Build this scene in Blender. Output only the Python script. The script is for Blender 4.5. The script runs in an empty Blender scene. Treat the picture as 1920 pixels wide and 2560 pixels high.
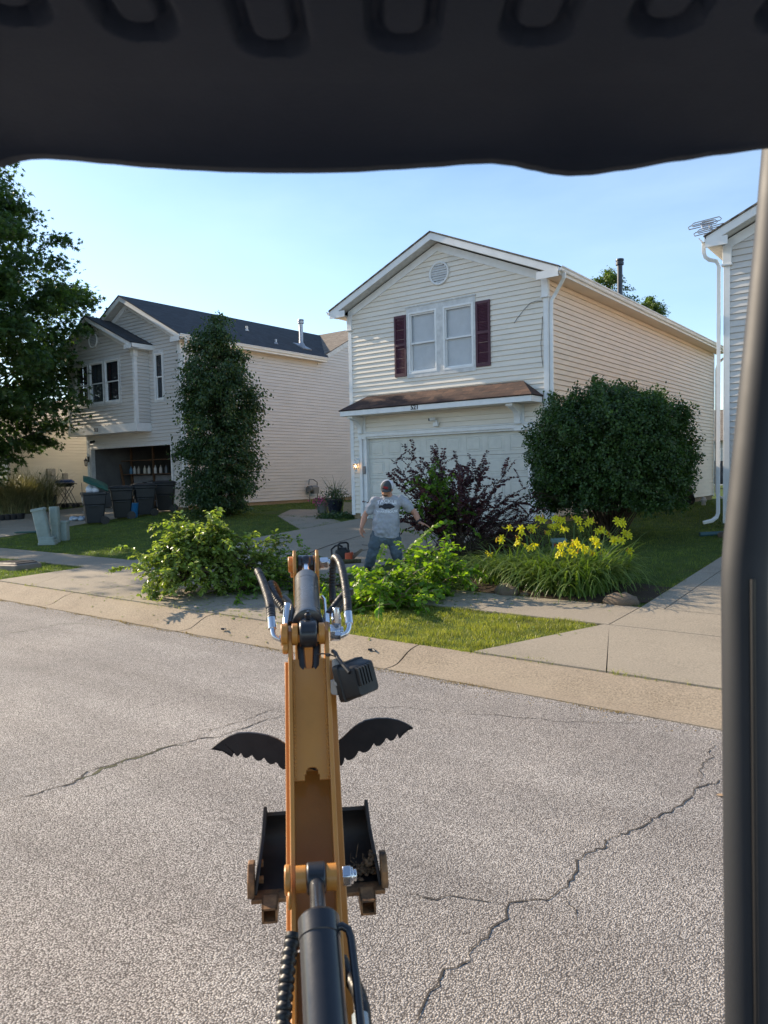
import bpy, bmesh, math, random
import numpy as np
from mathutils import Vector, Matrix

random.seed(7)
rng = np.random.default_rng(11)
scene = bpy.context.scene
COL = scene.collection

# ------------------------------------------------------------------ camera
FPX, PITCH, ROLL, YAW, EYE = 1859.14, 0.05143451, -0.02020989, 0.65505762, 1.9
def _basis():
    cp, sp = math.cos(PITCH), math.sin(PITCH); cr, sr = math.cos(ROLL), math.sin(ROLL)
    F = np.array([0, cp, -sp]); u = np.array([0, sp, cp]); rt = np.array([1., 0, 0])
    R = cr*rt + sr*u; U = -sr*rt + cr*u
    c, s = math.cos(YAW), math.sin(YAW)
    M = np.array([[c, -s, 0], [s, c, 0], [0, 0, 1.]])
    return M@R, M@U, M@F
CR, CU, CF = _basis()
cam_d = bpy.data.cameras.new('camera'); cam = bpy.data.objects.new('camera', cam_d); COL.objects.link(cam)
m = Matrix(((CR[0], CU[0], -CF[0], 0), (CR[1], CU[1], -CF[1], 0), (CR[2], CU[2], -CF[2], EYE), (0, 0, 0, 1)))
cam.matrix_world = m
cam_d.sensor_fit = 'VERTICAL'; cam_d.sensor_height = 24.0; cam_d.lens = FPX/2560*24.0
cam_d.clip_start = 0.02; cam_d.clip_end = 6000
cam_d.dof.use_dof = True; cam_d.dof.focus_distance = 12.0; cam_d.dof.aperture_fstop = cam_d.lens/3.2
scene.camera = cam

# ------------------------------------------------------------------ light
SUN_EL = math.radians(25.0)
SX, SY = -0.998, -0.06                                   # horizontal direction towards the sun
sun_vec = Vector((SX*math.cos(SUN_EL), SY*math.cos(SUN_EL), math.sin(SUN_EL))).normalized()
sd = bpy.data.lights.new('sun', 'SUN'); sd.energy = 4.9; sd.angle = math.radians(0.55); sd.color = (1.0, 0.83, 0.62)
so = bpy.data.objects.new('sun', sd); COL.objects.link(so)
so.rotation_euler = sun_vec.to_track_quat('Z', 'Y').to_euler(); so.location = (-20, 0, 30)
world = bpy.data.worlds.new('World'); scene.world = world; world.use_nodes = True
wn, wl = world.node_tree.nodes, world.node_tree.links
wn.clear()
sky = wn.new('ShaderNodeTexSky'); sky.sky_type = 'NISHITA'; sky.sun_disc = False
sky.sun_elevation = SUN_EL; sky.sun_rotation = math.atan2(SX, SY)
sky.air_density = 1.0; sky.dust_density = 0.3; sky.ozone_density = 2.0; sky.altitude = 200
bg = wn.new('ShaderNodeBackground'); bg.inputs[1].default_value = 0.125
wo = wn.new('ShaderNodeOutputWorld')
# thin high cloud veils, fixed in the sky
tc = wn.new('ShaderNodeTexCoord'); mp = wn.new('ShaderNodeMapping'); mp.inputs['Scale'].default_value = (1.2, 2.2, 5.0)
nz = wn.new('ShaderNodeTexNoise'); nz.inputs['Scale'].default_value = 1.6; nz.inputs['Detail'].default_value = 7; nz.inputs['Roughness'].default_value = 0.55
rp = wn.new('ShaderNodeValToRGB'); rp.color_ramp.elements[0].position = 0.42; rp.color_ramp.elements[1].position = 0.85
rp.color_ramp.elements[1].color = (0.35, 0.35, 0.35, 1)
mx = wn.new('ShaderNodeMixRGB'); mx.inputs[2].default_value = (3.6, 4.7, 6.3, 1)
wl.new(tc.outputs['Generated'], mp.inputs[0]); wl.new(mp.outputs[0], nz.inputs[0]); wl.new(nz.outputs[0], rp.inputs[0])
wl.new(rp.outputs[0], mx.inputs[0]); wl.new(sky.outputs[0], mx.inputs[1]); wl.new(mx.outputs[0], bg.inputs[0]); wl.new(bg.outputs[0], wo.inputs[0])
scene.view_settings.view_transform = 'Standard'; scene.view_settings.look = 'None'
scene.view_settings.exposure = 1.0; scene.view_settings.gamma = 1.0; scene.view_settings.use_curve_mapping = False
scene.cycles.max_bounces = 8; scene.cycles.transparent_max_bounces = 12
scene.cycles.sample_clamp_indirect = 6.0

# ------------------------------------------------------------------ helpers
def lerp(a, b, t): return a + (b-a)*t
def V(*a): return Vector(a if len(a) > 1 else a[0])
def P(px, py, depth):                                     # measured pixel + depth -> world point
    d = CF*FPX + CR*(px-960) + CU*(1280-py)
    return Vector((np.array([0, 0, EYE]) + d*depth/FPX).tolist())
def sstep(a, b, x):
    t = min(1, max(0, (x-a)/(b-a))); return t*t*(3-2*t)
def ground_z(x, y):
    if y <= 5.75: return 0.0
    if y <= 6.22: return 0.12*(y-5.75)/0.47
    if y <= 8.95: return 0.12 + 0.08*(y-6.22)/2.73
    z = 0.20 + 0.42*min(1, (y-8.95)/7.4)
    return z + 0.14*sstep(14, 21, -x)*sstep(9, 15.5, y)
def G(px, py, dz=0.0):                                    # where a pixel ray meets the ground
    d = CF*FPX + CR*(px-960) + CU*(1280-py); d = d/np.linalg.norm(d)
    t = 2.0
    o = np.array([0, 0, EYE])
    while t < 200:
        p = o + d*t
        if p[2] <= ground_z(p[0], p[1]) + dz: break
        t += 0.01
    return Vector(p.tolist())

class MB:
    """collects simple shapes into one mesh"""
    def __init__(s): s.v = []; s.f = []; s.mi = []; s.cur = 0
    def add(s, vs, fs):
        o = len(s.v); s.v += [tuple(q) for q in vs]; s.f += [tuple(i+o for i in f) for f in fs]; s.mi += [s.cur]*len(fs); return s
    def box(s, a, b, M=None):
        x0, y0, z0 = a; x1, y1, z1 = b
        vs = [Vector(q) for q in ((x0,y0,z0),(x1,y0,z0),(x1,y1,z0),(x0,y1,z0),(x0,y0,z1),(x1,y0,z1),(x1,y1,z1),(x0,y1,z1))]
        if M is not None: vs = [M@q for q in vs]
        return s.add(vs, [(0,3,2,1),(4,5,6,7),(0,1,5,4),(1,2,6,5),(2,3,7,6),(3,0,4,7)])
    def rings(s, rings, cap0=True, cap1=True, close=True):
        n = len(rings[0]); vs = [q for r in rings for q in r]; fs = []
        for k in range(len(rings)-1):
            for i in range(n if close else n-1):
                j = (i+1) % n
                fs.append((k*n+i, k*n+j, (k+1)*n+j, (k+1)*n+i))
        if cap0: fs.append(tuple(range(n-1, -1, -1)))
        if cap1: fs.append(tuple((len(rings)-1)*n+i for i in range(n)))
        return s.add(vs, fs)
    def cyl(s, p0, p1, r0, r1=None, n=16, caps=True):
        r1 = r0 if r1 is None else r1
        p0, p1 = V(p0), V(p1); d = (p1-p0).normalized()
        a = d.orthogonal().normalized(); b = d.cross(a)
        cs = [(math.cos(2*math.pi*i/n), math.sin(2*math.pi*i/n)) for i in range(n)]
        return s.rings([[p0+a*(c*r0)+b*(q*r0) for c, q in cs], [p1+a*(c*r1)+b*(q*r1) for c, q in cs]], caps, caps)
    def tube(s, pts, r, n=8, caps=True):
        pts = [V(p) for p in pts]; rs = r if isinstance(r, (list, tuple)) else [r]*len(pts)
        prev = None; rr = []
        for i, p in enumerate(pts):
            d = (pts[min(i+1, len(pts)-1)] - pts[max(i-1, 0)])
            d = d.normalized() if d.length > 1e-9 else Vector((0, 0, 1))
            a = d.orthogonal().normalized() if prev is None else (prev - d*prev.dot(d)).normalized()
            prev = a; b = d.cross(a)
            rr.append([p + a*(math.cos(2*math.pi*k/n)*rs[i]) + b*(math.sin(2*math.pi*k/n)*rs[i]) for k in range(n)])
        return s.rings(rr, caps, caps)
    def lathe(s, base, prof, n=20, axis=(0, 0, 1), sx=1.0, sy=1.0):
        base = V(base); d = V(axis).normalized(); a = Vector((1, 0, 0)) if abs(d.z) > .99 else d.orthogonal().normalized(); b = d.cross(a)
        return s.rings([[base + d*h + a*(math.cos(2*math.pi*k/n)*r*sx) + b*(math.sin(2*math.pi*k/n)*r*sy) for k in range(n)] for r, h in prof])
    def prism(s, poly, ext):
        """poly: list of 3-D points, ext: extrusion vector"""
        poly = [V(p) for p in poly]; e = V(ext); n = len(poly)
        nrm = Vector((0, 0, 0))
        for i in range(n): nrm += poly[i].cross(poly[(i+1) % n])
        if nrm.dot(e) > 0: poly = poly[::-1]
        vs = poly + [p+e for p in poly]
        fs = [tuple(range(n)), tuple(range(2*n-1, n-1, -1))]
        fs += [(i, i+n, (i+1) % n+n, (i+1) % n)[::1] for i in range(n)]
        return s.add(vs, fs)
    def sphere(s, c, r, n=12, m_=8, M=None):
        c = V(c); r = (r, r, r) if not isinstance(r, (tuple, list)) else r
        rings = []
        for k in range(m_+1):
            t = math.pi*(k/m_)
            rad = max(1e-4, math.sin(t)); rings.append([Vector((r[0]*rad*math.cos(2*math.pi*i/n), r[1]*rad*math.sin(2*math.pi*i/n), -r[2]*math.cos(t))) for i in range(n)])
        rings = [[(M@q if M is not None else q)+c for q in rg] for rg in rings]
        return s.rings(rings)
    def build(s, name, mat, parent=None, smooth=30, bevel=None, subsurf=0):
        me = bpy.data.meshes.new(name)
        off = root_loc(parent) if parent is not None else Vector((0, 0, 0))
        me.from_pydata([(q[0]-off.x, q[1]-off.y, q[2]-off.z) for q in s.v], [], s.f)
        for mm in (mat if isinstance(mat, (list, tuple)) else [mat]): me.materials.append(mm)
        if max(s.mi or [0]) > 0: me.polygons.foreach_set('material_index', s.mi)
        me.validate(); me.update()
        if smooth:
            me.polygons.foreach_set('use_smooth', [True]*len(me.polygons))
            me.set_sharp_from_angle(angle=math.radians(smooth))
        o = bpy.data.objects.new(name, me); COL.objects.link(o)
        if parent is not None: o.parent = parent
        if bevel:
            b = o.modifiers.new('bevel', 'BEVEL'); b.width = bevel; b.segments = 2; b.limit_method = 'ANGLE'; b.angle_limit = math.radians(40)
            b.harden_normals = False
        if subsurf:
            b = o.modifiers.new('subd', 'SUBSURF'); b.levels = subsurf; b.render_levels = subsurf
        return o
def root_loc(o):
    while o.parent is not None: o = o.parent
    return o.location.copy()
def tag(o, label=None, cat=None, group=None, kind=None):
    if label: o['label'] = label
    if cat: o['category'] = cat
    if group: o['group'] = group
    if kind: o['kind'] = kind
    return o
def thing(name, label, cat, loc=(0, 0, 0), rz=0, group=None):
    o = bpy.data.objects.new(name, None); COL.objects.link(o); o.empty_display_size = .2
    o.location = loc; o.rotation_euler = (0, 0, rz)
    return tag(o, label, cat, group)
def copy_tree(o, parent=None):
    c = o.copy(); COL.objects.link(c)
    if parent is not None: c.parent = parent
    for ch in [q for q in bpy.data.objects if q.parent == o and q != c]: copy_tree(ch, c)
    return c

def mesh_np(name, verts, faces_n, loops, mat, parent=None, smooth=False, attr=None):
    """fast mesh from numpy arrays; every face has faces_n corners"""
    me = bpy.data.meshes.new(name)
    nv = len(verts); nf = len(loops)//faces_n
    if parent is not None:
        o_ = root_loc(parent); verts = verts - np.array([o_.x, o_.y, o_.z])
    me.vertices.add(nv); me.vertices.foreach_set('co', verts.astype(np.float32).ravel())
    me.loops.add(nf*faces_n); me.loops.foreach_set('vertex_index', loops.astype(np.int32).ravel())
    me.polygons.add(nf); me.polygons.foreach_set('loop_start', np.arange(0, nf*faces_n, faces_n, dtype=np.int32))
    me.polygons.foreach_set('loop_total', np.full(nf, faces_n, dtype=np.int32))
    me.update(calc_edges=True)
    if smooth: me.polygons.foreach_set('use_smooth', [True]*nf)
    me.materials.append(mat)
    o = bpy.data.objects.new(name, me); COL.objects.link(o)
    if parent is not None: o.parent = parent
    return o

# ------------------------------------------------------------------ materials
def new_mat(name):
    mt = bpy.data.materials.new(name); mt.use_nodes = True
    nt = mt.node_tree; b = nt.nodes['Principled BSDF']
    return mt, nt, b
def N(nt, t, **kw):
    n = nt.nodes.new(t)
    for k, v in kw.items():
        if k in n.inputs: n.inputs[k].default_value = v
        else: setattr(n, k, v)
    return n
def coords(nt, scale=(1, 1, 1), kind='Object'):
    t = nt.nodes.new('ShaderNodeTexCoord'); mp = nt.nodes.new('ShaderNodeMapping'); mp.inputs['Scale'].default_value = scale
    nt.links.new(t.outputs[kind], mp.inputs[0]); return mp.outputs[0]
def ramp(nt, src, stops):
    r = nt.nodes.new('ShaderNodeValToRGB'); e = r.color_ramp.elements
    while len(e) < len(stops): e.new(0.5)
    for i, (p, c) in enumerate(stops):
        e[i].position = p; e[i].color = (c[0], c[1], c[2], 1) if len(c) == 3 else c
    nt.links.new(src, r.inputs[0]); return r.outputs[0]
def mixc(nt, fac, a, b, mode='MIX'):
    m_ = nt.nodes.new('ShaderNodeMixRGB'); m_.blend_type = mode
    for i, x in ((0, fac), (1, a), (2, b)):
        if isinstance(x, (int, float)): m_.inputs[i].default_value = x
        elif isinstance(x, tuple): m_.inputs[i].default_value = (*x[:3], 1)
        else: nt.links.new(x, m_.inputs[i])
    return m_.outputs[0]
def bump(nt, b, src, strength=.3, dist=.01, chain=None):
    n = nt.nodes.new('ShaderNodeBump'); n.inputs['Strength'].default_value = strength; n.inputs['Distance'].default_value = dist
    nt.links.new(src, n.inputs['Height'])
    if chain is not None: nt.links.new(chain, n.inputs['Normal'])
    nt.links.new(n.outputs[0], b.inputs['Normal']); return n.outputs[0]
def plain(name, c, rough=.5, metal=0, var=.12, vscale=6, c2=None, bstr=0, bscale=60, coat=0, spec=.5, aniso=(1, 1, 1), wear=None, wamt=.6, wpos=.62):
    """painted / plastic / metal surface with a little uneven tone and grain"""
    mt, nt, b = new_mat(name)
    cc = coords(nt, aniso)
    n1 = N(nt, 'ShaderNodeTexNoise', Scale=vscale, Detail=6, Roughness=.6); nt.links.new(cc, n1.inputs[0])
    c2 = c2 or tuple(x*(1-var*2) for x in c)
    col = ramp(nt, n1.outputs[0], [(.3, c2), (.7, tuple(min(1, x*(1+var*.4)) for x in c))])
    if wear:
        cw = coords(nt, (14, 14, 3)); w1 = N(nt, 'ShaderNodeTexNoise', Scale=6, Detail=8, Roughness=.75); nt.links.new(cw, w1.inputs[0])
        w2 = N(nt, 'ShaderNodeTexNoise', Scale=5, Detail=6, Roughness=.7); nt.links.new(cc, w2.inputs[0])
        f1 = ramp(nt, w1.outputs[0], [(wpos, (0, 0, 0)), (wpos+.05, (wamt,)*3)]); f2 = ramp(nt, w2.outputs[0], [(.45, (.06,)*3), (.75, (.4,)*3)])
        col = mixc(nt, f2, col, wear); col = mixc(nt, f1, col, tuple(min(1, x*1.3) for x in wear))
    nt.links.new(col, b.inputs['Base Color'])
    rr = ramp(nt, n1.outputs[0], [(.3, (min(1, rough+.1),)*3), (.75, (max(0.02, rough-.06),)*3)]); nt.links.new(rr, b.inputs['Roughness'])
    b.inputs['Metallic'].default_value = metal; b.inputs['Coat Weight'].default_value = coat; b.inputs['Specular IOR Level'].default_value = spec
    if bstr:
        n2 = N(nt, 'ShaderNodeTexNoise', Scale=bscale, Detail=4); nt.links.new(cc, n2.inputs[0]); bump(nt, b, n2.outputs[0], bstr, .004)
    return mt
def leaf_mat(name, c1, c2, trans=.45, rough=.45, tcol=None, spec=.4):
    mt, nt, b = new_mat(name); out = nt.nodes['Material Output']
    g = nt.nodes.new('ShaderNodeNewGeometry')
    col = ramp(nt, g.outputs['Random Per Island'], [(0.0, c1), (.55, tuple((a+q)/2 for a, q in zip(c1, c2))), (1.0, c2)])
    cn = coords(nt); nn_ = N(nt, 'ShaderNodeTexNoise', Scale=3.2, Detail=4, Roughness=.6); nt.links.new(cn, nn_.inputs[0])
    vv_ = ramp(nt, nn_.outputs[0], [(.32, (.62,)*3), (.68, (1.35, 1.3, 1.2))]); col = mixc(nt, 1.0, col, vv_, 'MULTIPLY')
    nt.links.new(col, b.inputs['Base Color']); b.inputs['Roughness'].default_value = rough; b.inputs['Specular IOR Level'].default_value = spec
    tr = nt.nodes.new('ShaderNodeBsdfTranslucent')
    hs = mixc(nt, 1.0, col, tcol or (1.5, 1.6, .55), 'MULTIPLY'); nt.links.new(hs, tr.inputs[0])
    ms = nt.nodes.new('ShaderNodeMixShader'); ms.inputs[0].default_value = trans
    nt.links.new(b.outputs[0], ms.inputs[1]); nt.links.new(tr.outputs[0], ms.inputs[2]); nt.links.new(ms.outputs[0], out.inputs[0])
    return mt

def siding_mat(name, c, dirt=(.36, .37, .32), amt=.5):
    mt, nt, b = new_mat(name)
    cc = coords(nt, (.35, .35, 3.0)); n1 = N(nt, 'ShaderNodeTexNoise', Scale=3, Detail=5); nt.links.new(cc, n1.inputs[0])
    base = ramp(nt, n1.outputs[0], [(.3, tuple(x*.9 for x in c)), (.7, c)])
    c2 = coords(nt, (1, 1, 1.6)); n2 = N(nt, 'ShaderNodeTexNoise', Scale=.8, Detail=8, Roughness=.65); nt.links.new(c2, n2.inputs[0])
    d = ramp(nt, n2.outputs[0], [(.55, (0, 0, 0)), (.8, (amt,)*3)])
    col = mixc(nt, d, base, dirt); nt.links.new(col, b.inputs['Base Color']); b.inputs['Roughness'].default_value = .48
    c3 = coords(nt, (1.2, 1.2, 25)); n3 = N(nt, 'ShaderNodeTexNoise', Scale=9, Detail=3); nt.links.new(c3, n3.inputs[0]); bump(nt, b, n3.outputs[0], .25, .003)
    return mt
def concrete_mat(name, c, c2, scale=1.0, grit=.55, stain=(.16, .13, .1)):
    mt, nt, b = new_mat(name); cc = coords(nt)
    n1 = N(nt, 'ShaderNodeTexNoise', Scale=.9*scale, Detail=9, Roughness=.65); nt.links.new(cc, n1.inputs[0])
    col = ramp(nt, n1.outputs[0], [(.3, c2), (.68, c)])
    n2 = N(nt, 'ShaderNodeTexNoise', Scale=60*scale, Detail=5, Roughness=.8); nt.links.new(cc, n2.inputs[0])
    g = ramp(nt, n2.outputs[0], [(.3, (1-grit,)*3), (.7, (1+grit*.35,)*3)])
    col = mixc(nt, 1.0, col, g, 'MULTIPLY')
    v = N(nt, 'ShaderNodeTexVoronoi', Scale=22*scale); nt.links.new(cc, v.inputs[0])
    pit = ramp(nt, v.outputs['Distance'], [(.08, (1, 1, 1)), (.2, (0, 0, 0))])
    n4 = N(nt, 'ShaderNodeTexNoise', Scale=2.2*scale, Detail=3); nt.links.new(cc, n4.inputs[0])
    pm = ramp(nt, n4.outputs[0], [(.42, (.06, .06, .06)), (.6, (.8, .8, .8))])
    pf = mixc(nt, 1.0, pit, pm, 'MULTIPLY'); col = mixc(nt, pf, col, stain)
    n3 = N(nt, 'ShaderNodeTexNoise', Scale=.45*scale, Detail=8, Roughness=.7); nt.links.new(cc, n3.inputs[0])
    sf = ramp(nt, n3.outputs[0], [(.46, (0, 0, 0)), (.72, (.75, .75, .75))]); col = mixc(nt, sf, col, tuple(x*.62 for x in c))
    nt.links.new(col, b.inputs['Base Color']); b.inputs['Roughness'].default_value = .9; b.inputs['Specular IOR Level'].default_value = .25
    bump(nt, b, n2.outputs[0], .8, .006)
    return mt

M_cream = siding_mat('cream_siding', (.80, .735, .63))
M_warm_bounce = siding_mat('warm_bounce_siding', (.78, .63, .48), amt=.2)  # cream siding and soffits, warm bounce from next door put into the colour
M_grey_siding = siding_mat('grey_siding', (.62, .595, .555), amt=.3)
M_yellow_siding = siding_mat('pale_yellow_siding', (.82, .76, .62), amt=.08)
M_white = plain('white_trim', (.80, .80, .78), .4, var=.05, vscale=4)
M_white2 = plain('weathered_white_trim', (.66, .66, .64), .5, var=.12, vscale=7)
M_shutter = plain('plum_shutter', (.080, .018, .034), .5, var=.15)
M_blind = plain('window_blind', (.88, .90, .92), .5, var=.04)
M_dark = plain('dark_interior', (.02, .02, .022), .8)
M_found = concrete_mat('foundation_concrete', (.30, .27, .22), (.2, .18, .15))
M_found_tan = concrete_mat('tan_foundation', (.42, .32, .2), (.3, .22, .14))
M_black = plain('black_metal', (.012, .012, .014), .4, var=.1)
M_grey_metal = plain('galvanised_metal', (.42, .43, .45), .42, .85, var=.15, vscale=14)
M_green_trim = plain('green_trim', (.05, .12, .09), .5)

def glass_mat(name, tint=(.02, .03, .04), refl=1.0):
    mt, nt, b = new_mat(name); b.inputs['Base Color'].default_value = (*tint, 1); b.inputs['Roughness'].default_value = .03
    b.inputs['Alpha'].default_value = .32; b.inputs['Specular IOR Level'].default_value = .9*refl
    return mt
M_glass = glass_mat('window_glass')

def shingle_mat(name, cols, size=.14, w=.32):
    mt, nt, b = new_mat(name)
    uv = nt.nodes.new('ShaderNodeUVMap')
    br = N(nt, 'ShaderNodeTexBrick', Scale=1.0); br.inputs['Brick Width'].default_value = w; br.inputs['Row Height'].default_value = size
    br.inputs['Mortar Size'].default_value = .006; br.inputs['Mortar Smooth'].default_value = .3; br.inputs['Bias'].default_value = 0
    br.inputs['Color1'].default_value = (0, 0, 0, 1); br.inputs['Color2'].default_value = (1, 1, 1, 1); br.inputs['Mortar'].default_value = (.1, .1, .1, 1)
    nt.links.new(uv.outputs[0], br.inputs[0])
    mp2 = nt.nodes.new('ShaderNodeMapping'); mp2.inputs['Scale'].default_value = (4.2, 1/size*1.0, 1); nt.links.new(uv.outputs[0], mp2.inputs[0])
    wh = N(nt, 'ShaderNodeTexVoronoi', Scale=1.0); nt.links.new(mp2.outputs[0], wh.inputs[0])
    col = ramp(nt, wh.outputs['Color'], [(0.15, cols[0]), (.5, cols[1]), (.9, cols[2])])
    n2 = N(nt, 'ShaderNodeTexNoise', Scale=90, Detail=3); nt.links.new(uv.outputs[0], n2.inputs[0])
    gr = ramp(nt, n2.outputs[0], [(.3, (.6,)*3), (.7, (1.25,)*3)]); col = mixc(nt, 1.0, col, gr, 'MULTIPLY')
    sh = ramp(nt, br.outputs['Fac'], [(0, (1, 1, 1)), (1, (.35, .35, .35))]); col = mixc(nt, 1.0, col, sh, 'MULTIPLY')
    nt.links.new(col, b.inputs['Base Color']); b.inputs['Roughness'].default_value = .92
    bump(nt, b, n2.outputs[0], .5, .004)
    return mt
M_shingle_brown = shingle_mat('brown_shingles', [(.045, .026, .022), (.065, .035, .028), (.12, .065, .045)])
M_shingle_dark = shingle_mat('charcoal_shingles', [(.022, .028, .036), (.03, .038, .048), (.042, .05, .06)])
M_shingle_grey = shingle_mat('weathered_shingles', [(.13, .11, .09), (.17, .145, .12), (.22, .19, .16)])
M_shingle_tan = shingle_mat('tan_shingles', [(.2, .15, .11), (.25, .19, .14), (.3, .23, .17)])

def roof_slab(name, quad, thick, mat, parent, along=None):
    """a shingled roof plane: quad = 4 points (eave a, eave b, ridge b, ridge a); UV in metres, courses run with the eave"""
    a, b_, c, d = [V(q) for q in quad]
    nrm = (b_-a).cross(d-a).normalized()
    if nrm.z < 0: nrm = -nrm
    off = root_loc(parent)
    top = [a, b_, c, d]; bot = [q-nrm*thick for q in top]
    me = bpy.data.meshes.new(name)
    vs = [q-off for q in top+bot]
    fs = [(0,1,2,3), (7,6,5,4), (0,4,5,1), (1,5,6,2), (2,6,7,3), (3,7,4,0)]
    if (b_-a).cross(d-a).z < 0: fs = [f[::-1] for f in fs]
    me.from_pydata(vs, [], fs); me.materials.append(mat)
    uvl = me.uv_layers.new(name='UVMap'); e = (b_-a).normalized(); u2 = nrm.cross(e)
    allv = top+bot
    for poly in me.polygons:
        for li in poly.loop_indices:
            q = allv[me.loops[li].vertex_index]-a; uvl.data[li].uv = (q.dot(e), q.dot(u2))
    me.update(); o = bpy.data.objects.new(name, me); COL.objects.link(o); o.parent = parent
    return o
# ------------------------------------------------------------------ ground, street, paving
def lawn_mat():
    mt, nt, b = new_mat('lawn_turf'); cc = coords(nt)
    n1 = N(nt, 'ShaderNodeTexNoise', Scale=1.1, Detail=8, Roughness=.7); nt.links.new(cc, n1.inputs[0])
    n2 = N(nt, 'ShaderNodeTexNoise', Scale=45, Detail=6, Roughness=.8); nt.links.new(cc, n2.inputs[0])
    a = ramp(nt, n2.outputs[0], [(.3, (.045, .06, .018)), (.55, (.08, .12, .03)), (.75, (.15, .18, .05))])
    d = ramp(nt, n2.outputs[0], [(.3, (.06, .045, .02)), (.75, (.17, .13, .06))])
    f = ramp(nt, n1.outputs[0], [(.56, (0, 0, 0)), (.72, (.8, .8, .8))])
    col = mixc(nt, f, a, d); nt.links.new(col, b.inputs['Base Color']); b.inputs['Roughness'].default_value = .95
    b.inputs['Specular IOR Level'].default_value = .1
    bump(nt, b, n2.outputs[0], .8, .03); return mt
def asphalt_mat():
    mt, nt, b = new_mat('weathered_asphalt'); cc = coords(nt)
    v = N(nt, 'ShaderNodeTexVoronoi', Scale=128); nt.links.new(cc, v.inputs[0])
    stone = ramp(nt, v.outputs['Color'], [(.1, (.29, .27, .255)), (.4, (.46, .432, .408)), (.65, (.59, .557, .527)), (.95, (.78, .742, .705))])
    edge = ramp(nt, v.outputs['Distance'], [(.0, (1, 1, 1)), (.42, (.85, .85, .85)), (.64, (.22, .21, .21))])
    col = mixc(nt, 1.0, stone, edge, 'MULTIPLY')
    n1 = N(nt, 'ShaderNodeTexNoise', Scale=.5, Detail=8, Roughness=.7); nt.links.new(cc, n1.inputs[0])
    big = ramp(nt, n1.outputs[0], [(.3, (.74, .735, .73)), (.7, (1.14, 1.11, 1.06))]); col = mixc(nt, 1.0, col, big, 'MULTIPLY')
    ct = coords(nt, (.16, 1.1, 1)); n5 = N(nt, 'ShaderNodeTexNoise', Scale=1.0, Detail=5, Roughness=.6); nt.links.new(ct, n5.inputs[0])
    tr_ = ramp(nt, n5.outputs[0], [(.38, (.84, .83, .82)), (.6, (1.06, 1.06, 1.05))]); col = mixc(nt, 1.0, col, tr_, 'MULTIPLY')
    n6 = N(nt, 'ShaderNodeTexNoise', Scale=2.6, Detail=6, Roughness=.6); nt.links.new(cc, n6.inputs[0])
    oil = ramp(nt, n6.outputs[0], [(.68, (0, 0, 0)), (.78, (.5, .5, .5))]); col = mixc(nt, oil, col, (.13, .12, .11))
    n3 = N(nt, 'ShaderNodeTexNoise', Scale=170, Detail=4, Roughness=.8); nt.links.new(cc, n3.inputs[0])
    g = ramp(nt, n3.outputs[0], [(.3, (.6,)*3), (.7, (1.35,)*3)]); col = mixc(nt, .8, col, g, 'MULTIPLY')
    nt.links.new(col, b.inputs['Base Color']); b.inputs['Roughness'].default_value = .85; b.inputs['Specular IOR Level'].default_value = .3
    h = ramp(nt, v.outputs['Distance'], [(0, (1, 1, 1)), (.65, (0, 0, 0))])
    ch = bump(nt, b, h, .6, .005); bump(nt, b, n3.outputs[0], .4, .003, ch)
    return mt
M_lawn = lawn_mat(); M_asphalt = asphalt_mat()
M_walk = concrete_mat('sidewalk_concrete', (.41, .35, .27), (.29, .25, .19))
M_drive = concrete_mat('driveway_concrete', (.43, .37, .285), (.30, .26, .20))
M_curb = concrete_mat('curb_concrete', (.47, .385, .28), (.33, .265, .19), grit=.7)
M_joint = plain('joint_gap', (.035, .03, .025), .95)
M_soil = concrete_mat('bed_mulch', (.075, .05, .032), (.04, .026, .016), scale=2, grit=.6, stain=(.12, .09, .06))

def sheet(name, xs, ys, zf, mat, dz=0.0, mask=None, label_kind='structure'):
    xs = np.asarray(xs, float); ys = np.asarray(ys, float)
    vs = [(x, y, zf(x, y)+dz) for y in ys for x in xs]; nx = len(xs); fs = []
    for j in range(len(ys)-1):
        for i in range(nx-1): fs.append((j*nx+i, j*nx+i+1, (j+1)*nx+i+1, (j+1)*nx+i))
    mb = MB(); mb.add(vs, fs); o = mb.build(name, mat, smooth=60); tag(o, kind=label_kind); return o
yy = np.concatenate([np.linspace(6.20, 8.95, 12), np.linspace(9.2, 16.4, 30), np.linspace(17, 60, 30), np.array([90, 150, 300, 800, 2500.])])
xx = np.concatenate([np.array([-2500, -800, -300, -120, -70]), np.linspace(-50, -23, 20), np.linspace(-22, 6, 60), np.array([10, 20, 60, 200, 800, 2500.])])
lawn = sheet('ground', xx, yy, lambda x, y: ground_z(x, y)-.0, M_lawn)
street = sheet('street', [-2500, -200, -60, -30, -15, -8, -4, 0, 4, 10, 30, 100, 2500], [-2500, -300, -60, -20, -6, 0, 3, 5.55, 5.70], lambda x, y: -.012 if y < 5.6 else -.002, M_asphalt)

# rolled kerb: gutter pan, smooth roll, flat back
def curb_prof():
    return [(5.66, -.05), (5.66, .004), (5.78, .002), (5.86, .012), (5.94, .045), (6.02, .085), (6.10, .112), (6.18, .124), (6.24, .128), (6.24, -.05)]
kmb = MB(); prof = curb_prof()
joints = [-26.5, -23.5, -20.5, -17.5, -14.3, -10.95, -7.6, -4.37, 1.2, 4.2]
# joint positions from the photograph
segx = [-60, -45, -36, -30] + joints + [8, 14, 30]
for a, b_ in zip(segx[:-1], segx[1:]):
    g = .010
    kmb.rings([[(x, y, z) for y, z in prof] for x in (a+g, *np.linspace(a+.3, b_-.3, 4), b_-g)], True, True)
kerb = kmb.build('kerb', M_curb, smooth=35); tag(kerb, kind='structure')

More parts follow.
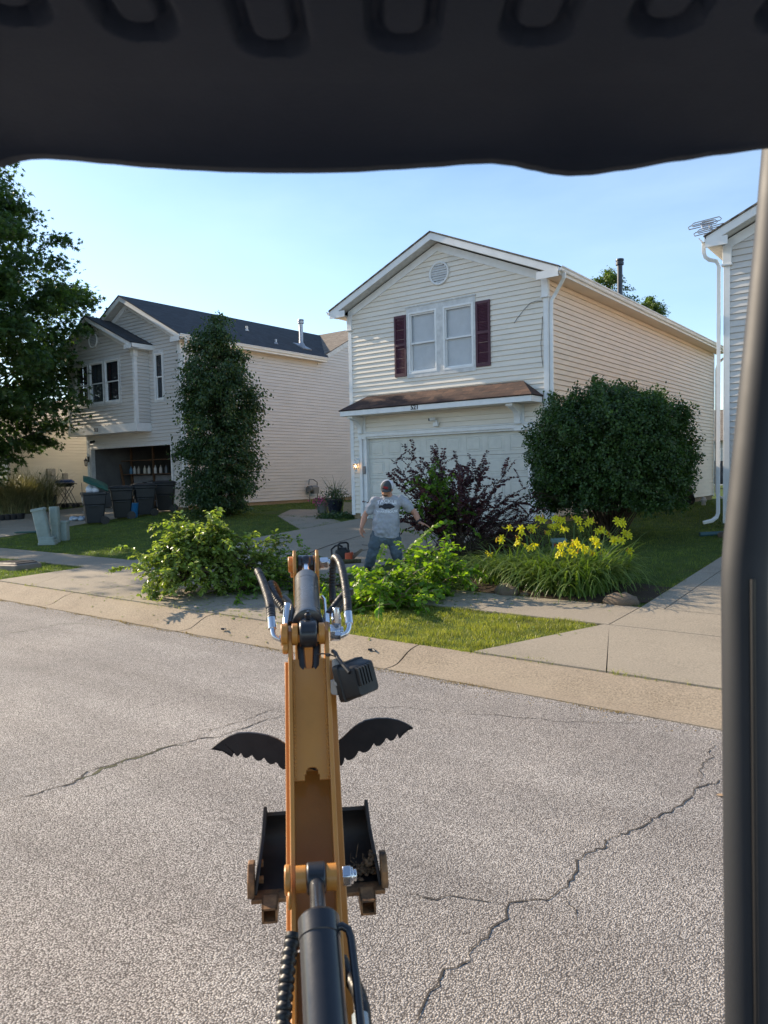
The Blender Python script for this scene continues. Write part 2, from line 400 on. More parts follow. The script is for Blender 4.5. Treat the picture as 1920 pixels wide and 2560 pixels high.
def strip_on_ground(mb, poly, dz, t=.05, nx=8):
    """poly: list of (x,y) corners (convex); a slab following the ground"""
    n = len(poly); top = [(x, y, ground_z(x, y)+dz) for x, y in poly]; bot = [(x, y, z-t) for x, y, z in top]
    mb.add(top+bot, [tuple(range(n)), tuple(range(2*n-1, n-1, -1))]+[(i, i+n, (i+1) % n+n, (i+1) % n) for i in range(n)])
def subdiv_rect(mb, x0, x1, y0, y1, dz, g=.007, ny=1):
    ys = np.linspace(y0+g, y1-g, ny+1)
    for k in range(ny):
        strip_on_ground(mb, [(x0+g, ys[k]), (x1-g, ys[k]), (x1-g, ys[k+1]), (x0+g, ys[k+1])], dz)
    # shared seams between sub-strips are invisible (same height)

SW0, SW1 = 7.93, 8.97
# sidewalk slabs (driveways interrupt it)
DR521 = (-13.45, -7.95); DR513 = (-28.2, -21.7); DRR = (-3.0, 3.2)
sw = MB()
def walk_run(a, b_):
    n = max(1, round((b_-a)/1.5)); w = (b_-a)/n
    for i in range(n): subdiv_rect(sw, a+i*w, a+(i+1)*w, SW0, SW1, .022)
walk_run(-60, DR513[0]); walk_run(DR513[1], DR521[0]-.0); walk_run(DR521[1], DRR[0]); walk_run(DRR[1], 20)
swo = sw.build('sidewalk', M_walk, smooth=20); tag(swo, kind='structure')

def driveway(name, x0, x1, y1, flare, mat=M_drive, cols=2, inset=0.0, outl=.10, edge=0.0):
    mb = MB(); xm = (x0+x1)/2
    # apron between kerb and sidewalk, flared
    K = 6.245
    A = [(x0-flare, K), (x0, K), (x0, SW0)]
    if inset: strip_on_ground(mb, [(x0-outl, K), (x0+inset-.012, K), (x0-.012+.02, SW0-.01), (x0-.05, SW0-.01)], .022)
    else: strip_on_ground(mb, [(x0-flare+.01, K), (x0-.01, K), (x0-.01, SW0-.01), (x0-.03, SW0-.01)], .022)
    for c in range(cols):
        a = lerp(x0, x1, c/cols); b_ = lerp(x0, x1, (c+1)/cols)
        if inset and c == 0: strip_on_ground(mb, [(a+inset, K), (b_-.007, K), (b_-.007, SW0-.007), (a+.007, SW0-.007)], .022)
        else: subdiv_rect(mb, a, b_, K-.007, SW0, .022)
        subdiv_rect(mb, a, b_, SW0, SW1, .022)
        L = y1-SW1; n = max(1, round(L/2.6))
        for i in range(n):
            if edge and c == 0: subdiv_rect(mb, a, a+edge, SW1+L*i/n, SW1+L*(i+1)/n, .022)
            subdiv_rect(mb, a+(edge if c == 0 else 0), b_, SW1+L*i/n, SW1+L*(i+1)/n, .022)
    fr_ = 1.65 if inset > 1 else flare
    strip_on_ground(mb, [(x1+.01, K), (x1+fr_-.01, K), (x1+.03, SW0-.01), (x1+.01, SW0-.01)], .022)
    o = mb.build(name, mat, smooth=20); tag(o, kind='structure'); return o
driveway('driveway', DR521[0], DR521[1], 16.33, .75, inset=1.15)
driveway('driveway', DR513[0], DR513[1], 16.5, 1.5)
driveway('driveway', DRR[0], DRR[1], 16.33, .72, inset=.62, outl=.72, edge=.28)
# dark dirt showing in the joints below the slabs
jm = MB()
for a, b_ in ((-60, DR513[0]), (DR513[1], DR521[0]), (DR521[1], DRR[0]), (DRR[1], 20)):
    strip_on_ground(jm, [(a, SW0), (b_, SW0), (b_, SW1), (a, SW1)], .006, .02)
for a, b_, y1, fl in ((*DR521, 16.33, .1), (*DR513, 16.5, 1.45), (*DRR, 16.33, .68)):
    strip_on_ground(jm, [(a-fl, 6.2), (b_+(1.6 if a == DR521[0] else fl), 6.2), (b_, SW0), (a, SW0)], .006, .02)
    ys = [SW0, SW1, *np.linspace(SW1, y1, 6)[1:]]
    for q0, q1 in zip(ys[:-1], ys[1:]): strip_on_ground(jm, [(a, q0), (b_, q0), (b_, q1), (a, q1)], .006, .02)
jo = jm.build('dirt', M_joint, smooth=0); tag(jo, kind='structure')
# front path beside the 521 garage, leading to the side door
pm = MB()
for q in ([(-16.6, 16.2), (-13.5, 14.0), (-13.5, 15.6), (-16.2, 17.6)], [(-18.2, 18.4), (-16.63, 16.24), (-16.23, 17.64), (-17.4, 19.4)]):
    strip_on_ground(pm, q, .02)
po = pm.build('path', M_drive, smooth=20); tag(po, kind='structure')

# street cracks: jagged ribbons, a few mm above the asphalt, children of the street
M_crack = plain('crack_gap', (.05, .042, .035), .95); M_moss = plain('crack_moss', (.10, .10, .045), .95, var=.3, vscale=40)
def crack(pts, w, mat=M_crack, jit=.012, dzz=.003):
    ps = []
    for (x0, y0), (x1, y1) in zip(pts[:-1], pts[1:]):
        a = ony(x0*1.1574, y0*1.1574); b_ = ony(x1*1.1574, y1*1.1574)
        n = max(2, int((b_-a).length/.03))
        for k in range(n): ps.append(a.lerp(b_, k/n))
    out = []; ox = oy = 0
    for p in ps:
        ox = ox*.75+random.gauss(0, jit); oy = oy*.75+random.gauss(0, jit); out.append(Vector((p.x+ox, p.y+oy, 0)))
    mb = MB(); vs = []; fs = []
    for i, p in enumerate(out):
        d = (out[min(i+1, len(out)-1)]-out[max(i-1, 0)]); d.z = 0; d.normalize(); nn = Vector((-d.y, d.x, 0))
        ww = w*random.uniform(.25, 1.3)*(.4+.6*min(1, min(i, len(out)-1-i)/6))
        vs += [tuple(p+nn*ww/2), tuple(p-nn*ww/2)]
    vs = [(x, y, -.012+dzz+.010*max(0,min(1,(y-5.55)/.15))) for x, y, z in vs]
    fs = [(2*i, 2*i+1, 2*i+3, 2*i+2) for i in range(len(out)-1)]
    mb.add(vs, fs); return mb.build('crack', mat, street, smooth=0)
def ony(px, py):
    d = CF*FPX + CR*(px-960) + CU*(1280-py); t = -EYE/d[2]; q = np.array([0, 0, EYE])+d*t; return Vector(q.tolist())
crack([(1570,1676),(1510,1700),(1490,1722),(1450,1752),(1400,1772),(1330,1800),(1292,1828),(1252,1852),(1238,1890),(1205,1925),(1130,1938),(1092,1945),(1075,1975),(1045,2010),(1010,2052),(950,2112),(925,2155),(890,2205),(875,2225)], .010)
crack([(1092,1945),(1040,1935),(960,1938),(890,1925),(845,1912)], .008)
crack([(1510,1700),(1505,1665),(1545,1605)], .008)
crack([(1205,1925),(1225,1960),(1235,2000)], .006)
crack([(-10,1732),(60,1714),(150,1690),(190,1665),(235,1650),(330,1622),(400,1600),(470,1586),(540,1562),(615,1538)], .013)
crack([(150,1690),(195,1664),(235,1650),(330,1622),(400,1602)], .03, M_moss, .02, .002)
crack([(420,1598),(455,1570),(520,1556),(560,1540),(612,1524)], .007)
crack([(755,1526),(850,1524),(960,1536),(1100,1546),(1230,1556),(1400,1562)], .007)
crack([(0,1365),(60,1362),(130,1345),(220,1347)], .012, M_moss, .02, .002)
for i in range(22):
    pass
# ------------------------------------------------------------------ houses
EXPO = 0.127
def siding(name, mat, parent, o, u, n, x0, x1, z0, z1, holes=(), top=None, lap=.020, expo=EXPO, nosplit=False):
    """real lap siding on a vertical wall. o: wall origin (x,y), u: horizontal unit dir, n: outward normal.
    top(z) -> (xl, xr) limits of the wall at height z (gables); holes: (xa, xb, za, zb)"""
    mb = MB(); u = Vector((u[0], u[1], 0)); n = Vector((n[0], n[1], 0)); o = Vector((o[0], o[1], 0))
    def pt(s, z, d): return o+u*s+n*d+Vector((0, 0, z))
    flip = (u.cross(Vector((0, 0, 1)))).dot(n) < 0
    cuts = sorted(set([h[2] for h in holes]+[h[3] for h in holes]))
    z = z0
    while z < z1-1e-4:
        ze = min(z+expo, z1); zs = [z]+[c for c in cuts if z+1e-4 < c < ze-1e-4]+[ze]
        for a, b_ in zip(zs[:-1], zs[1:]):
            la, lb = (top(a) if top else (x0, x1)), (top(b_) if top else (x0, x1))
            la = (max(la[0], x0), min(la[1], x1)); lb = (max(lb[0], x0), min(lb[1], x1))
            if la[1]-la[0] < .01: continue
            if lb[1] < lb[0]: mid = (lb[0]+lb[1])/2; lb = (mid, mid)
            iv = [(la[0], la[1], lb[0], lb[1])]
            for h in holes:
                if h[2] < b_-1e-5 and h[3] > a+1e-5:
                    nv = []
                    for (p0, p1, q0, q1) in iv:
                        if h[1] <= p0 or h[0] >= p1: nv.append((p0, p1, q0, q1)); continue
                        if h[0] > p0: nv.append((p0, h[0], q0, h[0]))
                        if h[1] < p1: nv.append((h[1], p1, h[1], q1))
                    iv = nv
            da = lap*(1-(a-z)/expo); db = lap*(1-(b_-z)/expo)
            for (p0, p1, q0, q1) in iv:
                f = (0, 1, 2, 3) if not flip else (3, 2, 1, 0)
                g_ = .013 if (a == z and b_-a > .03) else 0
                if g_:
                    mb.add([pt(p0, a, -.012), pt(p1, a, -.012), pt(p1, a+g_, -.012), pt(p0, a+g_, -.012)], [f])
                    mb.add([pt(p0, a+g_, -.012), pt(p1, a+g_, -.012), pt(p1, a+g_, da), pt(p0, a+g_, da)], [f])
                mb.add([pt(p0, a+g_, da), pt(p1, a+g_, da), pt(q1, b_, db), pt(q0, b_, db)], [f])
                if abs(b_-ze) < 1e-6: mb.add([pt(q0, b_, db), pt(q1, b_, db), pt(q1, b_, -.012), pt(q0, b_, -.012)], [f])
        z = ze
    return mb.build(name, mat, parent, smooth=0)

class Frame:
    """axis helper for things on a wall: s along wall, d outward, z up"""
    def __init__(s, o, u, n): s.o = Vector((o[0], o[1], 0)); s.u = Vector((u[0], u[1], 0)); s.n = Vector((n[0], n[1], 0))
    def p(s, a, d, z): return s.o+s.u*a+s.n*d+Vector((0, 0, z))
    def box(s, mb, a0, a1, d0, d1, z0, z1):
        c = [s.p(a, d, z) for z in (z0, z1) for (a, d) in ((a0, d0), (a1, d0), (a1, d1), (a0, d1))]
        fs = [(0,3,2,1),(4,5,6,7),(0,1,5,4),(1,2,6,5),(2,3,7,6),(3,0,4,7)]
        if (s.u.cross(s.n)).z < 0: fs = [f[::-1] for f in fs]
        mb.add(c, fs); return mb

M_glass_sky = glass_mat('sky_tinted_glass', (.10, .17, .23)); M_glass_sky.node_tree.nodes['Principled BSDF'].inputs['Alpha'].default_value = .12  # bluish tint stands in for the sky reflected in the panes
def window(fr, parent, a0, a1, z0, z1, blind=True, curtain=None, depth=.09, split=True, trim=.05, style=0):
    """double hung window: outer frame, two sashes, glass panes, blind or curtain behind"""
    fm = MB()
    t = trim
    fr.box(fm, a0, a0+t, -.05, .035, z0, z1); fr.box(fm, a1-t, a1, -.05, .035, z0, z1)
    fr.box(fm, a0+t, a1-t, -.05, .035, z0, z0+t*1.1); fr.box(fm, a0+t, a1-t, -.05, .035, z1-t, z1)
    f = fm.build('window', M_white, parent, smooth=0, bevel=.004)
    zm = (z0+z1)/2-.01; s = .035
    for k, (za, zb, d) in enumerate(((zm-.02, z1-t, 0.0), (z0+t*1.1, zm+.02, -.035))):
        sm = MB(); fr.box(sm, a0+t, a0+t+s, d-.03, d+.0, za, zb); fr.box(sm, a1-t-s, a1-t, d-.03, d, za, zb)
        fr.box(sm, a0+t+s, a1-t-s, d-.03, d, za, za+.042); fr.box(sm, a0+t+s, a1-t-s, d-.03, d, zb-s, zb)
        sm.build('sash', M_white, f, smooth=0)
        gm = MB(); fr.box(gm, a0+t+s, a1-t-s, d-.019, d-.015, za+.042, zb-s); gm.build('pane', M_glass_sky if blind else M_glass, f, smooth=0)
    if blind:
        bm_ = MB(); z = z0+.06
        while z < z1-.05:
            bm_.add([fr.p(a0+t, -.080, z), fr.p(a1-t, -.080, z), fr.p(a1-t, -.064, z+.047), fr.p(a0+t, -.064, z+.047)], [(0, 1, 2, 3)])
            z += .052
        fr.box(bm_, a0+t, a1-t, -.092, -.088, z0, z1)
        bm_.build('blind', M_blind, f, smooth=0)
    else:
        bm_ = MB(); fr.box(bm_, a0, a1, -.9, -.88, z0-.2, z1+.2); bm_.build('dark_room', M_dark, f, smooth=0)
        for (c0, c1, mt) in (curtain or []):
            cm = MB(); pts = []
            n_ = 18
            r0 = []; r1 = []
            for i in range(n_+1):
                x = lerp(a0+c0*(a1-a0), a0+c1*(a1-a0), i/n_); d = -.16+.018*math.sin(i*1.9)
                r0.append(fr.p(x, d, z0+.03)); r1.append(fr.p(x, d, z1-.03))
            cm.rings([r0, r1], False, False, close=False); cm.build('curtain', mt, f, smooth=60)
    return f

def shutter(fr, parent, a0, a1, z0, z1):
    mb = MB(); e = .055; zm = lerp(z0, z1, .52)
    fr.box(mb, a0, a0+e, .012, .045, z0, z1); fr.box(mb, a1-e, a1, .012, .045, z0, z1)
    fr.box(mb, a0+e, a1-e, .012, .045, z0, z0+e*1.6); fr.box(mb, a0+e, a1-e, .012, .045, z1-e*1.3, z1); fr.box(mb, a0+e, a1-e, .012, .045, zm-e*.6, zm+e*.6)
    fr.box(mb, a0+e, a1-e, .010, .018, z0+e, z1-e)
    for (za, zb) in ((z0+e*1.6, zm-e*.6), (zm+e*.6, z1-e*1.3)):
        z = za+.01
        while z < zb-.02:
            mb.add([fr.p(a0+e, .038, z), fr.p(a1-e, .038, z), fr.p(a1-e, .019, z+.03), fr.p(a0+e, .019, z+.03)], [(0, 1, 2, 3)])
            mb.add([fr.p(a0+e, .019, z), fr.p(a1-e, .019, z), fr.p(a1-e, .038, z), fr.p(a0+e, .038, z)], [(0, 1, 2, 3)])
            z += .036
    return mb.build('shutter', M_shutter, parent, smooth=0)

def round_vent(fr, parent, a, z, r):
    mb = MB(); n = 40; rings = []
    for rr, d in ((r, .012), (r, .05), (r*.93, .06), (r*.84, .05), (r*.82, .015)):
        rings.append([fr.p(a+rr*math.cos(2*math.pi*i/n), d, z+rr*math.sin(2*math.pi*i/n)) for i in range(n)])
    mb.rings(rings, False, False)
    o = mb.build('gable_vent', M_white, parent, smooth=35)
    lm = MB(); k = 8; R_ = r*.82
    for i in range(k):
        zz = z-R_+2*R_*(i+.5)/k; hw = math.sqrt(max(0, R_*R_-(zz-z)**2))
        lm.add([fr.p(a-hw, .045, zz-.028), fr.p(a+hw, .045, zz-.028), fr.p(a+hw, .022, zz+.03), fr.p(a-hw, .022, zz+.03)], [(0, 1, 2, 3)])
    lm.build('louvre', M_white2, o, smooth=0)
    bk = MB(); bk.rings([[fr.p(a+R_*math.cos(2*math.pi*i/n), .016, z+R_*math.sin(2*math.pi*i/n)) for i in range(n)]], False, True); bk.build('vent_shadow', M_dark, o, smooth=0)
    return o

def text_mesh(name, body, mat, parent, M, size, ext=.004, font_bold=False):
    cu = bpy.data.curves.new(name, 'FONT'); cu.body = body; cu.size = size; cu.extrude = ext; cu.align_x = 'CENTER'; cu.align_y = 'CENTER'
    cu.resolution_u = 4
    if font_bold: cu.offset = size*.018
    o = bpy.data.objects.new(name+'_t', cu); COL.objects.link(o)
    dg = bpy.context.evaluated_depsgraph_get(); me = bpy.data.meshes.new_from_object(o.evaluated_get(dg)); bpy.data.objects.remove(o)
    off = root_loc(parent) if parent is not None else Vector()
    me.transform(Matrix.Translation(-off)@M); me.materials.clear(); me.materials.append(mat); me.name = name
    q = bpy.data.objects.new(name, me); COL.objects.link(q)
    if parent is not None: q.parent = parent
    return q
def wall_matrix(fr, a, d, z, tilt=0):
    """text basis on a wall seen from outside"""
    right = fr.u.copy(); nrm = fr.n.copy()
    if right.cross(Vector((0, 0, 1))).dot(nrm) < 0: right = -right
    up = Vector((0, 0, 1)); p = fr.p(a, d, z)
    return Matrix(((right.x, up.x, nrm.x, p.x), (right.y, up.y, nrm.y, p.y), (right.z, up.z, nrm.z, p.z), (0, 0, 0, 1)))@Matrix.Rotation(tilt, 4, 'Z')

def downspout(parent, pts, mat=M_white, w=.075, d=.055):
    """folded rectangular pipe along a polyline, with straps"""
    mb = MB(); pts = [V(p) for p in pts]
    # smooth elbows
    mb.tube(pts, w*.58, n=4, caps=True) if False else None
    rr = []
    for i, p in enumerate(pts):
        t = (pts[min(i+1, len(pts)-1)]-pts[max(i-1, 0)]).normalized()
        side = Vector((1, 0, 0)) if abs(t.x) < .9 else Vector((0, 1, 0))
        a = (side-t*side.dot(t)).normalized(); b = t.cross(a).normalized()
        rr.append([p+a*(sx*w/2)+b*(sy*d/2) for sx, sy in ((-1, -1), (-.4, -1), (-.4, -.86), (.4, -.86), (.4, -1), (1, -1), (1, 1), (-1, 1))])
    mb.rings(rr); return mb.build('downspout', mat, parent, smooth=25, bevel=.006)

def gutter(parent, p0, p1, out, mat=M_white):
    """K-style gutter between two points (its back top edge), out: outward unit"""
    p0, p1, out = V(p0), V(p1), V(out)
    prof = [(0, 0), (0, -.10), (.065, -.10), (.085, -.07), (.085, -.045), (.12, -.02), (.12, 0), (.108, 0), (.108, -.015), (.075, -.04), (.06, -.09), (.01, -.09), (.01, 0)]
    mb = MB(); mb.rings([[p+out*a+Vector((0, 0, z)) for a, z in prof] for p in (p0, p1)]); 
    return mb.build('gutter', mat, parent, smooth=25)

def gable_front(parent, y, xl, xr, xm, ze, zr, over, oh, zb, name='rake_board', th=.17):
    """rake fascia + soffit on the front gable. xl,xr eave tip x, ze eave top z, zr ridge top z, over: y overhang"""
    for s, xe in ((-1, xl), (1, xr)):
        mb = MB(); d = Vector((xm-xe, 0, zr-ze)); n_ = Vector((-d.z, 0, d.x)).normalized()
        if n_.z < 0: n_ = -n_
        a = Vector((xe, y-over, ze)); b = Vector((xm, y-over, zr)); dn = Vector((0, 0, -th))
        if s > 0: mb.prism([a, b, b+dn, a+dn], (0, .028, 0))
        else: mb.prism([a, b, b+dn, a+dn], (0, .028, 0))
        # wall-side frieze band under the soffit
        f0 = Vector((xe-s*oh, y-.03, ze-th*1.15)); f1 = Vector((xm, y-.03, zr-th*1.15-.0)); g = abs(zr-ze)/abs(xm-xe)
        f0.z = zr-th*1.15-abs(xm-f0.x)*g
        mb.prism([f0, f1, f1-Vector((0, 0, .20)), f0-Vector((0, 0, .20))], (0, .027, 0))
        mb.build(name, M_white, parent, smooth=0)
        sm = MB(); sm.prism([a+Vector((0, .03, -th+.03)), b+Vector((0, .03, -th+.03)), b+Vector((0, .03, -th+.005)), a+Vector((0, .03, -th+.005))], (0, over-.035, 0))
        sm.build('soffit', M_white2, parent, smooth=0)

def corner_post(parent, x, y, sx, z0, z1, w=.10, sy=-1):
    """L-shaped corner board whose outer corner is at (x,y); sx: -1 left corner, +1 right corner of the front"""
    mb = MB(); t = .022
    mb.box((min(x, x-sx*w)-(0 if sx < 0 else 0), y-t, z0), (max(x, x-sx*w), y-.001, z1))
    xa, xb = (x+.001, x+t) if sx > 0 else (x-t, x-.001)
    mb.box((xa, y-t, z0), (xb, y+w, z1))
    return mb.build('corner_board', M_white, parent, smooth=0, bevel=.004)

# ================================================================== house 521
def house_521(oh=.42, loc_x=0.0, name='house', full=True, X0=-13.72, X1=-7.64, Y0=16.4, Y1=31.5, label='', side_mat=None, front_mat=None):
    h = thing(name, label, 'house', (lerp(X0, X1, .5), Y0, .6))
    ZB = .84; ZE = 6.42; xm = (X0+X1)/2; ridge = 8.02; over = .34
    side_mat = side_mat or M_warm_bounce; front_mat = front_mat or M_cream
    fr = Frame((0, Y0), (1, 0), (0, -1)); slope = (ridge-.19-(ZE+.02))/(xm-X0)
    def top(z):
        if z < ZE: return (X0, X1)
        k = (z-ZE)/slope; return (X0+k, X1-k)
    gx0, gx1, gz0, gz1 = (X0+.40, X1-.42, .60, 2.94)
    wx0, wx1, wz0, wz1 = (X0+2.02, X0+4.14, 4.44, 6.30)
    siding('front_wall', front_mat, h, (0, Y0), (1, 0), (0, -1), X0, X1, ZB-.06, ridge-.2, holes=[(gx0-.02, gx1+.02, gz0, gz1+.05), (wx0+.03, wx1-.03, wz0+.04, wz1-.04)] if full else [], top=top)
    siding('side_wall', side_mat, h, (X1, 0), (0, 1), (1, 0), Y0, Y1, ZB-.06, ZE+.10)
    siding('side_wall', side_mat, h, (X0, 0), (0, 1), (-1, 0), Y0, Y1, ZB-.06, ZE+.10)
    siding('rear_wall', side_mat, h, (0, Y1), (1, 0), (0, 1), X0, X1, ZB-.06, ridge-.2, top=top)
    fm = MB(); e = .03
    for bx in ((X0+e, Y0+e, gx0+.1, Y0+.2), (gx1-.1, Y0+e, X1-e, Y0+.2), (X1-.2, Y0+.2, X1-e, Y1-e), (X0+e, Y0+.2, X0+.2, Y1-e), (X0+.2, Y1-.2, X1-.2, Y1-e)):
        fm.box((bx[0], bx[1], .1), (bx[2], bx[3], ZB-.03))
    fm.build('foundation', M_found_tan if side_mat is M_warm_bounce else M_found, h, smooth=0)
    # roof
    xe0, xe1 = X0-oh, X1+oh; sl = (ridge-(ZE+.13))/(xm-xe0); zE = ZE+.13-.0
    ya, yb = Y0-over-.03, Y1+.3
    roof_slab('roof', [(xe0-.03, ya, zE-.01), (xe0-.03, yb, zE-.01), (xm, yb, ridge+.02), (xm, ya, ridge+.02)], .03, M_shingle_grey, h)
    rr = roof_slab('roof', [(xe1+.03, yb, zE-.01), (xe1+.03, ya, zE-.01), (xm+.001, ya, ridge+.02), (xm+.001, yb, ridge+.02)], .03, M_shingle_grey, h)
    gable_front(h, Y0, xe0, xe1, xm, zE-.035, ridge-.02, over, oh, ZB)
    # eaves: soffit, fascia, gutter on both sides, boxed returns at the front
    for s, xe, xw in ((1, xe1, X1), (-1, xe0, X0)):
        mb = MB(); a, b = sorted((xw+s*.02, xe-s*.02))
        mb.box((a, Y0-over+.03, zE-.185), (b, Y1+.28, zE-.165)); mb.build('soffit', M_warm_bounce if s > 0 and side_mat is M_warm_bounce else M_white2, h, smooth=0)
        mb = MB(); a, b = sorted((xe-s*.02, xe)); mb.box((a, Y0-over, zE-.19), (b, Y1+.28, zE-.03)); mb.build('fascia', M_white, h, smooth=0)
        gutter(h, (xe, Y0-over-.02, zE-.03), (xe, Y1+.3, zE-.03), (s, 0, 0))
        mb = MB(); a, b = sorted((xw-s*.12, xe+s*.0)); mb.box((a, Y0-over-.004, zE-.24), (b, Y0-over+.026, zE-.07)); mb.build('cornice_return', M_white, h, smooth=0)
        mb = MB(); a, b = sorted((xw-s*.13, xw+s*.035)); mb.box((a, Y0-.06, zE-.58), (b, Y0+.05, zE-.19)); mb.box((a-.02, Y0-.075, zE-.60), (b+.02, Y0+.06, zE-.56))
        mb.build('pilaster_cap', M_white, h, smooth=0, bevel=.006)
        corner_post(h, xw+s*.0, Y0, s, ZB-.1, zE-.6)
        cp = MB(); 
    corner_post(h, X1, Y1-.001, 1, ZB-.1, zE-.19)
    # downspouts
    z9 = .70
    downspout(h, [(X1+oh+.04, Y0-.10, zE-.13), (X1+oh+.04, Y0-.10, zE-.24), (X1+.16, Y0+.10, zE-.52), (X1+.075, Y0+.06, zE-.68), (X1+.07, Y0+.05, zE-.9), (X1+.07, Y0+.05, z9+.15), (X1+.10, Y0-.02, z9+.03), (X1+.2, Y0-.15, z9-.03)])
    downspout(h, [(X1+oh+.04, Y1+.2, zE-.13), (X1+oh+.02, Y1+.2, zE-.28), (X1+.16, Y1+.1, zE-.55), (X1+.10, Y1+.06, zE-.8), (X1+.10, Y1+.06, z9+.2), (X1+.18, Y1-.05, z9+.05), (X1+.4, Y1-.2, z9-.02)], M_white2)
    if not full: return h
    # twin window with trim, blinds and shutters
    cas = MB(); t = .06
    fr.box(cas, wx0-.0, wx0+t, 0, .03, wz0, wz1); fr.box(cas, wx1-t, wx1, 0, .03, wz0, wz1)
    fr.box(cas, wx0+t, wx1-t, 0, .03, wz1-.14, wz1); fr.box(cas, wx0-.02, wx1+.02, 0, .05, wz1, wz1+.03); fr.box(cas, wx0+t, wx1-t, 0, .03, wz0, wz0+.10); fr.box(cas, (wx0+wx1)/2-.1, (wx0+wx1)/2+.1, 0, .028, wz0+.1, wz1-.14)
    cas.build('window_trim', M_white2, h, smooth=0)
    mid = (wx0+wx1)/2
    window(fr, h, wx0+t, mid-.10, wz0+.10, wz1-.14); window(fr, h, mid+.10, wx1-t, wz0+.10, wz1-.14)
    shutter(fr, h, wx0-.40, wx0-.01, 4.50, 6.13); shutter(fr, h, wx1+.02, wx1+.42, 4.52, 6.14)
    round_vent(fr, h, xm+.05, 7.03, .30)
    # shingled awning over the garage, on two curved brackets
    aw = MB(); D = .62
    AX0, AX1 = X0+.12, X1-.14; zt, zf = 4.07, 3.60
    roof_slab('awning_roof', [(AX0-.03, Y0-D-.03, zf+.07), (AX1+.03, Y0-D-.03, zf+.07), (AX1-.50, Y0-.02, zt), (AX0+.50, Y0-.02, zt)], .03, M_shingle_brown, h)
    roof_slab('awning_roof', [(AX1+.03, Y0-D-.03, zf+.07), (AX1+.03, Y0-.02, zf+.07), (AX1-.499, Y0-.019, zt-.001), (AX1-.499, Y0-.021, zt)], .03, M_shingle_brown, h)
    roof_slab('awning_roof', [(AX0-.03, Y0-.02, zf+.07), (AX0-.03, Y0-D-.03, zf+.07), (AX0+.499, Y0-.021, zt), (AX0+.499, Y0-.019, zt-.001)], .03, M_shingle_brown, h)
    aw.box((AX0, Y0-D, zf-.09), (AX1, Y0-D+.025, zf+.06)); aw.box((AX0, Y0-D+.025, zf-.09), (AX0+.025, Y0-.02, zf+.06)); aw.box((AX1-.025, Y0-D+.025, zf-.09), (AX1, Y0-.02, zf+.06))
    awo = aw.build('awning_fascia', M_white, h, smooth=0, bevel=.005)
    so_ = MB(); so_.box((AX0+.025, Y0-D+.025, zf-.085), (AX1-.025, Y0-.016, zf-.07)); so_.build('awning_soffit', M_cream, h, smooth=0)
    for bx in (AX0+.28, AX1-.62):
        bk = MB(); prof = []
        for k in range(9):
            a = k/8*math.pi/2; prof.append((.12+.40*math.cos(a)*.0, 0))
        pl = [(.0, zf-.09), (.50, zf-.09), (.50, zf-.17), (.44, zf-.19)]
        for k in range(1, 9):
            a = k/8*math.pi/2; pl.append((.12+.30*(1-math.sin(a)), zf-.20-.26*(1-math.cos(a))-.02*k/8))
        pl += [(.12, zf-.56), (.0, zf-.56)]
        bk.prism([(bx-.07, Y0-d, z) for d, z in pl], (.14, 0, 0))
        bk.box((bx-.09, Y0-.54, zf-.155), (bx+.09, Y0-.4, zf-.092))
        bk.build('bracket', M_white, h, smooth=20, bevel=.006)
        bp = MB(); bp.box((bx-.14, Y0-.03, zf-.72), (bx+.14, Y0-.012, zf-.09)); bp.build('bracket_plate', M_white, h, smooth=0)
    # house number
    M_num = M_black
    text_mesh('house_number', '521', M_num, h, wall_matrix(Frame((0, Y0-D), (1, 0), (0, -1)), -11.06, .006, zf-.01), .17, .005, True)
    # garage trim, door with raised panels
    gt = MB(); fr.box(gt, gx0-.09, gx0+.0, -.02, .035, gz0+.1, gz1+.10); fr.box(gt, gx1, gx1+.09, -.02, .035, gz0+.1, gz1+.10); fr.box(gt, gx0, gx1, -.02, .035, gz1, gz1+.10); fr.box(gt, gx0-.11, gx1+.11, .0, .06, gz1+.10, gz1+.13)
    fr.box(gt, gx0, gx0+.13, -.16, -.02, gz0+.03, gz1); fr.box(gt, gx1-.13, gx1, -.16, -.02, gz0+.03, gz1); fr.box(gt, gx0+.13, gx1-.13, -.16, -.02, gz1-.05, gz1)
    gt.build('garage_trim', M_white, h, smooth=0, bevel=.004)
    gd = MB(); R = 4; Ccols = 8; ax0, ax1 = gx0+.13, gx1-.13; hh = (gz1-.05-gz0-.03)/R
    for r in range(R):
        z0 = gz0+.03+r*hh; fr.box(gd, ax0, ax1, -.18, -.13, z0+.003, z0+hh-.005)
        for c in range(Ccols):
            x0 = lerp(ax0, ax1, c/Ccols)+.09; x1 = lerp(ax0, ax1, (c+1)/Ccols)-.09; za, zb = z0+.10, z0+hh-.10
            # pressed panel: groove ring then raised field
            def rg(i, d): return [fr.p(x0+i, d, za+i), fr.p(x1-i, d, za+i), fr.p(x1-i, d, zb-i), fr.p(x0+i, d, zb-i)]
            gd.rings([rg(-.012, -.1298), rg(0, -.122), rg(.018, -.146), rg(.03, -.146), rg(.055, -.118)], False, True)
    gdo = gd.build('garage_door', plain('garage_door_paint', (.66, .65, .58), .45, var=.05), h, smooth=0)
    kp = MB(); fr.box(kp, gx0+.02, gx0+.09, -.02, .02, 1.90, 2.12); kp.build('keypad', plain('keypad_grey', (.2, .2, .2), .5), h, smooth=0, bevel=.008)
    # security camera with white housing
    sc_ = MB(); sc_.cyl(fr.p(-10.78, .02, 3.24), fr.p(-10.78, .06, 3.24), .035); sc_.cyl(fr.p(-10.78, .06, 3.24), fr.p(-10.84, .13, 3.29), .014)
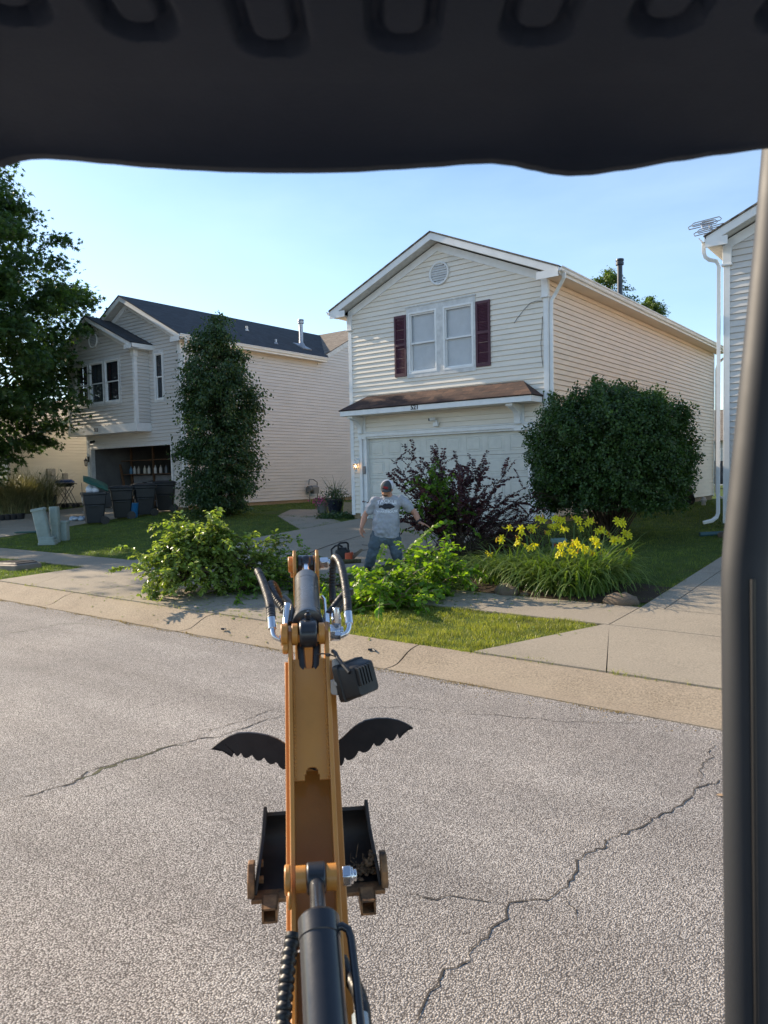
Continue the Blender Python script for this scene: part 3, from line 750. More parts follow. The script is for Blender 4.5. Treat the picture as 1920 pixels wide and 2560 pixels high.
    sc_.cyl(fr.p(-10.80, .08, 3.305), fr.p(-10.90, .20, 3.285), .045, .045, 18)
    sc_.box((-10.84, Y0-.12, 3.11), (-10.70, Y0-.03, 3.21))
    sco = sc_.build('security_camera', M_white, h, smooth=35, bevel=.006)
    ln = MB(); ln.cyl(fr.p(-10.895, .195, 3.286), fr.p(-10.91, .213, 3.283), .038, .034, 18); ln.build('lens', M_black, sco)
    # lit lantern by the garage (left)
    lantern(h, fr, X0+.24, 2.16, lit=True, white=True)
    lantern(h, fr, X1-.2, 2.16, lit=True, white=True)
    # electrical box low, cable draped on the siding
    cb = MB(); cb.tube([fr.p(X1-.12, .03, 5.88), fr.p(X1-.28, .035, 5.90), fr.p(X1-.42, .035, 5.88), fr.p(X1-.6, .035, 5.74), fr.p(X1-.78, .035, 5.56), fr.p(X1-.86, .035, 5.46)], .006, 6); cb.build('cable', M_dark, h)
    cb = MB(); cb.tube([fr.p(X1-.115, .035, 5.52), fr.p(X1-.13, .04, 5.2), fr.p(X1-.16, .04, 4.9), fr.p(X1-.14, .04, 4.6), fr.p(X1-.115, .035, 4.35)], .006, 6)
    cb.build('cable', M_dark, h); cb = MB()
    cb.tube([fr.p(X1-.105, .035, 3.75), fr.p(X1-.13, .04, 3.6), fr.p(X1-.105, .035, 3.4)], .006, 6); cb.build('cable', M_dark, h)
    # flue on the right roof plane
    fx = X1-1.26; fy = 24.65; fz = ridge-(fx-xm)*sl
    vp = MB(); vp.lathe((fx, fy, fz-.1), [(.001, 0), (.085, 0), (.085, 1.45), (.13, 1.47), (.13, 1.56), (.10, 1.565), (.10, 1.60), (.135, 1.605), (.13, 1.66), (.001, 1.67)], 20)
    vp.lathe((fx, fy, fz-.08), [(.2, 0), (.09, .22), (.078, .23)], 20); vp.build('flue_pipe', plain('dark_flue', (.035, .045, .06), .4, .3), h)
    # mildew streaks are in the siding; window wells etc. not visible
    return h

def lantern(parent, fr, a, z, lit=False, white=False):
    """carriage lamp: backplate, arm, tapered glass cage, roof"""
    met = M_white if white else M_black
    mb = MB(); fr.box(mb, a-.05, a+.05, .015, .03, z-.02, z+.20)
    mb.tube([fr.p(a, .03, z+.14), fr.p(a, .08, z+.20), fr.p(a, .13, z+.19), fr.p(a, .14, z+.12)], .008, 8)
    c = fr.p(a, .14, z)
    mb.lathe(c, [(.001, .14), (.02, .13), (.03, .10), (.085, .045), (.088, .035), (.07, .03)], 6)
    mb.lathe(c, [(.045, -.165), (.05, -.155), (.05, -.14), (.001, -.14)], 6); mb.lathe(c, [(.001, -.20), (.018, -.19), (.02, -.165)], 8)
    for k in range(6):
        t = 2*math.pi*k/6; mb.cyl(c+Vector((.072*math.cos(t), .072*math.sin(t), .035)), c+Vector((.047*math.cos(t), .047*math.sin(t), -.15)), .005, n=5)
    o = mb.build('wall_lantern', met, parent, smooth=30)
    gm = MB(); gm.lathe(c, [(.068, .03), (.044, -.14)], 6); gm.build('lantern_glass', M_glass, o, smooth=0)
    b = MB(); b.sphere(c+Vector((0, 0, -.03)), (.024, .024, .04), 10, 8)
    if lit:
        mt, nt, bs = new_mat('lit_bulb'); bs.inputs['Base Color'].default_value = (1, .7, .3, 1); bs.inputs['Emission Color'].default_value = (1, .55, .18, 1); bs.inputs['Emission Strength'].default_value = 14
        b.build('bulb', mt, o)
    else: b.build('bulb', M_white, o)
    return o

h521 = house_521(label='cream two-storey house number 521 with plum shutters, brown shingled awning and closed garage door')
hR = house_521(oh=.30, X0=-3.76, X1=2.30, Y0=16.4, Y1=31.0, full=False, side_mat=M_grey_siding, front_mat=M_grey_siding,
               label='grey-sided house at the right edge, seen past the machine post, with antenna on its roof')
# right house left downspout on the front corner
downspout(hR, [(-4.12, 16.2, 6.45), (-4.12, 16.2, 6.26), (-4.09, 16.21, 6.16), (-4.02, 16.24, 6.10), (-3.90, 16.29, 6.06), (-3.86, 16.32, 5.96), (-3.86, 16.32, .95), (-3.88, 16.29, .87), (-3.95, 16.22, .80), (-4.1, 16.12, .76)], w=.065, d=.05)

# ================================================================== house 513
def house_513():
    X0, X1 = -27.75, -21.6; Y0, YM = 16.6, 23.85; ZG = .76; ZB = .95; ZE = 6.72; xm = -24.67; ridge = 8.70; oh = .40; over = .34
    h = thing('house', 'grey two-storey house number 513 with projecting bay and open garage, behind the bins', 'house', (xm, Y0, ZG))
    fr = Frame((0, Y0), (1, 0), (0, -1)); slope = (ridge-.2-ZE)/(X1-xm)
    def top(z):
        if z < ZE: return (X0, X1)
        k = (z-ZE)/slope; return (X0+k, X1-k)
    gx0, gx1, gz0, gz1 = -27.45, -22.32, ZG, 3.10
    BX0, BX1 = -27.95, -23.45; BD = .62; bz0, bz1 = 3.62, 6.55; BY = Y0-BD
    wx0, wx1, wz0, wz1 = -23.12, -22.62, 4.72, 6.42
    siding('front_wall', M_grey_siding, h, (0, Y0), (1, 0), (0, -1), X0, X1, ZB-.1, ridge-.2, holes=[(gx0, gx1, gz0, gz1), (BX0-.1, BX1-.05, bz0, 6.9), (wx0, wx1, wz0, wz1)], top=top)
    siding('side_wall', M_grey_siding, h, (X1, 0), (0, 1), (1, 0), Y0, YM, ZB-.06, ZE+.12)
    siding('side_wall', M_grey_siding, h, (X0, 0), (0, 1), (-1, 0), Y0, YM, ZB-.06, ZE+.12)
    # rear block with the ridge across
    YR0, YR1, yr, zr = YM, 31.0, 27.4, 8.72; s2 = (zr-.15-6.85)/(yr-YR0)
    def top2(z):
        if z < 6.85: return (YR0, YR1)
        k = (z-6.85)/s2; return (YR0+k, YR1-k)
    siding('rear_gable_wall', M_grey_siding, h, (X1, 0), (0, 1), (1, 0), YR0+.001, YR1, ZB-.06, zr-.15, top=top2)
    siding('rear_gable_wall', M_grey_siding, h, (X0-.3, 0), (0, 1), (-1, 0), YR0, YR1, ZB-.06, zr-.15, top=top2)
    siding('rear_wall', M_grey_siding, h, (0, YR1), (1, 0), (0, 1), X0-.3, X1, ZB-.06, 6.85)
    fm = MB(); e = .03
    fm.box((X1-.2, Y0+e, .1), (X1-e, YR1-e, ZB-.03)); fm.box((gx1+.02, Y0+e, .1), (X1-.2, Y0+.2, ZB-.03)); fm.box((X0+e, Y0+e, .1), (gx0-.02, Y0+.2, ZB-.03)); fm.box((X0+e, Y0+.2, .1), (X0+.2, YR1-e, ZB-.03))
    fm.build('foundation', M_found_tan, h, smooth=0)
    xe0, xe1 = X0-oh, X1+oh; zE = ZE+.15; sl = (ridge-zE)/(xe1-xm)
    ya = Y0-over-.03
    roof_slab('roof', [(xe0, ya, zE), (xe0, 26.9, zE), (xm, 26.9, ridge), (xm, ya, ridge)], .03, M_shingle_dark, h)
    roof_slab('roof', [(xe1, YM+.1, zE), (xe1, ya, zE), (xm+.001, ya, ridge), (xm+.001, 27.3, ridge)], .03, M_shingle_dark, h)
    roof_slab('rear_roof', [(X0-.7, YM-.25, 6.80), (X1+.06, YM-.25, 6.80), (X1+.06, yr, zr+.04), (X0-.7, yr, zr+.04)], .03, M_shingle_grey, h)
    roof_slab('rear_roof', [(X1+.06, YR1+.3, 6.80), (X0-.7, YR1+.3, 6.80), (X0-.7, yr+.001, zr+.04), (X1+.06, yr+.001, zr+.04)], .03, M_shingle_grey, h)
    rb = MB(); rb.prism([(X1+.02, YM-.2, 6.78), (X1+.02, yr, zr), (X1+.02, yr, zr-.2), (X1+.02, YM-.2, 6.58)], (.03, 0, 0)); rb.build('rake_board', M_white2, h, smooth=0)
    gable_front(h, Y0, xe0, xe1, xm, zE-.035, ridge-.04, over, oh, ZB)
    mb = MB(); mb.box((X1+.02, Y0-over+.03, zE-.20), (xe1-.02, YM, zE-.18)); mb.build('soffit', M_warm_bounce, h, smooth=0)
    mb = MB(); mb.box((xe1-.02, Y0-over, zE-.2), (xe1, YM, zE-.03)); mb.build('fascia', M_white, h, smooth=0)
    gutter(h, (xe1, ya, zE-.03), (xe1, YM+.02, zE-.03), (1, 0, 0))
    mb = MB(); mb.box((X1-.12, Y0-over-.004, zE-.25), (xe1, Y0-over+.026, zE-.07)); mb.build('cornice_return', M_white, h, smooth=0)
    mb = MB(); mb.box((X1-.13, Y0-.06, zE-.62), (X1+.035, Y0+.05, zE-.2)); mb.build('pilaster_cap', M_white, h, smooth=0, bevel=.006)
    corner_post(h, X1, Y0, 1, ZB-.1, zE-.6); corner_post(h, X0, Y0, -1, ZB-.1, 3.6)
    downspout(h, [(xe1+.05, Y0-.12, zE-.13), (xe1+.05, Y0-.12, zE-.32), (xe1-.05, Y0-.06, zE-.45), (X1+.12, Y0+.06, zE-.6), (X1+.08, Y0+.07, zE-.75), (X1+.08, Y0+.07, ZG+.3), (X1+.11, Y0, ZG+.16), (X1+.16, Y0-.12, ZG+.10)])
    # ---- bay
    bf = Frame((0, BY), (1, 0), (0, -1)); bxm = -26.0; bzr = 8.05; b_e = 6.62
    bsl = (bzr-.2-b_e)/(BX1-bxm)
    def topb(z):
        if z < b_e: return (BX0, BX1)
        k = (z-b_e)/bsl; return (BX0+k*.9, BX1-k)
    siding('bay_wall', M_grey_siding, h, (0, BY), (1, 0), (0, -1), BX0, BX1, bz0+.32, bzr-.22, holes=[(-27.45, -24.3, 4.72, 6.40)], top=topb)
    siding('bay_wall', M_grey_siding, h, (BX1, 0), (0, 1), (1, 0), BY, Y0-.0, bz0+.32, b_e+.05)
    siding('bay_wall', M_grey_siding, h, (BX0, 0), (0, 1), (-1, 0), BY, Y0-.0, bz0+.32, b_e+.05)
    bb = MB(); bb.box((BX0-.04, BY-.04, bz0), (BX1+.04, Y0-.001, bz0+.31)); bb.build('bay_skirt', M_white, h, smooth=0, bevel=.006)
    corner_post(h, BX1, BY, 1, bz0+.31, b_e-.25); corner_post(h, BX0, BY, -1, bz0+.31, b_e-.25)
    mb = MB(); mb.box((BX1-.15, BY-.05, b_e-.32), (BX1+.05, BY+.12, b_e)); mb.build('pilaster_cap', M_white, h, smooth=0, bevel=.006)
    bo = .30; be0, be1 = BX0-bo, BX1+bo; bzE = b_e+.12
    roof_slab('bay_roof', [(be0, Y0, bzE), (be0, BY-over, bzE), (bxm, BY-over, bzr), (bxm, Y0, bzr)], .03, M_shingle_dark, h)
    roof_slab('bay_roof', [(be1, BY-over, bzE), (be1, Y0, bzE), (bxm+.001, Y0, bzr), (bxm+.001, BY-over, bzr)], .03, M_shingle_dark, h)
    gable_front(h, BY, be0, be1, bxm, bzE-.03, bzr-.03, over-.03, bo, ZB)
    mb = MB(); mb.box((be1-.02, BY-over+.03, bzE-.2), (be1, Y0-.001, bzE-.03)); mb.box((BX1+.02, BY-over+.03, bzE-.2), (be1-.02, Y0-.001, bzE-.185)); mb.box((BX1-.1, BY-over+.0, bzE-.22), (be1, BY-over+.03, bzE-.07)); mb.build('fascia', M_white, h, smooth=0)
    round_vent(bf, h, bxm+.0, 7.16, .29)
    # triple window in the bay
    W0, W1 = -27.45, -24.3
    cas = MB(); bf.box(cas, W0, W1, 0, .03, 6.33, 6.42); bf.box(cas, W0, W1, 0, .035, 4.66, 4.75)
    for k in range(4):
        x = lerp(W0, W1-.09, k/3); bf.box(cas, x, x+.09, 0, .03, 4.75, 6.33)
    cas.build('window_trim', M_white2, h, smooth=0)
    red = plain('red_curtain', (.10, .012, .015), .8); vio = plain('mauve_curtain', (.12, .085, .10), .85); pale = plain('pale_curtain', (.16, .18, .20), .85)
    cur = [[(0, .3, vio), (.32, 1, vio)], [(.0, .22, pale), (.25, 1, pale)], [(0, .14, red), (.2, 1, vio)]]
    for k in range(3):
        a = lerp(W0, W1-.09, k/3)+.09; b = lerp(W0, W1-.09, (k+1)/3)
        window(bf, h, a, b, 4.75, 6.33, blind=False, curtain=cur[k])
    cas = MB(); fr.box(cas, wx0-.07, wx0, 0, .03, wz0-.08, wz1+.08); fr.box(cas, wx1, wx1+.07, 0, .03, wz0-.08, wz1+.08); fr.box(cas, wx0, wx1, 0, .03, wz0-.08, wz0); fr.box(cas, wx0, wx1, 0, .03, wz1, wz1+.08)
    cas.build('window_trim', M_white2, h, smooth=0)
    window(fr, h, wx0, wx1, wz0, wz1, blind=False, curtain=[(0, 1, pale)])
    text_mesh('house_number', '513', M_black, h, wall_matrix(bf, -26.0, .045, bz0+.15), .19, .005, True)
    # ---- open garage
    gt = MB(); fr.box(gt, gx0-.10, gx0, -.14, .035, gz0, gz1+.06); fr.box(gt, gx1, gx1+.10, -.14, .035, gz0, gz1+.06); fr.box(gt, gx0, gx1, -.14, .035, gz1, gz1+.06); gt.build('garage_trim', M_white2, h, smooth=0)
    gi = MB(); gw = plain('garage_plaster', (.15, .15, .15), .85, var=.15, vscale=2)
    D = 6.0
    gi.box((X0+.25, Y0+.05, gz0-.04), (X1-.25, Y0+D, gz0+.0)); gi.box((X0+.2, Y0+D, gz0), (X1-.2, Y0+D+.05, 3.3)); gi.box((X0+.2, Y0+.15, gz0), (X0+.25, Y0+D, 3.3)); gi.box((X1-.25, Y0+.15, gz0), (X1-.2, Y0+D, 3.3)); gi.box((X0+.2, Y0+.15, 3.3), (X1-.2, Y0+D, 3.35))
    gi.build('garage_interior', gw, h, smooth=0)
    wood = plain('bare_wood', (.16, .085, .045), .75, var=.25, vscale=9)
    shf = MB()
    for z in (2.06, 2.62): shf.box((-27.3, Y0+1.2, z), (-24.0, Y0+1.55, z+.03))
    for x in (-27.1, -25.6, -24.1): shf.box((x, Y0+1.5, gz0), (x+.09, Y0+1.56, 3.25))
    shf.prism([(-27.3, Y0+1.1, 2.5), (-27.18, Y0+1.1, 2.5), (-26.75, Y0+1.1, gz0+.05), (-26.9, Y0+1.1, gz0+.05)], (0, .04, 0))
    shf.build('garage_shelf', wood, h, smooth=0)
    ps = MB(); ps.box((-27.0, Y0+1.57, gz0), (-24.2, Y0+1.62, 2.02)); ps.build('wall_panel', plain('panel_grey', (.22, .23, .25), .7), h, smooth=0)
    lantern(h, fr, gx1+.33, 2.62); lantern(h, fr, gx0-.22, 2.62)
    sc2 = MB(); sc2.cyl(fr.p(-27.2, .02, 3.42), fr.p(-27.2, .16, 3.38), .05); sc2.sphere(fr.p(-27.2, .17, 3.38), .06); sc2.build('security_camera', M_black, h)
    # roof vents
    fx, fy = -22.15, 23.3; fz = ridge-(fx-xm)*sl
    vp = MB(); vp.lathe((fx, fy, fz-.05), [(.24, -.06), (.10, .20), (.085, .24), (.085, 1.0), (.13, 1.02), (.13, 1.08), (.10, 1.085), (.10, 1.12), (.14, 1.125), (.12, 1.19), (.001, 1.21)], 20)
    vp.box((fx-.3, fy-.25, fz-.12), (fx+.35, fy+.3, fz-.02), Matrix.Translation((fx, fy, fz))@Matrix.Rotation(math.atan(sl), 4, 'Y')@Matrix.Translation((-fx, -fy, -fz+.06)))
    vp.build('flue_pipe', M_grey_metal, h)
    for (x, y, r) in ((-23.1, 21.1, .05), (-21.95, 21.6, .045)):
        z = ridge-(x-xm)*sl; q = MB(); q.cyl((x, y, z-.05), (x, y, z+.17), r); q.lathe((x, y, z-.03), [(.1, 0), (r+.005, .08)], 14); q.build('roof_vent', M_white2 if r > .047 else M_grey_metal, h)
    # meter and service box on the side wall
    sf = Frame((X1, 0), (0, 1), (1, 0)); bx = MB(); sf.box(bx, 17.35, 17.75, .02, .16, 1.1, 1.55); bx.build('service_box', plain('box_grey', (.33, .33, .34), .5), h, smooth=0, bevel=.01)
    gm_ = MB(); gx, gy, gz = X1+.22, 22.95, 1.32
    gm_.cyl((gx-.05, gy-.22, gz), (gx-.05, gy+.02, gz), .14, .14, 16); gm_.cyl((gx, gy-.1, gz+.05), (gx, gy+.25, gz+.05), .10, .10, 14); gm_.box((gx-.08, gy-.02, gz-.2), (gx+.1, gy+.3, gz+.08))
    gm_.tube([(gx-.03, gy+.32, .8), (gx-.03, gy+.32, 1.6), (gx-.03, gy+.1, 1.72), (gx-.03, gy-.16, 1.72), (gx-.03, gy-.2, 1.5)], .022, 8); gm_.tube([(gx, gy-.2, 1.2), (gx, gy-.2, .75)], .022, 8)
    gm_.build('gas_meter', plain('meter_grey', (.22, .22, .21), .5, .3), h, bevel=.008)
    return h
h513 = house_513()

# ================================================================== low house at the far left
def house_low():
    XR = -30.5; Y0, Y1 = 14.7, 24.0; ZG = .8; yr = 20.6
    h = thing('house', 'low pale-yellow house with green rake trim and tan roof, left of the grey house', 'house', (XR-4, Y0, ZG))
    zE = 3.30; zr = zE+.13+.44*(yr-Y0)
    def top(z):
        if z < zE: return (Y0, 26.5)
        k = (z-zE)/.44; return (Y0+k, 26.5-k)
    siding('side_wall', M_yellow_siding, h, (XR, 0), (0, 1), (1, 0), Y0, 26.5, ZG+.1, zr-.15, top=top)
    siding('front_wall', M_yellow_siding, h, (0, Y0), (1, 0), (0, -1), XR-10, XR, ZG+.1, zE)
    f = MB(); f.box((XR-10, Y0+.03, .2), (XR-.03, 26.4, ZG+.12)); f.build('foundation', M_found, h, smooth=0)
    roof_slab('roof', [(XR-10.4, Y0-.45, zE-.05), (XR+.18, Y0-.45, zE-.05), (XR+.18, yr, zr), (XR-10.4, yr, zr)], .03, M_shingle_tan, h)
    roof_slab('roof', [(XR+.18, 27, zE-.05), (XR-10.4, 27, zE-.05), (XR-10.4, yr+.001, zr), (XR+.18, yr+.001, zr)], .03, M_shingle_tan, h)
    rb = MB(); rb.prism([(XR+.14, Y0-.43, zE-.08), (XR+.14, yr, zr-.03), (XR+.14, yr, zr-.22), (XR+.14, Y0-.43, zE-.27)], (.03, 0, 0)); rb.build('rake_board', M_green_trim, h, smooth=0)
    cp = MB(); cp.box((XR-.1, Y0-.025, ZG), (XR+.025, Y0-.001, zE-.1)); cp.box((XR+.001, Y0-.001, ZG), (XR+.025, Y0+.1, zE-.1)); cp.build('corner_board', M_white2, h, smooth=0)
    gx = Frame((XR, 0), (0, 1), (1, 0)); e = MB(); 
    m0, m1 = 16.30, 16.66
    gx.box(e, m0, m1, .02, .13, 1.85, 2.40); e.cyl(gx.p((m0+m1)/2+.03, .13, 2.18), gx.p((m0+m1)/2+.03, .2, 2.18), .09, .09, 20)
    e.cyl(gx.p((m0+m1)/2, .06, .9), gx.p((m0+m1)/2, .06, 1.85), .02); e.build('electric_meter', plain('meter_box', (.42, .40, .36), .5), h, bevel=.01)
    e = MB(); gx.box(e, 17.0, 17.22, .02, .11, 1.9, 2.2); e.cyl(gx.p(17.11, .05, .9), gx.p(17.11, .05, 1.9), .018); e.build('junction_box', plain('meter_box2', (.40, .37, .32), .5), h, bevel=.01)
    return h
hlow = house_low()
# hints of a house far behind, through the gap on the right
def house_far():
    h = thing('house', 'distant grey house glimpsed in the gap beside the right-hand downspout', 'house', (-8.2, 52, .6))
    siding('front_wall', M_grey_siding, h, (0, 52), (1, 0), (0, -1), -13.5, -4.5, .7, 3.6)
    siding('side_wall', M_grey_siding, h, (-4.5, 0), (0, 1), (1, 0), 52, 60, .7, 3.6)
    roof_slab('roof', [(-14, 51.5, 3.6), (-4, 51.5, 3.6), (-4, 56, 5.9), (-14, 56, 5.9)], .05, M_shingle_grey, h)
    roof_slab('roof', [(-4, 60.5, 3.6), (-14, 60.5, 3.6), (-14, 56.001, 5.9), (-4, 56.001, 5.9)], .05, M_shingle_grey, h)
    fr = Frame((0, 52), (1, 0), (0, -1))
    for a in (-12.2, -9.6, -7.0): window(fr, h, a, a+1.0, 1.7, 3.1, blind=False, curtain=[])
    return h
house_far()

# antenna on the right house
def antenna():
    b = V(-3.55, 16.6, 6.75)
    a = thing('antenna', 'silver rooftop television antenna leaning left above the right-hand house', 'antenna', b)
    m1 = MB(); tip = P(1773, 563, 20.8); base = P(1803, 598, 20.6); m1.cyl(base+Vector((0, 0, -.15))+(base-tip)*.4, tip, .018, n=8); m1.build('mast', M_grey_metal, a)
    e = MB(); r = Vector(CR.tolist()); u = Vector((0, 0, 1)); f = Vector((CF[0], CF[1], 0)).normalized()
    c = P(1770, 563, 20.8); s = 20.8/FPX
    def q(dx, dy, dz=0): return c+r*dx*s-u*dy*s+f*dz
    for (x0, y0, x1, y1, w) in ((-38, 4, 30, -12, 9), (-24, 20, 40, 4, 9)):
        for dz in (0, .25):
            e.tube([q(x0, y0, dz), q(x0-2, y0-w*.6, dz), q(x0+3, y0-w, dz), q(x1-2, y1-w, dz), q(x1+4, y1-w*.5, dz), q(x1, y1, dz), q(x0, y0, dz)], .014, 6)
    for k in range(7):
        x = -12+k*4; e.tube([q(x-2, 12-k*.5, -.05), q(x+4, -14-k*.5, .3)], .011, 5); 
    for yv in (-10, -2, 6): e.tube([q(-16, yv+3, 0), q(14, yv-4, 0)], .011, 5)
    e.tube([q(-10, 24), q(2, 18), q(8, 6)], .008, 6)
    e.build('elements', M_grey_metal, a)
antenna()
# ------------------------------------------------------------------ mini excavator (seen from its seat)
M_orange = plain('ochre_machine_paint', (.58, .235, .032), .42, var=.12, vscale=5, bstr=.08, bscale=160, coat=.15, wear=(.24, .15, .08), wamt=.5, wpos=.66)
M_cylblk = plain('black_cylinder_paint', (.012, .014, .019), .3, var=.1, vscale=8, bstr=.04, bscale=140, coat=.2, wear=(.06, .055, .05), wamt=.5, wpos=.68)
M_steelbrl = plain('dark_grey_barrel', (.10, .098, .095), .28, .5, var=.12, vscale=10, bstr=.05, bscale=120, wear=(.16, .14, .11), wamt=.5, wpos=.66)
M_chrome = plain('zinc_chrome', (.72, .73, .75), .16, 1.0, var=.06, vscale=20)
M_rubber = plain('hose_rubber', (.014, .013, .013), .42, var=.2, vscale=30)
M_plastic = plain('black_plastic', (.011, .011, .012), .5, var=.12, vscale=18, bstr=.08, bscale=200)
M_bucket = plain('scuffed_bucket_steel', (.020, .020, .023), .5, .4, var=.35, vscale=9, c2=(.05, .042, .036), bstr=.15, bscale=70)
M_rust = plain('worn_rusty_steel', (.33, .18, .08), .62, .45, var=.3, vscale=22, c2=(.07, .045, .03), bstr=.3, bscale=90)
M_blade = plain('blade_steel', (.022, .022, .027), .45, .4, var=.2, vscale=14, bstr=.08, bscale=120)
M_mud = plain('dry_mud', (.16, .10, .055), .95, var=.4, vscale=30, bstr=.8, bscale=60)
M_ceiling = plain('cab_roof_plastic', (.010, .019, .040), .6, var=.1, vscale=3, bstr=.1, bscale=220)
M_ceiling.node_tree.nodes['Principled BSDF'].inputs['Specular IOR Level'].default_value = .3
M_post = plain('post_paint', (.009, .012, .018), .6, var=.15, vscale=3)

A0 = P(799, 2560, 1.55); A1 = P(774, 1700, 2.12)
bd = Vector((A1.x-A0.x, A1.y-A0.y, 0)).normalized(); br = Vector((bd.y, -bd.x, 0))
OX = Vector((A0.x, A0.y, 0)) - bd*1.5                      # d = 1.5 at A0
exc = thing('excavator', 'ochre mini excavator filling the foreground: boom with black cylinders, bucket, claw, dark roof and post', 'excavator', (OX.x-bd.x*.3, OX.y-bd.y*.3, 0))
def B(s, d, z): return OX+br*s+bd*d+Vector((0, 0, z))     # machine frame: s right, d forward, z up
def solve_dz(px, py, depth):
    q = P(px, py, depth)-OX; return q.dot(br), q.dot(bd), q.z
# top edge of the boom plates from the measured silhouette
top_pts = [solve_dz(790, y, dd)[1:] for y, dd in ((2700, 1.44), (2560, 1.55), (2400, 1.67), (2200, 1.80), (2000, 1.93), (1850, 2.02), (1700, 2.12), (1620, 2.17))]
tip = top_pts[-1]
T = [(top_pts[0][0]-.12, top_pts[0][1]-.26)] + top_pts
ear = [(tip[0]+.03, tip[1]+.045), (tip[0]+.07, tip[1]+.055), (tip[0]+.11, tip[1]+.03), (tip[0]+.15, tip[1]-.05)]
down = [(tip[0]+.35, tip[1]-.15), (tip[0]+.62, tip[1]-.24), (tip[0]+.78, tip[1]-.28)]
lower = [(tip[0]+.80, tip[1]-.36), (tip[0]+.62, tip[1]-.40), (tip[0]+.3, tip[1]-.37), (tip[0]+.02, tip[1]-.32)]
low2 = [(d+.17, z-.17) for d, z in reversed(T[1:-1])]
side = T+ear+down+lower+low2+[(T[0][0]+.10, T[0][1]-.02)]
W = .060                                                   # half width over the plates
for s0 in (-W, W-.012):
    mb = MB(); mb.prism([B(s0, d, z) for d, z in side], br*.012); mb.build('boom_side_plate', M_orange, exc, smooth=15, bevel=.0025)
# recessed top web between the plates: upper part, then open slot, then lower bay
def web(name, ds, drop, s0=-W+.012, s1=W-.012, notch=None, mat=M_orange):
    mb = MB(); n = len(ds)
    vs = []; 
    for d, z in ds: vs += [B(s0, d, z-drop), B(s1, d, z-drop)]
    for d, z in ds: vs += [B(s0, d+.006, z-drop-.008), B(s1, d+.006, z-drop-.008)]
    fs = [(2*i, 2*i+1, 2*i+3, 2*i+2) for i in range(n-1)]+[(2*n+2*i+2, 2*n+2*i+3, 2*n+2*i+1, 2*n+2*i) for i in range(n-1)]
    mb.add(vs, fs+[(0, 2*n, 2*n+1, 1), (2*n-2, 2*n-1, 4*n-1, 4*n-2)]); return mb.build(name, mat, exc, smooth=30)
up = [p for p in top_pts if p[0] >= solve_dz(790, 2010, 1.925)[1]]
a_ = solve_dz(790, 1925, 1.975)[1:]
def webpoly(name, outline, drop, mat=M_orange, base=0, th=.008):
    """plate following the boom's top line; outline in (s, t) with t = metres along the line"""
    import bisect
    L = [0.0]
    for p, q in zip(T[:-1], T[1:]): L.append(L[-1]+math.hypot(q[0]-p[0], q[1]-p[1]))
    def at(t):
        i = max(0, min(len(L)-2, bisect.bisect_right(L, t)-1)); k = (t-L[i])/(L[i+1]-L[i])
        a, b = T[i], T[i+1]; dx, dz = b[0]-a[0], b[1]-a[1]; l = math.hypot(dx, dz)
        return (a[0]+dx*k+dz/l*drop, a[1]+dz*k-dx/l*drop), (dz/l, -dx/l)
    top, bot = [], []
    for s, t in outline:
        (d, z), nn = at(t); top.append(B(s, d, z)); bot.append(B(s, d+nn[0]*th, z+nn[1]*th))
    n = len(top); mb = MB()
    mb.add(top+bot, [tuple(range(n)), tuple(range(2*n-1, n-1, -1))]+[(i, i+n, (i+1) % n+n, (i+1) % n) for i in range(n)])
    return mb.build(name, mat, exc, smooth=20, bevel=.002), at, L
LT = 0
for p, q in zip(T[:-1], T[1:]): LT += math.hypot(q[0]-p[0], q[1]-p[1])
def t_of(py):
    """arc length of the pixel row on the boom line"""
    ys = [2700, 2560, 2400, 2200, 2000, 1850, 1700, 1620]
    L = [0.0]
    for p, q in zip(T[:-1], T[1:]): L.append(L[-1]+math.hypot(q[0]-p[0], q[1]-p[1]))
    L = L[1:]
    for i in range(len(ys)-1):
        if ys[i] >= py >= ys[i+1]: return lerp(L[i], L[i+1], (ys[i]-py)/(ys[i]-ys[i+1]))
    return L[-1] if py < ys[-1] else L[0]
ws = W-.012
t1, t2 = t_of(1945), t_of(1640)
# upper web with a rounded notch at its lower edge and another at its upper edge
arc = lambda cx, cy, r, a0, a1, n=8: [(cx+r*math.cos(lerp(a0, a1, k/n)), cy+r*math.sin(lerp(a0, a1, k/n))) for k in range(n+1)]
o_ = [(ws, t1), (ws, t2), (.024, t2)] + [(.018, t2-.012), (.014, t2-.022), (-.014, t2-.022), (-.018, t2-.012), (-.024, t2)] + [(-ws, t2), (-ws, t1), (-.021, t1+.002)] + [(-.017, t1+.014), (-.016, t1+.030), (-.010, t1+.036), (.010, t1+.036), (.016, t1+.030), (.017, t1+.014), (.021, t1+.002)]
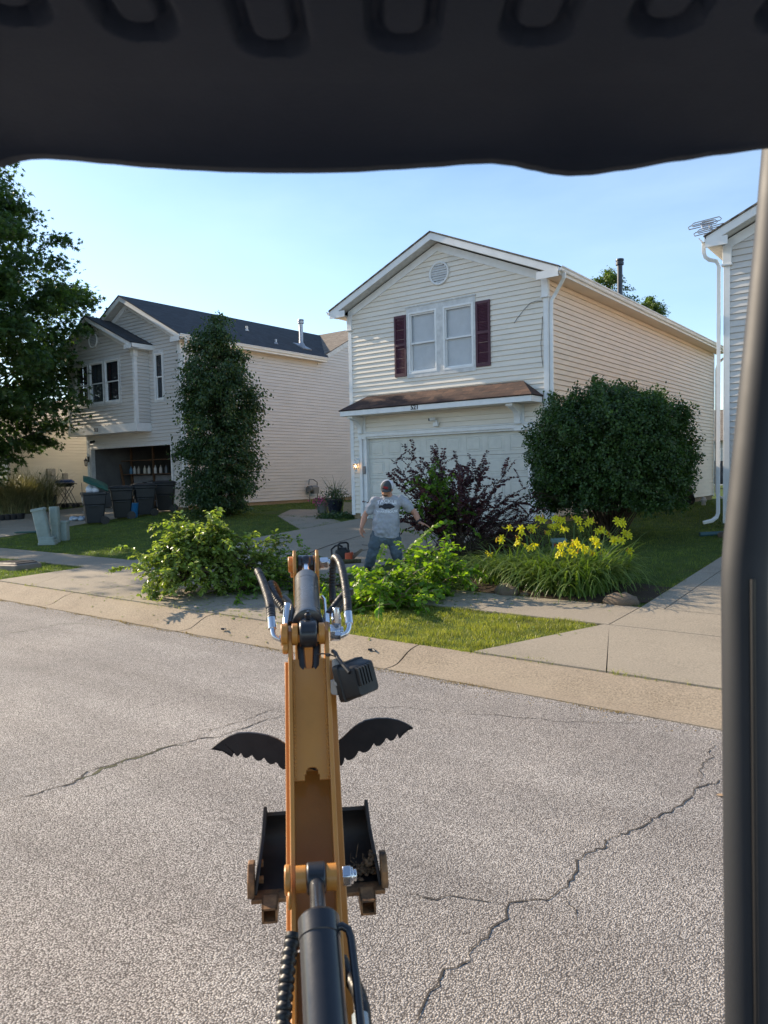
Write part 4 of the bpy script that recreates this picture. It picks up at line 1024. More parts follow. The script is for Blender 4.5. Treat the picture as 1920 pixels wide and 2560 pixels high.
# split into convex-ish quads for a clean surface
def strip_web(name, cols, drop, mat=M_orange):
    parts = []
    for (s0, s1, ta, tb) in cols:
        n = max(2, int((tb-ta)/.06)); ol = [(s1, lerp(ta, tb, k/n)) for k in range(n+1)]+[(s0, lerp(tb, ta, k/n)) for k in range(n+1)]
        parts.append(ol)
    import bisect
    L = [0.0]
    for p, q in zip(T[:-1], T[1:]): L.append(L[-1]+math.hypot(q[0]-p[0], q[1]-p[1]))
    mb = MB()
    for (s0, s1, ta, tb) in cols:
        n = max(1, int((tb-ta)/.03)); rows = []
        for k in range(n+1):
            t = lerp(ta, tb, k/n); i = max(0, min(len(L)-2, bisect.bisect_right(L, t)-1)); kk = (t-L[i])/(L[i+1]-L[i])
            a, b = T[i], T[i+1]; dx, dz = b[0]-a[0], b[1]-a[1]; l = math.hypot(dx, dz)
            d, z = a[0]+dx*kk+dz/l*drop, a[1]+dz*kk-dx/l*drop; e, f = dz/l*.008, -dx/l*.008
            rows.append([B(s0, d, z), B(s1, d, z), B(s1, d+e, z+f), B(s0, d+e, z+f)])
        mb.rings(rows)
    return mb.build(name, mat, exc, smooth=25)
nN = 10
def notch_cols(ta, tb, half, dp_lo, dp_hi):
    """columns across the web whose ends follow a rounded notch"""
    cols = []; k = 24
    for i in range(k):
        s0, s1 = lerp(-ws, ws, i/k), lerp(-ws, ws, (i+1)/k); sm = abs((s0+s1)/2)
        lo = ta+(dp_lo*min(1, (max(0, 1-(sm/half)**4))) if sm < half else 0)
        hi = tb-(dp_hi*min(1, (max(0, 1-(sm/half)**4))) if sm < half else 0)
        cols.append((s0, s1+.00005, lo, hi))
    return cols
strip_web('boom_top_web', notch_cols(t1, t2, .021, .034, .030), .022)
# deep web seen through the lower opening
strip_web('boom_inner_web', [(-ws, ws, t_of(2330), t_of(1900))], .105)
# web under the lower cylinder
strip_web('boom_base_web', [(-ws, ws, .02, t_of(2330))], .13)
# weld beads along the inner edges of the top web
wb = MB()
for s0 in (-ws+.003, ws-.003):
    pts = []
    L = [0.0]
    for p, q in zip(T[:-1], T[1:]): L.append(L[-1]+math.hypot(q[0]-p[0], q[1]-p[1]))
    n = 90
    for k in range(n+1):
        t = lerp(t1+.005, t2-.005, k/n)
        import bisect as _b
        i = max(0, min(len(L)-2, _b.bisect_right(L, t)-1)); kk = (t-L[i])/(L[i+1]-L[i]); a, b = T[i], T[i+1]; dx, dz = b[0]-a[0], b[1]-a[1]; l = math.hypot(dx, dz)
        pts.append(B(s0, a[0]+dx*kk+dz/l*.021, a[1]+dz*kk-dx/l*.021))
    m1_ = MB(); m1_.tube(pts, [.0036+.0012*math.sin(k*2.1) for k in range(n+1)], 6); m1_.build('weld_bead', M_orange, exc)
# lower flanges standing proud of the plates on both sides
for sg in (-1, 1):
    mb = MB(); rows = []
    pts = [(d+.05, z-.05) for d, z in T[1:]]+[(ear[-1][0], tip[1]-.10), (down[1][0], down[1][1]-.05)]
    for (d, z) in pts:
        a, b = (W, W+(.012 if sg < 0 else .017)) ; a, b = sorted((sg*a, sg*b))
        rows.append([B(a, d, z), B(b, d, z), B(b, d+.10, z-.12), B(a, d+.10, z-.12)])
    mb.rings(rows); mb.build('boom_flange', M_orange, exc, smooth=20, bevel=.002)

def solid_cyl(name, p0, p1, r, mat, parent=exc, n=28, extra=None):
    mb = MB(); mb.cyl(p0, p1, r, n=n)
    return mb.build(name, mat, parent, smooth=40, bevel=.003)
# ---- lower (boom lift) cylinder
q0 = P(832, 2700, 1.40); c0 = B(.0, *solve_dz(830, 2640, 1.38)[1:]); c1 = B(.0, *solve_dz(795, 2290, 1.60)[1:])
pinB = B(0, *solve_dz(792, 2195, 1.765)[1:])
ax = (c1-c0).normalized(); lat = br; c0 = c0+lat*.012; c1 = c1+lat*.004; pinB = pinB+lat*.002
ax = (c1-c0).normalized(); nrmB = lat.cross(ax).normalized()
if nrmB.z < 0: nrmB = -nrmB
mb = MB(); mb.lathe(c0-ax*.3, [(.001, 0), (.0425, 0), (.0425, .3+(c1-c0).length-.05), (.0445, .3+(c1-c0).length-.048), (.0445, .3+(c1-c0).length-.008), (.038, .3+(c1-c0).length), (.018, .3+(c1-c0).length+.004), (.018, .3+(c1-c0).length)], 36, axis=ax)
cylb = mb.build('boom_cylinder', M_cylblk, exc, smooth=35)
mb = MB(); mb.cyl(c1, pinB, .0175, n=20); mb.build('cylinder_rod', M_cylblk, cylb)
mb = MB(); mb.cyl(pinB-lat*.022, pinB+lat*.022, .036, n=28); mb.sphere(pinB-ax*.012, (.023, .023, .038), 16, 10); mb.build('rod_eye', M_cylblk, cylb, bevel=.004)
for sg in (-1, 1):
    mb = MB(); mb.cyl(pinB+lat*sg*.024, pinB+lat*sg*(ws+.0), .030, n=24); mb.build('pin_boss', M_orange, exc)
# pin bolt on the right, boss on the left
mb = MB(); e = pinB+lat*(W+.002)
mb.cyl(e, e+lat*.020, .025, n=6); mb.cyl(e+lat*.020, e+lat*.026, .019, n=20); mb.cyl(e+lat*.026, e+lat*.034, .013, n=16)
mb.build('pin_bolt', M_chrome, exc, smooth=30, bevel=.002)
mb = MB(); mb.cyl(pinB-lat*(W+.014), pinB-lat*W, .034, n=24); mb.cyl(pinB-lat*(W+.008)-ax*.05+nrmB*(-.0), pinB-lat*(W)-ax*.05, .02, n=20); mb.build('pin_cover', M_orange, exc, bevel=.003)
# steel line along the lower cylinder
sp = c1-ax*.035+lat*.030+nrmB*.012
mb = MB(); pts = [sp, sp+lat*.018+nrmB*.004, sp+lat*.030-ax*.006, sp+lat*.034-ax*.024]+[sp+lat*.036-ax*(.05+.06*k) for k in range(1, 10)]
mb.tube(pts, .0085, 12); mb.cyl(sp-lat*.012, sp+lat*.006, .016, n=16); mb.build('hydraulic_line', M_cylblk, cylb, smooth=50)

# ---- arm cylinder on top of the boom
e0 = B(.0, *solve_dz(768, 1640, 2.19)[1:]); e1 = B(0, *solve_dz(771, 1560, 2.24)[1:]); e2 = B(.0, *solve_dz(773, 1448, 2.62)[1:]); e3 = B(0, *solve_dz(775, 1408, 2.80)[1:])
bx = (e2-e1).normalized()
mb = MB(); Lc = (e2-e1).length
mb.lathe(e1, [(.001, 0), (.030, 0), (.0425, .012), (.0445, .014), (.0445, .04), (.0405, .043), (.0405, Lc-.07), (.0412, Lc-.069), (.0412, Lc-.01), (.036, Lc), (.016, Lc+.001)], 40, axis=bx)
cyla = mb.build('arm_cylinder', M_steelbrl, exc, smooth=22)
mb = MB(); mb.lathe(e1+bx*.0, [(.030, -.004), (.046, .004), (.046, .018), (.03, .02)], 36, axis=bx); mb.build('end_ring', M_cylblk, cyla, smooth=35)
mb = MB(); mb.cyl(e2-bx*.01, e3, .0165, n=24); mb.build('cylinder_rod', M_chrome, cyla)
nrmA = lat.cross(bx); nrmA = nrmA if nrmA.z > 0 else -nrmA
pinA = e1-bx*.045-nrmA*.012
mb = MB(); mb.cyl(pinA-lat*.026, pinA+lat*.026, .040, n=30); mb.cyl(pinA, e1+bx*.01, .028, .030, n=20); mb.build('cylinder_eye', M_cylblk, cyla, bevel=.006)
mb = MB(); mb.lathe(e1-bx*.02+nrmA*.028, [(.010, 0), (.010, .012), (.005, .016), (.005, .022)], 12, axis=nrmA); mb.build('grease_fitting', M_cylblk, cyla)
for sg in (-1, 1):
    mb = MB(); mb.cyl(pinA+lat*sg*.030, pinA+lat*sg*ws, .032, n=24); mb.build('pin_boss', M_orange, exc, bevel=.002)
# dark fork straps hanging from the eye into the boom
mb = MB()
for sg in (-1, 1):
    a = pinA+lat*sg*.024-nrmA*.03-bx*.0; mb.tube([a, a-bx*.05-nrmA*.045-lat*sg*.004, a-bx*.08-nrmA*.10-lat*sg*.014], .011, 8)
mb.build('hose_loop', M_rubber, exc)
# left pin head and chrome block on the right
mb = MB(); mb.cyl(pinA-lat*(W+.020), pinA-lat*W, .034, n=24); mb.cyl(pinA-lat*(W+.016)+nrmA*-.03-bx*.03, pinA-lat*W+nrmA*-.03-bx*.03, .016, n=16); mb.build('pin_head', M_orange, exc, bevel=.003)
mb = MB(); r0 = pinA+lat*(W+.004)
mb.cyl(r0, r0+lat*.030, .026, n=6); mb.cyl(r0+lat*.030, r0+lat*.040, .018, n=18)
Mx = Matrix((( lat.x, bx.x, nrmA.x, 0), (lat.y, bx.y, nrmA.y, 0), (lat.z, bx.z, nrmA.z, 0), (0, 0, 0, 1)))
mb.box((.002, .0, -.005), (.030, .045, .035), Matrix.Translation(r0+lat*.004+nrmA*.01)@Mx); mb.cyl(r0+lat*.02+nrmA*.03, r0+lat*.02+nrmA*.075+bx*.01, .011, n=6)
mb.build('hydraulic_fitting', M_chrome, exc, smooth=30, bevel=.002)

# ---- hoses with spiral guard
def spiral_hose(name, pts, r, parent, turns_step=.0125, amp=.0028, mat=M_rubber):
    """rubber hose with a raised spiral guard; pts are smoothed"""
    P_ = [V(p) for p in pts]; out = []
    for i in range(len(P_)-1):
        a = P_[max(i-1, 0)]; b = P_[i]; c = P_[i+1]; d = P_[min(i+2, len(P_)-1)]
        n = max(4, int((c-b).length/.0035))
        for k in range(n):
            t = k/n; out.append(.5*((2*b)+(-a+c)*t+(2*a-5*b+4*c-d)*t*t+(-a+3*b-3*c+d)*t**3))
    out.append(P_[-1]); L = 0; rs = []
    for i, p in enumerate(out):
        if i: L += (p-out[i-1]).length
        ph = (L % turns_step)/turns_step; rs.append(r+(amp if ph < .62 else -amp*.6))
    mb = MB(); mb.tube(out, rs, 12); return mb.build(name, mat, parent, smooth=70)
def metal_elbow(name, pts, r):
    mb = MB(); P_ = [V(p) for p in pts]; out = []
    for i in range(len(P_)-1):
        a = P_[max(i-1, 0)]; b = P_[i]; c = P_[i+1]; d = P_[min(i+2, len(P_)-1)]
        for k in range(6):
            t = k/6; out.append(.5*((2*b)+(-a+c)*t+(2*a-5*b+4*c-d)*t*t+(-a+3*b-3*c+d)*t**3))
    out.append(P_[-1]); mb.tube(out, r, 12); return mb
def S(px, py, dep): return P(px, py, dep)
# left: elbow out of the pin, crimp, long hose up and away; second hose crossing behind
mb = metal_elbow('x', [S(712, 1597, 2.18), S(700, 1598, 2.18), S(687, 1592, 2.18), S(682, 1580, 2.19), S(681, 1568, 2.2)], .0075)
mb.cyl(S(712, 1597, 2.18), S(700, 1597, 2.18), .013, n=6); mb.cyl(S(681, 1572, 2.2), S(678.5, 1545, 2.22), .0125, n=16); mb.build('hose_fitting', M_chrome, exc, smooth=35)
spiral_hose('hydraulic_hose', [S(678.5, 1548, 2.22), S(676, 1520, 2.28), S(671, 1495, 2.36), S(660, 1462, 2.5), S(651, 1440, 2.62), S(645, 1428, 2.7)], .0115, exc)
spiral_hose('hydraulic_hose', [S(735, 1560, 2.35), S(722, 1540, 2.4), S(706, 1517, 2.45), S(690, 1496, 2.5), S(680, 1475, 2.58), S(676, 1462, 2.66), S(683, 1462, 2.75), S(692, 1478, 2.8), S(700, 1500, 2.82), S(708, 1530, 2.8)], .0115, exc)
mb = MB(); mb.cyl(S(713, 1582, 2.26), S(719, 1512, 2.34), .0115, n=20); mb.build('steel_tube', M_chrome, exc)
mb = MB(); mb.tube([S(726, 1560, 2.28), S(731, 1530, 2.36), S(722, 1505, 2.42), S(712, 1495, 2.46)], .010, 10); mb.build('hydraulic_hose', M_rubber, exc)
# right: elbow, crimp, hose looping up, over and down
mb = metal_elbow('x', [S(838, 1590, 2.18), S(852, 1590, 2.18), S(866, 1583, 2.18), S(872, 1570, 2.19), S(873, 1556, 2.2)], .0075)
mb.cyl(S(838, 1590, 2.18), S(852, 1590, 2.18), .013, n=6); mb.cyl(S(873, 1560, 2.2), S(870, 1530, 2.22), .0125, n=16); mb.build('hose_fitting', M_chrome, exc, smooth=35)
spiral_hose('hydraulic_hose', [S(870, 1533, 2.22), S(868, 1500, 2.3), S(862, 1455, 2.42), S(853, 1415, 2.55), S(843, 1396, 2.64), S(836, 1396, 2.72), S(832, 1420, 2.76), S(831, 1460, 2.76), S(832, 1505, 2.7)], .0115, exc, amp=.0018)
spiral_hose('hydraulic_hose', [S(823, 1535, 2.34), S(838, 1515, 2.36), S(856, 1492, 2.38), S(866, 1480, 2.4)], .013, exc, amp=.0003)
spiral_hose('hydraulic_hose', [S(836, 1545, 2.4), S(850, 1515, 2.44), S(864, 1490, 2.48), S(876, 1475, 2.5)], .012, exc, amp=.0003)
mb = MB(); mb.tube([S(806, 1492, 2.5), S(812, 1500, 2.45), S(814, 1525, 2.38), S(816, 1550, 2.28)], .0055, 10); mb.cyl(S(816, 1540, 2.3), S(817, 1562, 2.24), .012, n=6); mb.build('hydraulic_line', M_chrome, exc, smooth=35)
mb = MB(); c = S(869, 1480, 2.36); mb.cyl(c-Vector((0, 0, .010)), c+Vector((0, 0, .010)), .019, n=16); mb.build('hose_clamp', M_rubber, exc)
# lower pair of hoses beside the black cylinder
spiral_hose('hydraulic_hose', [S(733, 2335, 1.66), S(722, 2400, 1.62), S(715, 2470, 1.58), S(709, 2540, 1.54), S(706, 2620, 1.5), S(706, 2700, 1.46)], .0155, exc, turns_step=.017, amp=.0022)
spiral_hose('hydraulic_hose', [S(853, 2400, 1.70), S(872, 2440, 1.66), S(895, 2480, 1.61), S(908, 2530, 1.56), S(912, 2600, 1.52), S(912, 2690, 1.48)], .0155, exc, turns_step=.017, amp=.0006)
mb = MB(); mb.cyl(S(900, 2538, 1.52), S(905, 2600, 1.48), .017, n=20); mb.build('hose_collar', plain('pale_blue_collar', (.32, .38, .42), .4), exc)
# zip tie and light bracket
mb = MB(); mb.tube([S(790, 1637, 2.13), S(806, 1634, 2.11), S(822, 1636, 2.11), S(838, 1641, 2.12)], .0022, 6); mb.box((-.006, -.004, -.004), (.006, .004, .004), Matrix.Translation(S(820, 1637, 2.10))); mb.build('cable_tie', M_rubber, exc)

# ---- work light on the right flank
lb = MB(); lb.tube([S(838, 1650, 2.12), S(842, 1665, 2.11), S(845, 1690, 2.1), S(843, 1715, 2.09)], [.010, .014, .013, .009], 10)
lb.box((-.012, -.006, -.02), (.012, .006, .02), Matrix.Translation(S(838, 1718, 2.1))); lb.build('light_bracket', plain('pale_rubber', (.33, .29, .25), .6), exc, smooth=50)
wl_ = MB()
def LP(px, py, d): return S(px, py, d)
front = [LP(925, 1633, 2.19), LP(938, 1720, 2.16), LP(862, 1762, 2.05), LP(842, 1678, 2.06)]
# housing as a tapered finned box, lens facing forward and right
cc_ = S(893, 1697, 2.10)
ex_ = (S(932, 1672, 2.14)-S(850, 1706, 2.05)).normalized(); ez_ = (S(888, 1650, 2.12)-S(897, 1745, 2.10)); ez_ = (ez_-ex_*ez_.dot(ex_)).normalized(); ey_ = ez_.cross(ex_).normalized()
if ey_.dot(bd) < 0: ey_ = -ey_
def LM(a, b, c): return cc_+ex_*a+ey_*b+ez_*c
hw, hh, dp = .050, .050, .05
def rr_(w, h_, y, r=.010):
    pts = []
    for sx, sz, a0 in ((1, 1, 0), (-1, 1, 90), (-1, -1, 180), (1, -1, 270)):
        for k in range(4):
            a = math.radians(a0+k*30); pts.append(LM(sx*(w-r)+r*math.cos(a), y, sz*(h_-r)+r*math.sin(a)))
    return pts
wl_.rings([rr_(hw*.72, hh*.78, -.040), rr_(hw*.82, hh*.86, -.034), rr_(hw*.98, hh*.98, .012), rr_(hw*1.06, hh*1.05, .014), rr_(hw*1.06, hh*1.05, .034), rr_(hw*.98, hh*.98, .036)])
wlo = wl_.build('work_light', M_plastic, exc, smooth=35)
fn = MB()
for k in range(5):
    x = lerp(-hw*.6, hw*.25, k/4)
    fn.add([LM(x-.003, -.052, -hh*.25), LM(x+.003, -.052, -hh*.25), LM(x+.003, -.052, hh*.72), LM(x-.003, -.052, hh*.72), LM(x-.003, -.02, -hh*.25), LM(x+.003, -.02, -hh*.25), LM(x+.003, -.02, hh*.86), LM(x-.003, -.02, hh*.86)], [(0,1,2,3),(4,7,6,5),(0,4,5,1),(1,5,6,2),(2,6,7,3),(3,7,4,0)])
fn.build('cooling_fins', M_plastic, wlo, smooth=0)
ln_ = MB(); ln_.rings([rr_(hw*.9, hh*.9, .037), rr_(hw*.9, hh*.9, .039)]); ln_.build('lens', M_glass, wlo)
lc = MB(); lc.tube([LM(-.045, -.03, .03), S(846, 1648, 2.09), S(838, 1632, 2.11), S(832, 1628, 2.13)], .006, 8); lc.build('cable', M_rubber, wlo)

# ---- arm: ears at the top, box going down behind the boom to the bucket
dA, zA = solve_dz(775, 1410, 2.80)[1:]
armW = .048
prof = [(dA-.05, zA+.035), (dA-.02, zA+.055), (dA+.03, zA+.05), (dA+.06, zA+.0), (dA+.10, zA-.30), (dA+.02, zA-.60), (dA-.10, zA-.86), (dA-.17, zA-.87), (dA-.14, zA-.62), (dA-.05, zA-.32), (dA-.055, zA-.10), (dA-.065, zA-.02)]
for s0 in (-armW, armW-.012):
    mb = MB(); mb.prism([B(s0, d, z) for d, z in prof], br*.012); mb.build('arm_side_plate', M_orange, exc, smooth=15, bevel=.003)
mb = MB(); mb.prism([B(-armW+.012, d, z) for d, z in [(dA+.07, zA-.15), (dA+.10, zA-.30), (dA+.02, zA-.60), (dA-.09, zA-.85), (dA-.15, zA-.85), (dA-.12, zA-.62), (dA-.03, zA-.32), (dA-.03, zA-.15)]], br*(2*armW-.024)); mb.build('arm_box', M_orange, exc, smooth=15)
mb = MB(); pE = B(0, dA, zA); mb.cyl(pE-lat*.032, pE+lat*.032, .034, n=28); mb.sphere(pE-bd*.01, (.03, .03, .036), 16, 10); mb.build('rod_eye', M_cylblk, cyla, bevel=.005)
mb = MB(); mb.cyl(pE-lat*(armW+.018), pE-lat*armW, .03, n=24); mb.cyl(pE-lat*(armW+.010)-Vector((0, 0, .035)), pE-lat*armW-Vector((0, 0, .035)), .014, n=14); mb.build('pin_head', M_orange, exc, bevel=.003)
mb = MB(); mb.cyl(pE+lat*(armW+.002), pE+lat*(armW+.036), .024, n=6); mb.cyl(pE+lat*(armW+.036), pE+lat*(armW+.044), .016, n=18); mb.build('pin_bolt', M_chrome, exc, bevel=.003)

# ---- claw blades (a pair of serrated crescents) fixed to the arm
def crescent(sg, top_px, teeth_px, d0):
    """outline from the photo's silhouette, given its own place and 12 mm thickness"""
    pts = [P(x, y, d0) for x, y in top_px+teeth_px]
    v = (pts[1]-pts[0]).cross(pts[len(top_px)]-pts[0]).normalized(); fwd = bd*.012
    mb = MB(); n = len(pts); T_ = len(top_px)
    # strips between top edge and tooth edge keep the faces convex
    K = 60
    def samp(pl, k):
        t = k/K*(len(pl)-1); i = min(int(t), len(pl)-2); return pl[i].lerp(pl[i+1], t-i)
    A = [P(x, y, d0) for x, y in top_px]; Bq = [P(x, y, d0) for x, y in teeth_px[::-1]]
    rows = []
    for k in range(K+1):
        a, b = samp(A, k), samp(Bq, k); rows.append([a, b, b+fwd, a+fwd])
    mb.rings(rows); return mb.build('claw_blade', M_blade, exc, smooth=20, bevel=None)
def ed(pts): return [(500+x*.3617, 1340+y*.3617) for x, y in pts]
def teeth(pl, cnt, amp):
    """scallop a lower edge between two ends"""
    out = []; 
    for i in range(len(pl)-1):
        for k in range(12):
            out.append((lerp(pl[i][0], pl[i+1][0], k/12), lerp(pl[i][1], pl[i+1][1], k/12)))
    out.append(pl[-1]); n = len(out)
    return [(x, y+amp*(abs(math.sin(math.pi*cnt*i/(n-1)))**.6)*(1 if 0 < i < n-1 else 0)) for i, (x, y) in enumerate(out)]
left_top = ed([(78, 1472), (110, 1445), (150, 1415), (200, 1385), (260, 1364), (330, 1360), (400, 1366), (470, 1380), (530, 1402), (600, 1445), (690, 1520)])
left_low = ed([(78, 1476), (140, 1488), (205, 1496)])[:-1]+teeth(ed([(205, 1494), (240, 1478), (300, 1490), (400, 1512), (500, 1540), (600, 1582), (690, 1640)]), 7, 15)
crescent(-1, left_top, left_low[::-1], 2.66)
right_top = ed([(880, 1480), (950, 1425), (990, 1395), (1040, 1345), (1090, 1305), (1150, 1275), (1220, 1262), (1300, 1262), (1370, 1275), (1430, 1300), (1473, 1328)])
right_low = teeth(ed([(880, 1580), (960, 1560), (1000, 1530), (1100, 1475), (1200, 1430), (1290, 1385), (1365, 1362), (1400, 1352)]), 7, 15)+ed([(1473, 1332)])
crescent(1, right_top, right_low[::-1], 2.66)
mb = MB(); mb.box((-.07, -.03, -.09), (.07, .03, .09), Matrix.Translation(P(785, 1855, 2.68))); mb.build('claw_mount', M_blade, exc, bevel=.006)

# ---- bucket, mouth towards the operator
bw0 = P(655, 2030, 2.62); bw1 = P(915, 2020, 2.62)
cb_ = P(795, 2190, 2.50); sc = cb_-OX; bs, bdist, bz = sc.dot(br), sc.dot(bd), sc.z
def BK(s, d, z): return B(bs+s, bdist+d, bz+z)
hwT, hwB = .172, .205                                     # half widths at the back (top) and at the lip
prof_b = [(.10, .185), (.14, .155), (.155, .11), (.15, .065), (.11, .02), (.03, -.005), (-.08, -.01)]
def bww(z): return lerp(hwT, hwB, min(1, max(0, (.185-z)/.195)))
mb = MB(); rows_o = [[BK(-lerp(hwT, hwB, k/6), d, z), BK(lerp(hwT, hwB, k/6), d, z)] for k, (d, z) in enumerate(prof_b)]
vs = []; fs = []
for k, (d, z) in enumerate(prof_b):
    w = bww(z); cdx, cdz = .05-d, .02-z; l = math.hypot(cdx, cdz); ix, iz = cdx/l*.012, cdz/l*.012
    vs += [BK(-w, d, z), BK(w, d, z), BK(w, d+ix, z+iz), BK(-w, d+ix, z+iz)]
rows_ = [vs[4*k:4*k+4] for k in range(7)]
mb.rings(rows_); bko = mb.build('bucket_shell', M_bucket, exc, smooth=40)
for sg in (-1, 1):
    mb = MB(); pl = [(d, z) for d, z in prof_b]+[(-.085, .0), (-.06, .06), (.02, .14), (.06, .225)]
    pts = []
    for d, z in pl:
        w = bww(z)-.006; pts.append(BK(sg*w, d, z))
    mb.prism(pts, br*sg*.012); mb.build('bucket_side', M_bucket, bko, smooth=0, bevel=.003)
    # side cutter
    mb = MB(); pl = [(-.11, .0), (-.10, .05), (-.06, .09), (-.02, .085), (-.035, .04), (-.05, .0)]
    w = hwB-.014; mb.prism([BK(sg*(w+.014), d, z) for d, z in pl], br*sg*.022); mb.build('side_cutter', M_rust, bko, smooth=0, bevel=.004)
    mb = MB()
    for (d, z) in ((-.03, .02), (-.02, .07)): 
        c = BK(sg*(hwB-.012), d, z); mb.cyl(c, c-br*sg*.014, .013, n=6)
    mb.build('cutter_bolts', M_rust, bko)
mb = MB(); mb.prism([BK(-hwB-.01, -.115, -.014), BK(-hwB-.01, -.05, -.020), BK(-hwB-.01, -.05, -.004), BK(-hwB-.01, -.115, .0)], br*(2*hwB+.02)); mb.build('lip_plate', M_rust, bko, smooth=0, bevel=.002)
for s0 in (-.155, .0, .155):
    mb = MB(); w = .027
    # hollow box tooth: four tapering walls
    a = [(-w, -.11), (w, -.11)]
    def tr(s_, d, z): return BK(s0+s_, d, z)
    for (sa, sb, za, zb) in ((-w, w, .000, .006), (-w, w, -.042, -.035)):
        mb.add([tr(sa, -.10, za), tr(sb, -.10, za), tr(sb*.9, -.165, za-.008), tr(sa*.9, -.165, za-.008), tr(sa, -.10, zb), tr(sb, -.10, zb), tr(sb*.9, -.165, zb-.008), tr(sa*.9, -.165, zb-.008)], [(0,1,2,3),(4,7,6,5),(0,4,5,1),(1,5,6,2),(2,6,7,3),(3,7,4,0)])
    for sg in (-1, 1):
        mb.add([tr(sg*w, -.10, -.042), tr(sg*w*.9, -.165, -.05), tr(sg*w*.9, -.165, -.002), tr(sg*w, -.10, .006), tr(sg*(w-.006), -.10, -.042), tr(sg*(w*.9-.006), -.165, -.05), tr(sg*(w*.9-.006), -.165, -.002), tr(sg*(w-.006), -.10, .006)], [(0,1,2,3),(7,6,5,4),(0,4,5,1),(1,5,6,2),(2,6,7,3),(3,7,4,0)])
    mb.build('bucket_tooth', M_rust, bko, smooth=0)
mb = MB()
for k in range(70):
    a_r = random.random(); c = BK(hwB-.02-a_r*.07, -.05+random.random()*.05, .005+random.random()*.08*(1-a_r)); mb.sphere(c, (random.uniform(.004, .012), random.uniform(.004, .012), random.uniform(.003, .010)), 6, 4)
for k in range(30):
    c = BK(hwB-.02-random.random()*.08, -.05+random.random()*.06, .0+random.random()*.07); mb.tube([c, c+Vector((random.gauss(0, .015), random.gauss(0, .015), random.gauss(0, .02)))], .0015, 4)
mo_ = mb.build('mud_clod', M_mud, bko, smooth=50); dmm = mo_.modifiers.new('d', 'DISPLACE'); txm = bpy.data.textures.new('mudn', 'CLOUDS'); txm.noise_scale = .012; dmm.texture = txm; dmm.strength = .008
mb = MB()
for sg in (-1, 1): mb.prism([B(bs*0+sg*.055, d, z) for d, z in [(bdist+.10, bz+.20), (bdist+.22, bz+.05), (bdist+.30, bz+.12), (bdist+.26, bz+.34), (bdist+.16, bz+.36)]], br*sg*.012)
mb.build('bucket_ears', M_bucket, bko, smooth=0)

# ---- swing post and a bit of the lower frame under the boom foot (below the picture's edge)
mb = MB(); t0 = T[0]; mb.cyl(B(-.11, t0[0], t0[1]-.04), B(.11, t0[0], t0[1]-.04), .05, n=20); mb.prism([B(-.10, t0[0]-.12, .30), B(-.10, t0[0]+.12, .30), B(-.10, t0[0]+.08, t0[1]), B(-.10, t0[0]-.08, t0[1])], br*.20); mb.build('swing_post', M_orange, exc, smooth=30, bevel=.006)
mb = MB(); mb.prism([B(-.55, -.5, .30), B(.75, -.5, .30), B(.75, .62, .30), B(-.55, .62, .30)], Vector((0, 0, .20))); mb.build('deck', M_plastic, exc, smooth=0, bevel=.01)
for sg in (-.50, .62):
    mb = MB(); mb.prism([B(sg-.1, d, z) for d, z in ((-.7, .08), (-.6, 0.0), (.5, 0.0), (.62, .10), (.62, .22), (.5, .29), (-.6, .29), (-.7, .2))], br*.22); mb.build('track', M_rubber, exc, smooth=20, bevel=.01)

# ---- canopy post on the right
pd = 1.02
pp = [P(1874, 2900, pd), P(1871, 2560, pd), P(1866, 2100, pd), P(1863, 1750, pd), P(1861, 1500, pd), P(1861, 1440, pd), P(1863, 1395, pd+.002), P(1869, 1345, pd+.004), P(1885, 1200, pd+.01), P(1915, 900, pd+.02), P(1945, 600, pd+.03), P(1966, 350, pd+.035), P(1985, 120, pd+.035)]
rs = []
mb = MB(); mb.tube(pp, [.030]*2+[.0295]*3+[.0295, .0295, .0305]+[.031]*5, 28); mb.build('canopy_post', M_post, exc, smooth=60)
mb = MB(); mb.tube([p-Vector(CR.tolist())*.004-Vector((CF[0], CF[1], 0))*.031 for p in pp[1:6]], .0035, 8); mb.build('wire', M_rubber, exc)

# ---- canopy roof: grooved ceiling, rolled front lip
rt_ = Vector((CR[0], CR[1], 0)).normalized(); fw_ = Vector((CF[0], CF[1], 0)).normalized()
roll = math.asin(CR[2])
lip_px = [(-500, 470), (-150, 450), (0, 424), (40, 414), (80, 402), (115, 397), (150, 396), (200, 399), (300, 408), (400, 417), (500, 423), (600, 428), (700, 430), (800, 430), (900, 428), (1000, 422), (1100, 416), (1180, 409), (1240, 407), (1290, 412), (1340, 423), (1390, 433), (1430, 437), (1480, 435), (1560, 424), (1700, 401), (1800, 386), (1920, 371), (2150, 340), (2500, 310)]
def lip_y(px):
    for (a, b), (c, d) in zip(lip_px[:-1], lip_px[1:]):
        if a <= px <= c: 
            t = (px-a)/(c-a); t = t*t*(3-2*t)*.5+t*.5; return lerp(b, d, t)
    return lip_px[-1][1]
slots = [(65, 80), (375, 112), (695, 146), (1010, 126), (1330, 104), (1640, 76), (-260, 60), (1950, 60)]
ZC, LD = .365, .84
cols = np.linspace(-500, 2500, 181)
rows = []
Hc = Vector((0, 0, EYE))
def ceil_pt(X, Y):
    """ceiling underside height with rounded pressed slots; X right, Y forward (metres)"""
    return Hc+rt_*X+fw_*Y+Vector((0, 0, ZC+X*CR[2]))
YS = [-.55, -.3, -.1, .1, .25]+list(np.linspace(.36, .715, 119))
slot_geo = []
for sx, sy in slots:
    # end of the slot on the ceiling plane
    d = CF*FPX+CR*(sx-960)+CU*(1280-sy); t = ZC/d[2]; q = Vector((d*t).tolist()); slot_geo.append((q.dot(rt_), q.dot(fw_)))
Xr = np.linspace(-.62, .62, 415)
vs = []; 
